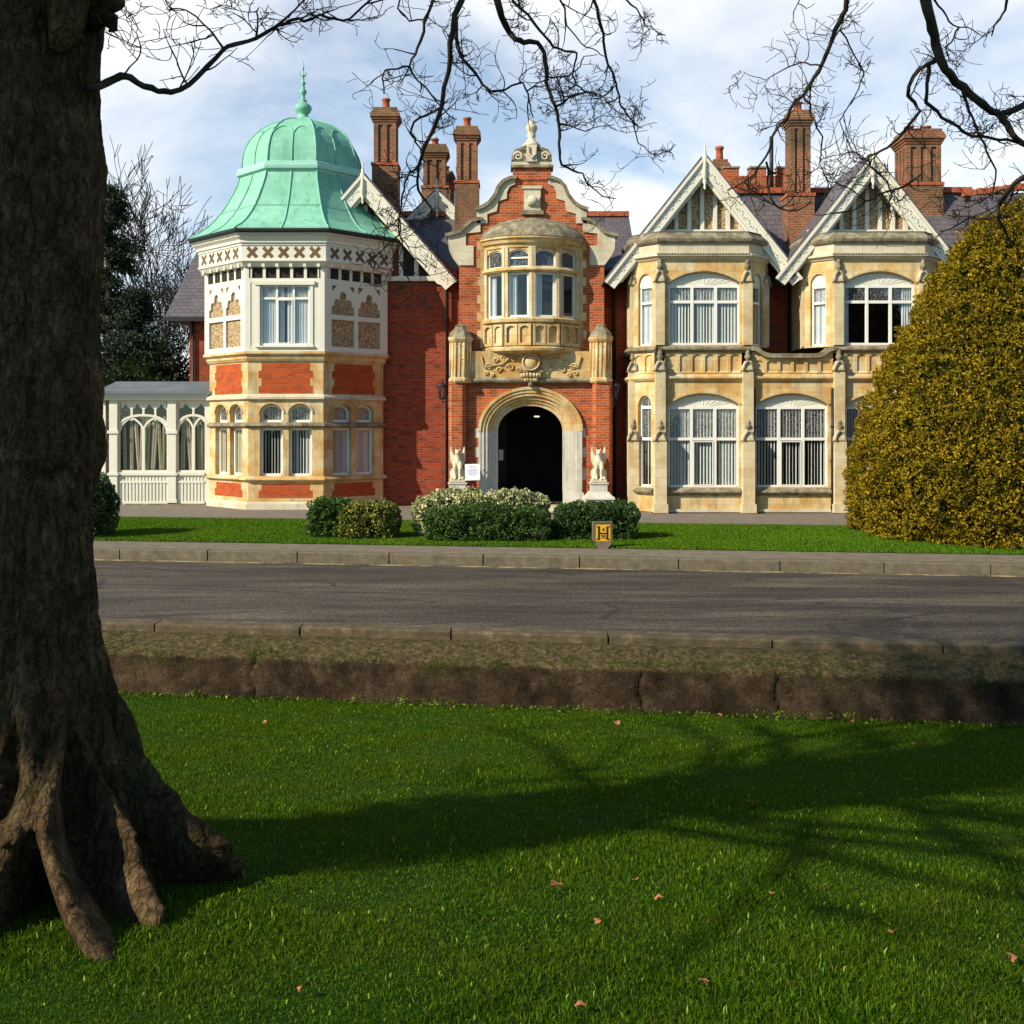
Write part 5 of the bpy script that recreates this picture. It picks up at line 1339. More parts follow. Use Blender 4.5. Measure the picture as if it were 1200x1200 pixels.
for a, c in ((138.5, 197.5), (207, 246)):
    b = MB(); T = Matrix.Translation((0, YC, 0)); b.T = T
    u0, u1 = lx(a), lx(c); m_ = (u0+u1)/2
    b.box(u0, u0+0.06, 0, 0.06, lz(553.5), lz(471.5), W); b.box(u1-0.06, u1, 0, 0.06, lz(553.5), lz(471.5), W); b.box(u0, u1, -0.01, 0.06, lz(553.5), lz(551), W)
    b.bar(arc(u0+0.05, u1-0.05, lz(499), lz(486.5)-lz(499), 20), 0.075, -0.02, 0.06, W)
    b.box(m_-0.05, m_+0.05, -0.01, 0.055, lz(551), lz(500), W)
    for p, q in ((u0+0.05, m_), (m_, u1-0.05)):
        b.bar(arc(p, q, lz(505), lz(489.5)-lz(505), 18, True), 0.065, -0.005, 0.05, W)
    n_ = 4 if c-a > 45 else 2
    w = (u1-u0-0.1)/n_
    for i in range(n_+1):
        u = u0+0.05+w*i; 
        if 0 < i < n_: b.box(u-0.035, u+0.035, 0.002, 0.05, lz(489 if abs(i-n_/2) < 0.6 else 493), lz(471.5), W)
    for i in range(n_):
        p, q = u0+0.05+w*i+0.03, u0+0.05+w*(i+1)-0.03; z_ = lz(480)
        b.fill([(p, z_), (p+0.02, z_+0.03), (p+(q-p)*0.2, z_+0.07), (p+(q-p)*0.28, z_+0.06), (p+(q-p)*0.34, z_+0.13), (p+(q-p)*0.5, z_+0.20), (p+(q-p)*0.66, z_+0.13), (p+(q-p)*0.72, z_+0.06), (p+(q-p)*0.8, z_+0.07), (q-0.02, z_+0.03), (q, z_)], lz(471.5), 0.004, 0.05, W)
    f = b.build('window', LG)
    g = MB(T); g.add([(u0,0.03,lz(553)),(u1,0.03,lz(553)),(u1,0.03,lz(487)),(u0,0.03,lz(487))], [(0,1,2,3)], 'glass')
    g.add([(u0,0.03,lz(487)),(u1,0.03,lz(487)),(u1,0.03,lz(471)),(u0,0.03,lz(471))], [(0,1,2,3)], 'glass'); g.build('pane', f)
    d = MB(T); rnd = random.Random(int(a))
    u = u0+0.1
    while u < u1-0.15:       # loosely gathered beige drapes
        w_ = rnd.uniform(0.10, 0.2); le = rnd.uniform(-0.10, 0.10); n2 = 6
        tp = [(u+w_*i/n2+le*0.6, 0.13+0.03*math.sin(i*2.1)) for i in range(n2+1)]; bt = [(u+w_*i/n2-le, 0.14+0.04*math.sin(i*2.1+1)) for i in range(n2+1)]
        d.add([(x, y, lz(552)) for x, y in bt]+[(x, y, lz(488)) for x, y in tp], [(i, i+1, n2+2+i, n2+1+i) for i in range(n2)], 'drape', True)
        u += w_+rnd.choice((0.015, 0.05, 0.11))
    d.build('curtain', f)
b = MB(); b.add([(lx(113),YC+2.9,0),(lx(250),YC+2.9,0),(lx(250),YC+2.9,lz(462)),(lx(113),YC+2.9,lz(462))], [(0,1,2,3)], 'room_shade')
b.add([(lx(129)+0.05,YC+0.1,lz(552)),(lx(129)+0.05,YC+2.9,lz(552)),(lx(250),YC+2.9,lz(552)),(lx(250),YC+0.1,lz(552))], [(0,1,2,3)], 'room_shade'); b.build('room_lining', LG)

# ---------------- griffins on their pedestals
def griffin(cx, cy, z0, label, mirror=1):
    ped = MB()
    ped.taper(cx-0.44, cx+0.44, cy-0.42, cy+0.40, 0.0, 0.40, 0.02, 'stone_white'); ped.taper(cx-0.47, cx+0.47, cy-0.45, cy+0.42, 0.40, 0.48, 0.03, 'stone_white')
    ped.taper(cx-0.40, cx+0.40, cy-0.38, cy+0.38, 0.48, z0-0.28, 0.12, 'stone_white'); ped.box(cx-0.25, cx+0.25, cy-0.24, cy+0.24, z0-0.28, z0-0.05, 'stone_white')
    ped.box(cx-0.29, cx+0.29, cy-0.27, cy+0.27, z0-0.05, z0-0.001, 'stone_white')
    tag_ = 'grey stone stepped pedestal under the griffin %s of the arched doorway' % ('left' if mirror > 0 else 'right')
    ped.build('pedestal', loc=(cx, cy, 0), label=tag_, cat='pedestal', group='griffin pedestals by the door')
    g = MB(); S = 'statue_stone'
    g.box(cx-0.24, cx+0.24, cy-0.23, cy+0.23, z0+0.002, z0+0.09, S)
    for s_ in (-1, 1):
        g.ball((cx+s_*0.145, cy+0.02, z0+0.25), (0.095, 0.18, 0.17), S, 12, 8)
        g.ball((cx+s_*0.16, cy-0.15, z0+0.12), (0.065, 0.11, 0.05), S, 8, 6)
        g.tube([(cx+s_*0.075, cy-0.10, z0+0.62), (cx+s_*0.085, cy-0.17, z0+0.42), (cx+s_*0.07, cy-0.15, z0+0.24), (cx+s_*0.07, cy-0.18, z0+0.10)], [0.07, 0.065, 0.045, 0.05], S, 8)
        g.ball((cx+s_*0.07, cy-0.20, z0+0.11), (0.05, 0.07, 0.035), S, 8, 6)
        # raised wing
        pts = [(0.08, 0.48), (0.17, 0.52), (0.225, 0.66), (0.235, 0.84), (0.225, 0.98), (0.20, 1.12), (0.165, 1.02), (0.13, 0.90), (0.085, 0.80), (0.06, 0.66)]
        poly = [(cx+s_*a, z0+c) for a, c in pts]
        g.slab(poly if s_ > 0 else poly[::-1], cy+0.02, cy+0.11, S)
        g.ball((cx+s_*0.065, cy+0.02, z0+0.99), (0.022, 0.03, 0.05), S, 6, 5)
        for k in range(4): g.tube([(cx+s_*(0.10+k*0.035), cy+0.01, z0+0.58+0.02*k), (cx+s_*(0.115+k*0.03), cy+0.01, z0+0.86+0.05*k)], 0.016, S, 5)
    g.ball((cx, cy-0.04, z0+0.55), (0.13, 0.14, 0.25), S, 12, 9)
    g.ball((cx, cy+0.02, z0+0.33), (0.13, 0.17, 0.22), S, 12, 8)
    g.tube([(cx, cy-0.03, z0+0.68), (cx, cy-0.06, z0+0.83), (cx+0.01*mirror, cy-0.08, z0+0.93)], [0.11, 0.085, 0.08], S, 9)
    g.ball((cx, cy-0.10, z0+0.92), (0.085, 0.11, 0.085), S, 10, 8)
    g.tube([(cx, cy-0.17, z0+0.92), (cx, cy-0.24, z0+0.90), (cx, cy-0.265, z0+0.855)], [0.05, 0.036, 0.01], S, 7)
    o = g.build('griffin_statue', loc=(cx, cy, z0), label=label, cat='statue', group='stone griffins either side of the door')
    r_ = o.modifiers.new('r', 'REMESH'); r_.mode = 'VOXEL'; r_.voxel_size = 0.016; r_.use_smooth_shade = True
    s2 = o.modifiers.new('s', 'SMOOTH'); s2.iterations = 2; s2.factor = 0.5
YS = 33.35
zs_ = Z(565, YS)
griffin(X(536.5, YS), YS, zs_, 'cream stone griffin statue with raised wings left of the arched doorway, beside the white notice', 1)
griffin(X(701.5, YS), YS, zs_, 'cream stone griffin statue with raised wings right of the arched doorway', -1)

# ---------------- lanterns
def lantern(xl, xw, y, ztop, label):
    L = empty('wall_lantern', (xl, y, ztop-0.55), label, 'lantern', 'black wall lanterns beside the entrance')
    b = MB(); s_ = 1 if xw > xl else -1
    b.tube([(xw, y, ztop-0.72), (xw-s_*0.10, y, ztop-0.70), (xl+s_*0.12, y, ztop-0.60), (xl, y, ztop-0.66), (xl, y, ztop-0.55)], 0.028, 'black_iron', 6)
    b.tube([(xw-s_*0.03, y, ztop-0.48), (xw-s_*0.12, y, ztop-0.55), (xl+s_*0.14, y, ztop-0.61)], 0.018, 'black_iron', 6)
    b.box(xw-0.045, xw+0.045, y-0.09, y+0.09, ztop-0.82, ztop-0.42, 'black_iron'); b.build('bracket', L)
    b = MB(); b.lathe(xl, y, [(0.03,ztop-0.56),(0.09,ztop-0.54),(0.10,ztop-0.51),(0.09,ztop-0.50)], 'black_iron', 8)
    b.lathe(xl, y, [(0.17,ztop-0.17),(0.18,ztop-0.15),(0.12,ztop-0.07),(0.05,ztop-0.04),(0.055,ztop-0.01),(0.015,ztop+0.04)], 'black_iron', 8)
    for i in range(6):
        a = i*math.pi/3; b.tube([(xl+0.088*math.cos(a), y+0.088*math.sin(a), ztop-0.51), (xl+0.155*math.cos(a), y+0.155*math.sin(a), ztop-0.16)], 0.012, 'black_iron', 4)
    b.build('lamp_cage', L)
    b = MB(); b.lathe(xl, y, [(0.078,ztop-0.50),(0.14,ztop-0.17)], 'glass', 6, False); b.build('lamp_glass', L)
lantern(X(518, 33.9), px(527)-0.02, 33.95, Z(447, 33.9), 'black iron wall lantern on the left pier of the porch, above the left griffin')
lantern(X(721.5, 33.9), px(717)+0.02, 33.95, Z(447, 33.9), 'black iron wall lantern on the right pier of the porch, above the right griffin')
b = MB(); b.lathe(X(629, 36.0), 36.0, [(0.02, dt+0.295), (0.02, 2.6-12*36/F+0.3), (0.10, 2.6+(500-487)*36/F+0.10), (0.16, 2.6+(500-487)*36/F)], 'black_iron', 8)
o = b.build('ceiling_lamp', loc=(X(629, 36), 36, 2.9), label='small lit lamp glowing inside the dark arched porch', cat='lamp')
b = MB(); b.ball((X(629, 36.0), 36.0, 2.6+(500-488)*36/F), (0.09, 0.09, 0.045), 'lamp_glow', 8, 6); b.build('bulb', o)

# ---------------- notice on a red post
YN = 31.6
NT = empty('notice_stand', (X(554, YN), YN, 0), 'white framed notice on a thin red post left of the arched doorway', 'notice')
nx, nz_ = lambda p: X(p, YN), lambda p: Z(p, YN)
b = MB(); b.tube([(nx(554), YN+0.03, 0.0), (nx(554), YN+0.03, nz_(560))], 0.032, 'red_post', 8); b.lathe(nx(554), YN+0.03, [(0.16,0),(0.16,0.03),(0.04,0.05)], 'red_post', 12); b.build('post', NT)
b = MB(Matrix.Translation((nx(553.7), YN-0.02, nz_(553.3))) @ Matrix.Rotation(R(-2), 4, 'Y') @ Matrix.Rotation(R(-12), 4, 'X'))
b.box(-0.215, 0.215, -0.01, 0.02, -0.22, 0.24, 'paper'); b.box(-0.225, 0.205, -0.045, -0.012, -0.245, -0.19, 'white_paint')
bo = b.build('notice_board', NT)
c = MB(b.T)
for k, (w, z) in enumerate(((0.26, 0.17), (0.15, 0.13), (0.30, 0.09), (0.28, 0.06), (0.30, 0.03), (0.22, 0.0), (0.29, -0.03), (0.27, -0.06), (0.2, -0.09))):
    c.box(-w/2, w/2, -0.013, -0.008, z-0.006, z+0.006 if k else z+0.012, 'grey_print')
c.build('lettering', bo)

# ---------------- fire hydrant marker
YH = 23.22
hx, hz = lambda p: X(p, YH), lambda p: Z(p, YH)
HS = empty('hydrant_marker', (hx(706), YH, 0), 'small concrete hydrant marker with yellow H plate on the lawn edge', 'sign')
b = MB()
outl = [(694, 611), (694, 633), (697.5, 637), (702, 645.5), (710, 645.5), (714, 640), (717.5, 634), (717.5, 611)]
b.slab([(hx(a), hz(c)) for a, c in outl], YH-0.045, YH+0.07, 'pavement')
b.bar([(hx(696), hz(613)), (hx(696), hz(635))], 0.035, YH-0.06, YH-0.044, 'kerb'); b.bar([(hx(716.5), hz(613)), (hx(716.5), hz(635))], 0.03, YH-0.06, YH-0.044, 'kerb')
b.bar([(hx(694.8), hz(612)), (hx(717.2), hz(612))], 0.05, YH-0.062, YH-0.044, 'kerb')
b.build('slab', HS)
b = MB(); b.box(hx(697.8), hx(715), YH-0.056, YH-0.046, hz(634), hz(614.5), 'plate_yellow'); pl_ = b.build('plate', HS)
b = MB(); y0_, y1_ = YH-0.064, YH-0.055; M_ = 'rubber_black'
for a, c, d, e in ((700.4, 616.4, 702.6, 632.2), (710.2, 616.4, 712.4, 632.2), (702.6, 623.9, 710.2, 625.5), (698.7, 616.2, 700.4, 617.4), (712.4, 616.2, 714.2, 617.4), (698.7, 631.2, 700.4, 632.4), (712.4, 631.2, 714.2, 632.4)):
    b.box(hx(a), hx(d), y0_, y1_, hz(e), hz(c), M_)
b.build('letter', pl_)
DIG = {'4': [[(0.6, 0), (0.6, 1), (0, 0.35), (0.85, 0.35)]], '7': [[(0, 1), (0.7, 1), (0.25, 0)]], '5': [[(0.7, 1), (0.1, 1), (0.05, 0.55), (0.5, 0.6), (0.7, 0.35), (0.5, 0.03), (0, 0.08)]]}
for tx, a, c, s_ in (('4', 705.4, 622.2, 0.07), ('75', 704.0, 630.8, 0.07)):
    b = MB()
    for k, ch in enumerate(tx):
        for st_l in DIG[ch]: b.bar([(hx(a)+(u+k*1.05)*s_*0.75, hz(c)+w*s_) for u, w in st_l], 0.012, y0_, y1_, M_)
    b.build('numeral', pl_)

# ---------------- leaf clouds
def cards(rng, P, N, size, aspect, lift=0.35, spread=0.9, fold=0.25):
    n = len(P); D = N*lift+rng.normal(size=(n, 3))*spread; D /= np.linalg.norm(D, axis=1)[:, None]+1e-9
    A = rng.normal(size=(n, 3)); S = np.cross(D, A); S /= np.linalg.norm(S, axis=1)[:, None]+1e-9; U = np.cross(S, D)
    L = size*rng.uniform(0.6, 1.4, n)[:, None]; Wd = L*aspect
    v0 = P-D*L*0.5; v2 = P+D*L*0.5; v1 = P+S*Wd*0.5+U*Wd*fold; v3 = P-S*Wd*0.5+U*Wd*fold
    V = np.stack([v0, v1, v2, v3], 1).reshape(-1, 3); i = np.arange(n)*4
    T_ = np.concatenate([np.stack([i, i+1, i+2], 1), np.stack([i, i+2, i+3], 1)], 0)
    return V, T_
def n3(P, s, seed=0.0):
    return np.array([noise.noise(Vector((p[0]*s+seed, p[1]*s, p[2]*s))) for p in P])

def superpts(rng, n, c, r, e=0.55):
    # points and normals on a rounded box
    d = rng.normal(size=(n*2, 3)); d /= np.linalg.norm(d, axis=1)[:, None]
    k = (np.abs(d)**(2/e)).sum(1)**(-e/2); P = d*k[:, None]
    N = np.sign(P)*np.abs(P)**(2/e-1); N = N/np.array(r); N /= np.linalg.norm(N, axis=1)[:, None]+1e-9
    P = P*np.array(r)+np.array(c); ok = P[:, 2] > 0.02
    return P[ok][:n], N[ok][:n]
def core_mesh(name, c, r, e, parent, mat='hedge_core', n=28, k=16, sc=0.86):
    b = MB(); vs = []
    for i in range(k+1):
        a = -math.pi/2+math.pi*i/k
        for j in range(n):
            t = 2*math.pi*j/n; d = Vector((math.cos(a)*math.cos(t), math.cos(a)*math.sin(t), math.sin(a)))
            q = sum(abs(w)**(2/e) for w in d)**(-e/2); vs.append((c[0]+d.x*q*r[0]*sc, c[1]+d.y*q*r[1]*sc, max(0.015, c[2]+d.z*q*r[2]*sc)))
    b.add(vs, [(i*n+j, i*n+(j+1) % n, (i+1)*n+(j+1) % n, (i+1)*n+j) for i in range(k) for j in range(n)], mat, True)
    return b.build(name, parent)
def bush(name, label, cat, pxl, pxr, pyt, pyb, Y, dep, mat, n, size=0.06, asp=0.55, e=0.45, seed=1, noise_amp=0.06, group=None, mat2=None, frac=0.0):
    rng = np.random.default_rng(seed); x0, x1 = X(pxl, Y), X(pxr, Y); zt_ = Z(pyt, Y)
    c = ((x0+x1)/2, Y+dep/2, zt_/2-0.03); r = ((x1-x0)/2, dep/2, zt_/2+0.03)
    o = empty(name, (c[0], c[1], 0), label, cat, group)
    P, N = superpts(rng, n, c, r, e)
    a = n3(P, 2.2, seed)*noise_amp*2.2+n3(P, 7.0, seed)*noise_amp*2.0
    P = P+N*(a-rng.exponential(0.035, len(P)))[:, None]
    V, T_ = cards(rng, P, N, size, asp, 0.5, 0.9)
    np_mesh('foliage', V, T_, [mat] if not mat2 else [mat, mat2], o, midx=None if not mat2 else np.tile((rng.random(len(P)) < frac), 2).astype(int))
    core_mesh('core', c, r, e, o)
    return o
LB = 24.6
bush('hedge', 'dark green rounded bush at the left end of the lawn hedges', 'bush', 359, 410, 586, 633, 25.2, 1.0, 'hedge_green', 9000, 0.055, seed=2)
bush('hedge', 'yellow green bush merging with the dark green one at its left', 'bush', 392, 462, 590, 635, 24.9, 1.1, 'hedge_yellow', 9000, 0.06, seed=3, mat2='hedge_green', frac=0.35)
bush('hedge', 'cream variegated hedge behind the long green hedge before the door', 'hedge', 487, 642, 579, 637, 25.35, 0.95, 'hedge_cream', 19000, 0.075, 0.6, seed=4, noise_amp=0.07, mat2='hedge_green', frac=0.15)
bush('hedge', 'long dark green clipped hedge in front of the cream variegated hedge', 'hedge', 500, 642, 596, 641, 24.35, 1.0, 'hedge_green', 19000, 0.05, seed=5)
bush('hedge', 'dark green clipped hedge behind the yellow hydrant marker', 'hedge', 651, 749, 592, 635, 24.7, 1.2, 'hedge_dark', 15000, 0.05, seed=6, mat2='hedge_green', frac=0.3)
bush('hedge', 'dark evergreen bush partly hidden by the big tree trunk', 'bush', 50, 119, 558, 636, 25.0, 1.6, 'hedge_dark', 14000, 0.06, 0.4, 0.75, seed=7)

# topiary yew
TYX, TYY = X(1198, 26.0), 26.0-0.12*0
rng = np.random.default_rng(11)
tp = [(650, 150), (642, 163), (625, 178), (600, 189), (570, 195), (540, 193), (510, 184), (480, 173), (440, 157), (403, 140), (360, 117), (317, 95), (285, 75), (262, 55), (250, 39), (242, 22), (238, 3)]
zz2 = np.array([max(0.0, Z(p, 26.0)) for p, _ in tp]); rr2 = np.array([r_*26.0/F for _, r_ in tp])
def yr(z): return np.interp(z, zz2, rr2)
YW = empty('yew_topiary', (TYX, TYY, 0), 'huge clipped golden yew bush shaped like an egg', 'topiary')
n = 230000
z = np.interp(rng.random(n), np.cumsum(np.r_[0, (rr2[1:]+rr2[:-1])*np.hypot(np.diff(zz2), np.diff(rr2))])/np.sum((rr2[1:]+rr2[:-1])*np.hypot(np.diff(zz2), np.diff(rr2))), zz2)
th = rng.uniform(0, 2*math.pi, n)
# keep the side that faces the road a little denser
slope = (yr(z+0.05)-yr(z-0.05))/0.1
N = np.stack([np.cos(th), np.sin(th), -slope], 1); N /= np.linalg.norm(N, axis=1)[:, None]
P = np.stack([TYX+yr(z)*np.cos(th), TYY+yr(z)*np.sin(th)*0.97, z], 1)
a = n3(P, 0.9)*0.2+n3(P, 2.4, 5)*0.24+n3(P, 5.0, 9)*0.30
hollow = np.clip(n3(P, 1.1, 31)*1.8-0.35, 0, 1)*np.clip((2.6-z)/2.2, 0, 1)
P = P+N*(a-rng.exponential(0.06, n)-hollow*0.3)[:, None]
keep = rng.random(n) > hollow*0.3
P, N = P[keep], N[keep]
Nu = N+np.array([0, 0, 0.35])
V, T_ = cards(rng, P, Nu, 0.080, 0.45, 0.85, 0.8, 0.3)
np_mesh('foliage', V, T_, ['yew_gold'], YW)
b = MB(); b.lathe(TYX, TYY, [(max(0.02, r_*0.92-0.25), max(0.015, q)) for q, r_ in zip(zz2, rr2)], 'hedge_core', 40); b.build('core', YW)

# ---------------- trees behind
def grow(b, rnd, p, d, r, ln, depth, mat, droop=0.0, sides=5, kids=(2, 3), wob=0.25, maxd=6, taper=0.62, shrink=0.74, spread=0.55, up=0.12, minr=0.0, guard=False):
    seg = 4; pts = [p.copy()]; rs = [r]; dd = d.copy(); q = p.copy()
    for i in range(seg):
        dd = (dd+Vector((rnd.uniform(-1, 1), rnd.uniform(-1, 1), rnd.uniform(-1, 1)))*wob*0.5+Vector((0, 0, up-droop*depth*0.1))).normalized()
        q = q+dd*ln/seg
        if guard and q.y > 0.5 and abs(q.x) < 0.50*q.y and q.z < HC+0.43*q.y: break
        pts.append(q.copy()); rs.append(max(minr, r*(1-(1-taper)*(i+1)/seg)))
    if len(pts) < 2: return
    b.tube(pts, rs, mat, max(3, sides-depth//2))
    if depth >= maxd or len(pts) <= seg: return
    nk = rnd.randint(*kids)
    for i in range(nk):
        t = 1.0 if i == 0 else rnd.uniform(0.35, 1.0); k = min(seg, max(1, int(round(t*seg))))
        ax = dd.cross(Vector((rnd.uniform(-1, 1), rnd.uniform(-1, 1), rnd.uniform(-1, 1)))).normalized()
        nd_ = (Matrix.Rotation(rnd.uniform(0.3, 1.0)*spread*(0.6 if i == 0 else 1.3), 3, ax) @ dd).normalized()
        grow(b, rnd, pts[k], nd_, rs[k]*(0.85 if i == 0 else 0.66), ln*shrink*rnd.uniform(0.8, 1.15), depth+1, mat, droop, sides, kids, wob, maxd, taper, shrink, spread, up, minr, guard)
def bare(label, pxb, Y, height, seed, maxd=8, spread=0.6, group=None, r=0.22):
    x = X(pxb, Y); o = empty('bare_tree', (x, Y, 0), label, 'tree', group); rnd = random.Random(seed)
    tr = MB(); pts = [Vector((x, Y, -0.2)), Vector((x+0.1, Y, height*0.1)), Vector((x+0.05, Y, height*0.22))]
    tr.tube(pts, [r*1.3, r, r*0.9], 'far_bark', 8); tr.build('trunk', o)
    cr = MB()
    for i in range(4):
        a = rnd.uniform(0, 6.28); grow(cr, rnd, pts[-1]-Vector((0, 0, 0.15*i)), Vector((math.cos(a)*0.45, math.sin(a)*0.45, 1)).normalized(), r*0.55, height*0.25, 1, 'far_bark', 0, 6, (2, 3), 0.25, maxd, 0.66, 0.80, spread, 0.05, 0.016)
    cr.build('crown', o)
bare('tall bare tree with fine branches left of the copper dome', 170, 50, 12.6, 5, 8, 0.75, group='bare trees left of the dome')
bare('lower bare tree further right against the slate roof of the wing', 205, 58, 11.0, 9, 8, 0.75, group='bare trees left of the dome')
def conifer(label, pxb, Y, height, seed, rad, lean=0, group=None, z0=0.12):
    x = X(pxb, Y); o = empty('conifer', (x, Y, 0), label, 'tree', group); rnd = random.Random(seed); rng = np.random.default_rng(seed)
    tr = MB(); tr.tube([(x, Y, -0.2), (x+lean*0.5, Y, height*0.5), (x+lean, Y, height)], [0.28, 0.18, 0.03], 'far_bark', 8); tr.build('trunk', o)
    lb = MB(); Ps = []
    z = height*z0
    while z < height*0.98:
        t = z/height; L = rad*(1-t)**0.9*rnd.uniform(0.4, 1.15)+0.2; a = rnd.uniform(0, 6.28)
        d = Vector((math.cos(a), math.sin(a), 0)); st_ = Vector((x+lean*t, Y, z)); pts = [st_+d*L*s_/5+Vector((0, 0, 0.22*L*math.sin(s_/5*2.4)-0.16*L*(s_/5)**2)) for s_ in range(6)]
        lb.tube(pts, [0.05*(1-s_/6)+0.01 for s_ in range(6)], 'far_bark', 4)
        for s_ in range(1, 6):
            for k in range(5): Ps.append(pts[s_]+Vector((rnd.gauss(0, 0.22), rnd.gauss(0, 0.22), rnd.gauss(-0.05, 0.09)))*(0.6+L*0.22))
        z += height*0.012
    lb.build('limb', o)
    C = np.array([tuple(p) for p in Ps]); m = 16
    P = np.repeat(C, m, 0)+rng.normal(size=(len(C)*m, 3))*np.array([0.16, 0.16, 0.07])
    V, T_ = cards(rng, P, np.tile([0, 0, 1.0], (len(P), 1)), 0.19, 0.28, 0.2, 0.9)
    np_mesh('foliage', V, T_, ['needles'], o)
conifer('tall dark conifer half hidden behind the big trunk', 128, 46, 13.0, 3, 3.0, group='dark conifers behind the loggia')
conifer('lower dark conifer with drooping boughs above the loggia roof', 160, 44, 8.2, 8, 2.6, group='dark conifers behind the loggia')
bush('laurel_shrub', 'dark evergreen shrub mass right behind the loggia roof', 'shrub', 95, 215, 398, 600, 42.0, 3.0, 'needles', 16000, 0.16, 0.5, 0.8, seed=21, noise_amp=0.5)

# ------------------------------------------------------------------ the big tree in front
TBX, TBY = X(55, 5.6), 5.6
TZ = lawn_z(TBX, TBY)
BT = empty('foreground_tree', (TBX, TBY, TZ), 'massive rough barked bare tree with flared roots at the left edge, its boughs hanging overhead', 'tree')
rows = [(1150, 60, 72), (1040, 60, 68), (960, 59, 66), (900, 58, 63), (840, 57, 60), (800, 56, 57), (700, 55.5, 52), (650, 55.5, 51), (600, 56, 51.5), (560, 57, 54), (535, 58, 61), (510, 57.5, 61), (480, 57, 58), (440, 55, 57), (400, 52, 59), (350, 50, 64), (300, 48, 69), (250, 46, 72), (190, 45, 76), (150, 42, 73), (100, 38, 74), (50, 30, 82), (0, 20, 95), (-60, 5, 105)]
rz = np.array([Z(a, 5.6) for a, _, _ in rows]); rcx = np.array([X(c, 5.6) for _, c, _ in rows]); rrr = np.array([r*5.6/F for _, _, r in rows])
lobes = [(3, 0.95, 0.15, 0.40), (-16, 0.34, 0.11, 0.5), (-39, 1.05, 0.10, 0.27), (-39, 0.12, 0.2, 0.6), (-61, 1.62, 0.10, 0.27), (-61, 0.12, 0.22, 0.6), (-84, 1.30, 0.19, 0.30), (-100, 0.8, 0.12, 0.3), (-135, 0.6, 0.22, 0.4), (170, 0.6, 0.22, 0.4), (125, 0.5, 0.17, 0.35), (90, 0.5, 0.2, 0.35), (45, 0.5, 0.17, 0.35)]
NA, NZ = 640, 640; z0_, z1_ = -0.35, Z(-60, 5.6)
zs2 = z0_+(z1_-z0_)*(np.arange(NZ+1)/NZ)
V = np.empty((NZ+1, NA, 3)); ang = np.arange(NA)*2*math.pi/NA
for i, z in enumerate(zs2):
    cx_ = np.interp(z, rz, rcx); r0 = np.interp(z, rz, rrr); h = z-TZ
    for j, a in enumerate(ang):
        r = r0
        if h < 1.9:
            hh = max(h, -0.3); r += 0.14*math.exp(-max(hh, 0)/0.45)*(0.8+0.2*math.sin(a*3))
            for la, A, w, hi in lobes:
                d = (a-math.radians(la)-0.10*math.sin(hh*6+la)+math.pi) % (2*math.pi)-math.pi
                hs = hh+0.0
                r += A*math.exp(-abs(d/w)**2.4)*min(0.60, math.exp(-max(hs, 0)/hi))*(1.0 if hs > -0.05 else 1.05)
        ca_, sa_ = math.cos(a), math.sin(a)
        p = Vector((ca_*r0*6, sa_*r0*6, z*1.0))
        pw = Vector((cx_+ca_*r, TBY+sa_*r, z))
        n_a = noise.fractal(Vector((pw.x*3, pw.y*3, z*1.6)), 1.0, 2.0, 3)*0.028
        w_ = noise.noise(pw*5)*0.05
        vv = noise.voronoi(Vector(((pw.x+w_)*20, (pw.y+w_)*20, (z+w_)*5.0)))[0]
        cr_a = min(0.35, vv[1]-vv[0]); plate = (cr_a/0.35)**0.6*0.011
        fine = noise.noise(Vector((pw.x*45, pw.y*45, z*26)))*0.0035
        if h < 1.1: n_a += (noise.fractal(pw*7, 1.0, 2.0, 4)*0.045+abs(noise.noise(pw*14))*0.02)*min(1, (1.1-h)/0.7)
        r += n_a+plate+fine-0.010
        V[i, j] = (cx_+ca_*r, TBY+sa_*r, z)
idx = np.arange((NZ+1)*NA).reshape(NZ+1, NA); A_ = idx[:-1]; B_ = np.roll(idx, -1, 1)[:-1]; C_ = np.roll(idx, -1, 1)[1:]; D_ = idx[1:]
quads = np.stack([A_.ravel(), B_.ravel(), C_.ravel(), D_.ravel()], 1)
np_mesh('trunk', V.reshape(-1, 3), quads, ['bark'], BT, smooth=True)

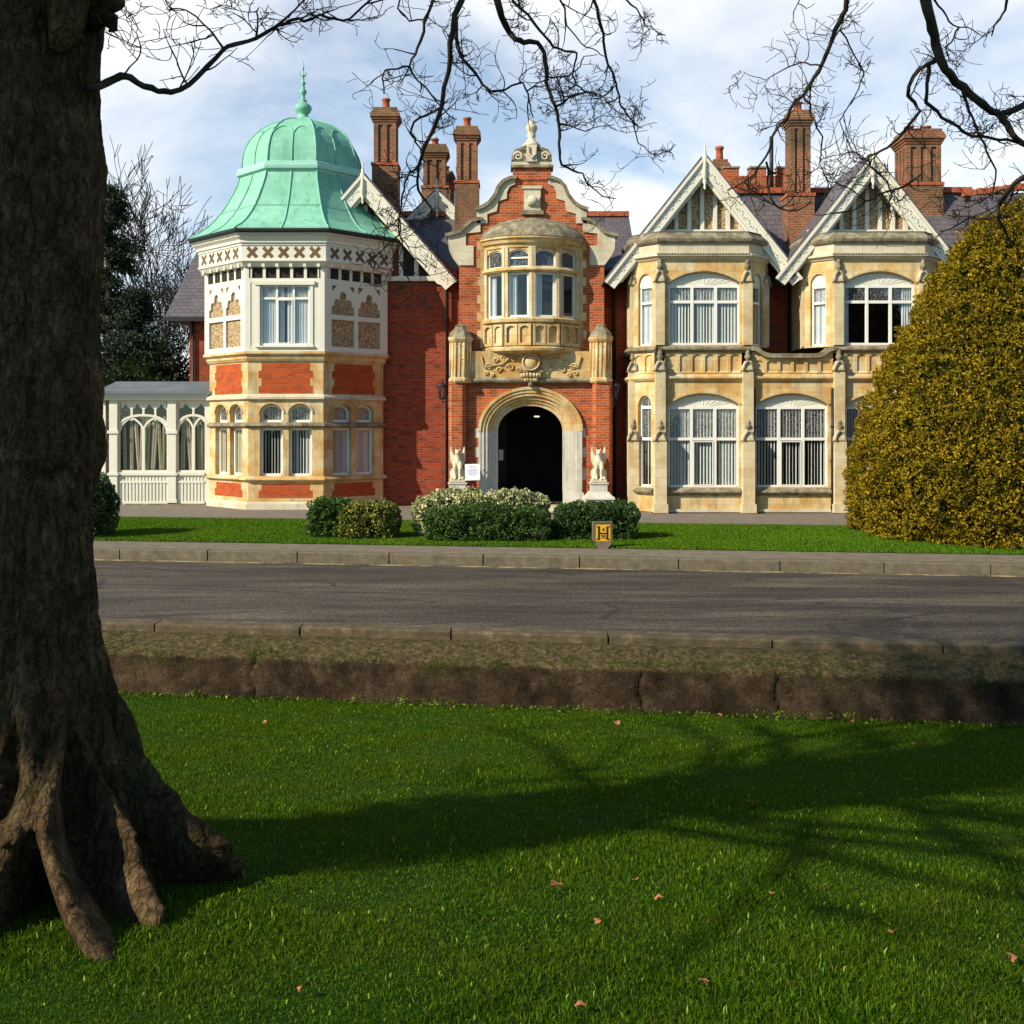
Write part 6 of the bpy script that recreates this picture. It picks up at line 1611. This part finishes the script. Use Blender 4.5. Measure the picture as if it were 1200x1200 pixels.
# forking boughs above the frame and a broken stub
rnd = random.Random(77)
def wobble(pts, amp, n=6):
    out = []
    for a, c in zip(pts[:-1], pts[1:]):
        a, c = Vector(a), Vector(c)
        for i in range(n):
            t = i/n; q = a.lerp(c, t); s_ = amp*(1 if i else 0.3); q += Vector((rnd.uniform(-1, 1), rnd.uniform(-1, 1), rnd.uniform(-1, 1)))*s_
            out.append(q)
    out.append(Vector(pts[-1])); return out
top = Vector((rcx[-1], TBY, z1_-0.1))
LIMBS = [
    ([top, (-2.3, 6.2, 5.9), (-1.2, 7.0, 6.75), (0.2, 7.7, 7.25), (1.7, 8.2, 7.45), (3.2, 8.5, 7.7), (5.0, 8.8, 8.1)], [0.21, 0.17, 0.14, 0.12, 0.10, 0.08, 0.04]),
    ([top, (-2.9, 5.2, 6.3), (-2.6, 4.4, 7.6), (-1.6, 3.6, 8.6), (-0.2, 3.0, 9.4)], [0.30, 0.24, 0.2, 0.14, 0.08]),
    ([top, (-3.3, 6.0, 6.3), (-3.4, 7.0, 7.8), (-2.6, 8.2, 9.0), (-1.2, 9.6, 9.9)], [0.26, 0.2, 0.16, 0.12, 0.05]),
    ([(-1.2, 7.0, 6.75), (-0.2, 7.9, 8.3), (1.4, 8.8, 9.4), (3.2, 9.6, 10.0)], [0.14, 0.12, 0.09, 0.04]),
    ([(-2.7, 5.0, 6.6), (-1.2, 5.2, 7.4), (0.8, 5.6, 8.0), (2.8, 6.2, 8.4), (4.6, 7.0, 8.6)], [0.2, 0.16, 0.13, 0.10, 0.05]),
]
for pts, rs in LIMBS:
    b = MB(); W_ = wobble(pts, 0.04, 5); rr_ = np.interp(np.linspace(0, len(rs)-1, len(W_)), range(len(rs)), rs)
    b.tube(W_, list(rr_), 'bark', 10)
    # a few side boughs and twigs, all overhead
    for k in range(4, len(W_)-1, 2):
        d = (W_[k+1]-W_[k-1]).normalized(); ax = Vector((rnd.uniform(-1, 1), rnd.uniform(-1, 1), rnd.uniform(-0.3, 1))).normalized()
        grow(b, rnd, W_[k], (d*0.5+ax).normalized() if ax.z > -0.1 else ax, rr_[k]*0.35, 0.9, 3, 'twig_bark', 0, 6, (1, 2), 0.4, 6, 0.6, 0.75, 0.7, 0.12, 0.0, True)
    b.build('bough', BT)
st_ = MB(); D5 = 5.5
sp = lambda a, c, D=D5: Vector((X(a, D), D, Z(c, D)))
st_.tube([sp(95, -15), sp(112, -8), sp(125, -2), sp(136, 2), sp(141, 8)], [0.17, 0.14, 0.10, 0.07, 0.03], 'bark', 9)
st_.tube([sp(104, 25), sp(118, 18), sp(130, 24), sp(133, 35), sp(127, 37)], [0.07, 0.06, 0.045, 0.02, 0.006], 'bark', 7)
st_.tube([sp(70, 60, 5.32), sp(78, 30, 5.3), sp(80, 0, 5.3), sp(78, -60, 5.2)], [0.05, 0.085, 0.10, 0.11], 'bark', 9)
st_.build('broken_stub', BT)

MAIN = [
    # the bough that leaves the trunk at left
    (5.5, 6.9, 0.040, [(107,103),(125,97),(142,89),(153,91),(168,101),(185,107),(200,108),(222,99),(243,78),(262,58),(275,52),(300,45),(325,30),(340,24),(356,25),(375,17),(392,22),(410,22),(440,-5)], 0.012, None),
    (6.1, 6.2, 0.014, [(262,57),(250,40),(238,28),(218,12),(200,10),(192,-5)], 0.006, None),
    (6.3, 6.4, 0.015, [(300,45),(302,18),(304,8)], 0.004, None),
    (6.4, 6.5, 0.015, [(320,33),(345,12),(372,-10)], 0.008, None),
    # middle clusters
    (7.6, 8.1, 0.046, [(546,-12),(533,17),(527,50),(526,83),(518,123),(510,147),(497,173),(493,187),(490,205),(490,222),(498,234),(506,245),(504,262)], 0.010, 1),
    (7.7, 7.9, 0.026, [(535,25),(538,60),(548,76),(560,90),(575,107),(588,106),(600,100),(613,97),(619,110),(622,125),(625,137)], 0.009, None),
    (8.0, 8.2, 0.016, [(494,192),(480,203),(474,215),(471,230),(468,253),(468,275),(472,290),(478,300),(500,312)], 0.008, None),
    (7.6, 7.7, 0.026, [(514,-12),(505,8),(497,23),(493,48),(487,64),(480,78),(465,81),(452,82),(448,92),(450,110)], 0.009, 1),
    (7.7, 7.9, 0.016, [(480,78),(490,95),(507,113),(520,128),(533,140)], 0.007, None),
    (7.8, 8.0, 0.019, [(515,127),(500,135),(485,143),(481,155),(487,167),(495,178)], 0.011, None),
    (7.5, 7.7, 0.013, [(470,-10),(466,10),(480,25),(497,23)], 0.010, 1),
    (8.2, 8.8, 0.052, [(576,-14),(586,12),(592,28),(597,38),(604,46),(614,50),(630,50),(638,62),(640,78),(640,97),(645,110),(650,123),(654,140),(656,160),(656,178),(658,193),(672,200),(683,203),(687,213),(694,220),(706,230),(722,233)], 0.007, 3),
    (8.2, 8.6, 0.026, [(695,-12),(700,10),(704,30),(707,48),(710,67),(718,85),(722,97),(726,112),(727,123),(737,137),(743,147),(746,160),(748,168),(760,178),(774,184)], 0.006, 3),
    (8.1, 8.6, 0.024, [(596,-10),(610,10),(625,26),(640,44),(648,55),(662,60),(676,62),(673,76),(671,88),(676,100),(684,107),(700,110),(710,117),(722,130),(734,143)], 0.006, 3),
    (8.2, 8.5, 0.016, [(652,-10),(662,10),(664,30),(676,44),(686,55),(700,60),(708,66)], 0.007, 3),
    (8.3, 8.7, 0.016, [(727,-12),(740,6),(750,17),(756,30),(768,36),(780,42)], 0.006, 4),
    (8.0, 8.4, 0.018, [(650,125),(668,113),(688,108),(700,112)], 0.008, None),
    (8.3, 8.6, 0.014, [(657,145),(670,148),(686,154),(703,148),(720,146)], 0.005, None),
    (8.2, 8.4, 0.014, [(640,90),(655,90),(668,88),(680,78),(684,66),(700,64)], 0.006, None),
    # right cluster
    (7.6, 8.2, 0.036, [(996,-12),(991,12),(984,26),(977,42),(970,60),(965,72),(960,83),(950,98),(943,110),(932,118),(926,128),(922,140),(910,152),(905,160),(902,175),(893,190),(885,204),(872,213),(860,220),(852,223)], 0.010, 5),
    (7.8, 7.9, 0.014, [(963,77),(950,76),(938,73),(925,78),(912,85),(897,94),(884,90),(871,84)], 0.004, None),
    (7.8, 8.0, 0.012, [(985,36),(996,55),(1008,76),(1012,84),(1008,96),(1003,110),(994,125),(984,142),(990,158),(997,173),(1005,180),(1014,186)], 0.006, None),
    (8.0, 8.2, 0.016, [(941,112),(950,122),(950,136),(957,150),(964,160),(962,176),(960,192),(966,205),(971,220),(965,232),(955,237)], 0.007, None),
    (8.0, 8.2, 0.018, [(898,190),(900,205),(900,222),(905,235),(912,243),(924,247),(940,244),(952,236)], 0.008, None),
    (7.4, 7.9, 0.070, [(1078,-14),(1087,12),(1092,33),(1096,52),(1101,68),(1108,82),(1120,97),(1136,110),(1153,123),(1163,131),(1172,134),(1186,130),(1202,122),(1225,105)], 0.040, 5),
    (7.7, 7.8, 0.045, [(1172,134),(1180,145),(1186,157),(1195,166),(1215,178)], 0.035, None),
    (7.6, 8.1, 0.032, [(1099,70),(1088,75),(1078,80),(1070,90),(1065,101),(1064,112),(1072,120),(1078,130),(1068,143),(1057,157),(1048,166),(1040,173),(1028,179),(1017,183),(1020,195),(1040,213),(1046,230),(1036,248)], 0.010, None),
    (7.6, 7.9, 0.028, [(1088,75),(1086,98),(1085,120),(1098,130),(1113,143),(1128,154),(1147,160),(1162,162),(1180,163),(1204,168)], 0.018, None),
    (7.6, 8.0, 0.020, [(1128,108),(1134,124),(1140,138),(1145,150),(1148,160),(1156,178),(1165,195),(1167,205),(1164,222),(1163,233)], 0.010, None),
    (7.3, 7.4, 0.020, [(1185,-12),(1178,12),(1172,22),(1165,30),(1162,42)], 0.010, 6),
    (7.5, 7.6, 0.016, [(1094,-2),(1105,12),(1112,25),(1124,32),(1140,35),(1150,42)], 0.006, None),
    (7.5, 7.8, 0.014, [(1124,32),(1118,44),(1108,55),(1112,66)], 0.008, None),
    (7.4, 7.8, 0.042, [(1215,200),(1200,208),(1188,216),(1178,228),(1171,240),(1170,252),(1174,264),(1180,275),(1184,290)], 0.014, None),
    (7.6, 8.0, 0.020, [(1172,254),(1155,256),(1137,255),(1125,262),(1115,268),(1100,272)], 0.006, None),
    (7.6, 8.0, 0.018, [(1078,205),(1066,214),(1050,222),(1030,228),(1014,236),(1000,247),(975,250),(955,252)], 0.007, None),
    (7.6, 7.8, 0.018, [(1182,222),(1166,226),(1150,236),(1135,244)], 0.006, None),
    (7.7, 7.7, 0.012, [(940,-10),(935,4),(945,10),(955,4)], 0.004, 5),
    (7.8, 8.1, 0.010, [(490,215),(480,222),(470,250),(462,262),(440,268),(430,280)], 0.005, None),
    (8.0, 8.2, 0.014, [(478,300),(470,310),(480,330),(482,345),(470,355)], 0.006, None),
    (7.9, 8.2, 0.012, [(468,275),(455,285),(440,300),(425,310),(410,308)], 0.005, None),
]
ANCH = {1: (-0.2, 7.9, 7.15), 3: (0.8, 8.0, 7.35), 4: (1.7, 8.2, 7.45), 5: (3.0, 8.3, 7.65), 6: (4.2, 8.0, 8.0)}
def twig(b, p, d, r, ln, depth):
    n = 7; q = p.copy(); pts = [q.copy()]; rs = [r]; dd = d.copy()
    curl = Vector((rnd.uniform(-1, 1), rnd.uniform(-0.6, 0.6), rnd.uniform(-0.4, 1.0)))*0.45
    for i in range(n):
        dd = (dd+curl*0.5+Vector((rnd.uniform(-1, 1), rnd.uniform(-1, 1), rnd.uniform(-1, 1)))*0.26).normalized()
        q = q+dd*ln/n*rnd.uniform(0.7, 1.3); pts.append(q.copy()); rs.append(max(0.0022, r*(1-0.72*(i+1)/n))*(1.25 if rnd.random() < 0.2 else 1))
    b.tube(pts, rs, 'twig_bark', 4 if depth < 2 else 3)
    if depth < 3:
        for k in range(1, n+1):
            if rnd.random() < (0.65 if depth == 0 else 0.42 if depth == 1 else 0.18):
                ax = Vector((rnd.uniform(-1, 1), rnd.uniform(-0.7, 0.7), rnd.uniform(-1, 1))).normalized()
                twig(b, pts[k], (dd*0.5+ax).normalized(), rs[k]*0.75, ln*rnd.uniform(0.45, 0.7), depth+1)
for d0_, d1_, r0, path, r1, anc in MAIN:
    m = len(path); pts = []
    for i, (a, c) in enumerate(path):
        Y = d0_+(d1_-d0_)*i/(m-1)+0.05*math.sin(i*1.9+r0*300); pts.append(Vector((X(a, Y), Y, Z(c, Y))))
    # knobbly in-between points
    W_ = []; 
    for a, c in zip(pts[:-1], pts[1:]):
        W_.append(a); L = (c-a).length
        W_.append(a.lerp(c, 0.5)+Vector((rnd.uniform(-1, 1), rnd.uniform(-1, 1), rnd.uniform(-1, 1)))*L*0.08)
    W_.append(pts[-1]); M = len(W_)
    rs = [(r0+(r1-r0)*(i/(M-1))**0.8)*rnd.uniform(0.92, 1.12)*0.54 for i in range(M)]
    if anc:
        A0 = Vector(ANCH[anc]); W2 = [A0, A0.lerp(W_[0], 0.5)+Vector((0, 0, 0.1)), *W_]; rs = [r0*0.75, r0*0.68]+rs; W_ = W2
    b = MB(); b.tube(W_, rs, 'twig_bark', 7 if r0 > 0.03 else 5)
    k0 = 2 if anc else 0
    fullen = sum((W_[i+1]-W_[i]).length for i in range(k0, len(W_)-1)); acc = 0
    for i in range(k0+1, len(W_)):
        acc += (W_[i]-W_[i-1]).length
        step = 0.085
        while acc > step:
            acc -= step
            if r0 < 0.03 or i > k0+3:
                if rnd.random() < (0.25 if r1 > 0.03 else 0.66 if anc in (1, 3) or 0.006 < r1 < 0.010 else 0.6):
                    t = (i-k0)/(len(W_)-k0); ax = Vector((rnd.uniform(-1, 1), rnd.uniform(-0.7, 0.7), rnd.uniform(-1, 0.8))).normalized()
                    twig(b, W_[i-1].lerp(W_[i], rnd.random()), ((W_[i]-W_[i-1]).normalized()*0.3+ax).normalized(), min(rs[i]*0.8, 0.0058), rnd.uniform(0.12, 0.40), 1 if rnd.random() < 0.65 else 0)
    b.build('branch', BT)

# unseen tree added to shade trunk and grass; lean and ivy shaped for it
hd = Vector((-math.cos(R(SUN_OFF)), -math.sin(R(SUN_OFF)), 0)); pn = Vector((-hd.y, hd.x, 0))
def up_sun(dist, side, z):      # a point dist metres towards the sun from the big trunk, side metres off that line
    q = Vector((TBX, TBY, 0))+hd*dist+pn*side; return Vector((q.x, q.y, z))
f2 = up_sun(9.4, -1.5, 0); BT2 = empty('shade_tree', (f2.x, f2.y, lawn_z(f2.x, f2.y)), 'unseen leaning ivy clad tree added left of the viewer to cast shade', 'tree')
b = MB(); tp2 = [up_sun(9.4, -1.5, lawn_z(f2.x, f2.y)-0.2), up_sun(9.3, -1.45, 3.5), up_sun(9.2, -1.2, 6.2), up_sun(9.1, -0.05, 7.5), up_sun(9.0, 0.0, 9.5), up_sun(9.0, 0.1, 12.8)]
b.tube(tp2, [0.34, 0.24, 0.17, 0.22, 0.22, 0.10], 'bark', 14); b.build('trunk', BT2)
rnd = random.Random(12); b = MB()
for i in range(56):
    t = 3.1+1.85*i/56; k = int(t); q = tp2[k].lerp(tp2[min(k+1, 5)], t-k); a = rnd.uniform(0, 6.28)
    grow(b, rnd, q, Vector((math.cos(a), math.sin(a), rnd.uniform(0.1, 0.7))).normalized(), 0.07, 2.3, 2, 'twig_bark', 0, 6, (2, 3), 0.45, 6, 0.6, 0.74, 0.8, 0.05, 0.0, True)
b.build('crown', BT2)
n = 36000; r2 = np.random.default_rng(8); t = r2.uniform(3.0, 4.85, n); k = t.astype(int); TP = np.array([tuple(p) for p in tp2])
C = TP[k]+(TP[np.minimum(k+1, 5)]-TP[k])*(t-k)[:, None]; D = r2.normal(size=(n, 3)); D /= np.linalg.norm(D, axis=1)[:, None]
rad = 0.34+0.36*np.clip(np.sin(t*5)+0.6, 0, 1)+0.1*r2.normal(size=n)
V, T_ = cards(r2, C+D*rad[:, None], D, 0.10, 0.8, 0.5, 0.8); np_mesh('ivy', V, T_, ['hedge_dark'], BT2)  # unseen leaf mass added to broaden the cast shade

# ------------------------------------------------------------------ grass and litter
rng = np.random.default_rng(5)
def blades(n, qlo, qhi, halfw, hmin, hmax, wid, pw, zf, tilt=0.45, near=3.2):
    # density falls off with distance the way the photograph needs it
    u = rng.random(n); q = (qlo**pw+(qhi**pw-qlo**pw)*u)**(1/pw)
    x = rng.uniform(-1, 1, n)*(0.54*q+1.8); y = q-K*x
    z = zf(x, y)
    h = hmin+(hmax-hmin)*rng.beta(2, 3.2, n)*1.25; h *= (0.85+0.45*np.clip(n_patch(x, y)+0.5*n_patch(x*3.1+1, y*2.7), -1, 1))
    a = rng.uniform(0, 2*math.pi, n); w = wid*rng.uniform(0.7, 1.3, n)
    lx_, ly_ = np.cos(a), np.sin(a); la = rng.uniform(0, 2*math.pi, n); lt = rng.uniform(0.05, tilt, n)*h*1.4
    tx_, ty_ = np.cos(la)*lt, np.sin(la)*lt
    b0 = np.stack([x-lx_*w/2, y-ly_*w/2, z-0.01], 1); b1 = np.stack([x+lx_*w/2, y+ly_*w/2, z-0.01], 1)
    m0 = np.stack([x-lx_*w*0.4+tx_*0.35, y-ly_*w*0.4+ty_*0.35, z+h*0.6], 1); m1 = np.stack([x+lx_*w*0.4+tx_*0.35, y+ly_*w*0.4+ty_*0.35, z+h*0.6], 1)
    tp_ = np.stack([x+tx_, y+ty_, z+h*np.where(lt/h > 0.5, 0.85, 1.0)], 1)
    V = np.stack([b0, b1, m1, m0, tp_], 1).reshape(-1, 3); i = np.arange(n)*5
    T_ = np.concatenate([np.stack([i, i+1, i+2], 1), np.stack([i, i+2, i+3], 1), np.stack([i+3, i+2, i+4], 1)], 0)
    return V, T_
def n_patch(x, y): return np.sin(x*1.7+np.sin(y*2.3)*1.3)*0.5+np.sin(y*3.1+x*0.9)*0.35+np.sin(x*5.3-y*4.1)*0.25
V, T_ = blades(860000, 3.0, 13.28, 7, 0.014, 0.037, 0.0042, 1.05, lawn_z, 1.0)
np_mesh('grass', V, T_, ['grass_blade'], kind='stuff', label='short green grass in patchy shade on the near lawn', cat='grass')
V, T_ = blades(9000, 3.0, 13.25, 7, 0.018, 0.044, 0.008, 1.3, lawn_z, 0.6)
np_mesh('bulb_shoots', V, T_, ['shoot'], kind='stuff', label='pale green bulb shoots scattered in the near grass', cat='shoots')
# moss tufts on the shelf of the wall
n = 5000; xw = rng.uniform(-7.5, 7.5, n); qw = 13.38+np.abs(rng.normal(0, 0.16, n)); sel = np.array([noise.fractal(Vector((a_*1.4, b_*3, 4)), 1.0, 2.0, 3) for a_, b_ in zip(xw, qw)]) > 0.12
P = np.stack([xw, qw-K*xw, -0.33+np.minimum(0.15, (qw-13.39)*0.33)+0.012], 1)[sel]
V, T_ = cards(rng, P, np.tile([0, -0.2, 1.0], (len(P), 1)), 0.022, 0.6, 0.5, 0.9)
np_mesh('moss', V, T_, ['grass_blade'], kind='stuff', label='tufts of moss on the shelf of the low wall', cat='moss')
# weeds along the foot of the wall
n = 2600; xw = rng.uniform(-7.5, 7.5, n); qw = 13.24-rng.exponential(0.05, n); P = np.stack([xw, qw-K*xw, lawn_z(xw, qw-K*xw)+rng.uniform(0.0, 0.10, n)*(0.5+0.5*(n_patch(xw*1.5, qw) > 0.1))], 1)
V, T_ = cards(rng, P, np.tile([0, -0.3, 1.0], (n, 1)), 0.045, 0.45, 0.6, 0.8)
np_mesh('weeds', V, T_, ['grass_blade', 'shoot'], kind='stuff', midx=np.tile(rng.random(n) < 0.18, 2).astype(int), label='small weeds growing along the foot of the low wall', cat='weeds')
# the lawn before the house
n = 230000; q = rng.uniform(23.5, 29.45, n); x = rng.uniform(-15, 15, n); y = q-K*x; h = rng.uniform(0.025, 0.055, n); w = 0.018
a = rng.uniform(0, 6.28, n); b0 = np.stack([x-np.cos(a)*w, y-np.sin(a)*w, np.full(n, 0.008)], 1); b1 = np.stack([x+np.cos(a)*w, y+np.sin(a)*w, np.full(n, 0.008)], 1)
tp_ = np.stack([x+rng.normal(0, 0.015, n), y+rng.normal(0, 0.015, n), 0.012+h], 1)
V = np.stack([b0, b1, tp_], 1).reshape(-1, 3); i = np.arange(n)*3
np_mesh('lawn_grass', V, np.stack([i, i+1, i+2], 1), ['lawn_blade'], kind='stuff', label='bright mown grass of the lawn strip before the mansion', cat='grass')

# fallen leaves
lvs = [(652,1046,1.3,'largest curled red brown leaf on the grass, middle'), (772,1062,1.0,'brown leaf on the grass right of the largest one'), (701,1090,0.8,'small brown leaf in the grass, below right of the largest one'), (1185,1133,1.0,'orange leaf near the right edge of the grass'), (825,1162,0.9,'flat orange leaf on the grass near the bottom, right of the middle'), (680,1191,1.0,'pale orange leaf on the grass at the bottom edge'), (352,1171,0.7,'small orange leaf on the grass near the bottom, right of the roots'),
       (723,851,1.1,'pinkish leaf on the grass near the wall, left of the wall crack'), (843,842,1.0,'red leaf lying against the foot of the wall'), (880,946,0.9,'dull leaf on the shaded grass'), (1046,1102,0.8,'brown leaf on the right side of the grass, in sun'), (998,849,0.9,'rusty leaf at the foot of the wall, right of the crack'), (310,851,0.7,'small tan leaf on grass near the wall, at left'), (1072,877,0.8,'dark leaf on the grass close to the wall, at right'), (905,1056,0.6,'tiny leaf on the lit grass, below the shade'), (745,1040,0.6,'small brown leaf left above the middle one')]
for k, (a, c, s_, lab) in enumerate(lvs):
    dy_ = (c-500)/F
    # meet of the view ray with the sloping grass
    xr = (a-600)/F; Y = (HC+0.85-0.139*QW)/(dy_-0.139*(1+K*xr)); Xw = xr*Y; zz_ = lawn_z(Xw, Y)
    b = MB(Matrix.Translation((Xw, Y, zz_+0.045)) @ Matrix.Rotation(k*1.3, 4, 'Z') @ Matrix.Rotation(-0.6+0.2*(k % 3), 4, 'X'))
    s2 = 0.022*s_*math.sqrt(Y/5.0); rl = random.Random(k); pts = []
    for i in range(15):
        t = 2*math.pi*i/15; rr_ = s2*(1.0+0.22*math.cos(t*5)+rl.uniform(-0.1, 0.1)); pts.append((rr_*math.cos(t), rr_*math.sin(t), s2*0.35*math.sin(t*2+k)+rl.uniform(-0.1, 0.1)*s2))
    vs = [(0, 0, -0.1*s2)]+pts+[(0, 0, -0.1*s2-0.002)]+[(p[0], p[1], p[2]-0.002) for p in pts]
    b.add(vs, [(0, 1+i, 1+(i+1) % 15) for i in range(15)]+[(16, 17+(i+1) % 15, 17+i) for i in range(15)]+[(1+i, 17+i, 17+(i+1) % 15, 1+(i+1) % 15) for i in range(15)], 'dry_leaf')
    b.build('fallen_leaf', loc=(Xw, Y, zz_), label=lab, cat='leaf', group='dry leaves on the near grass')
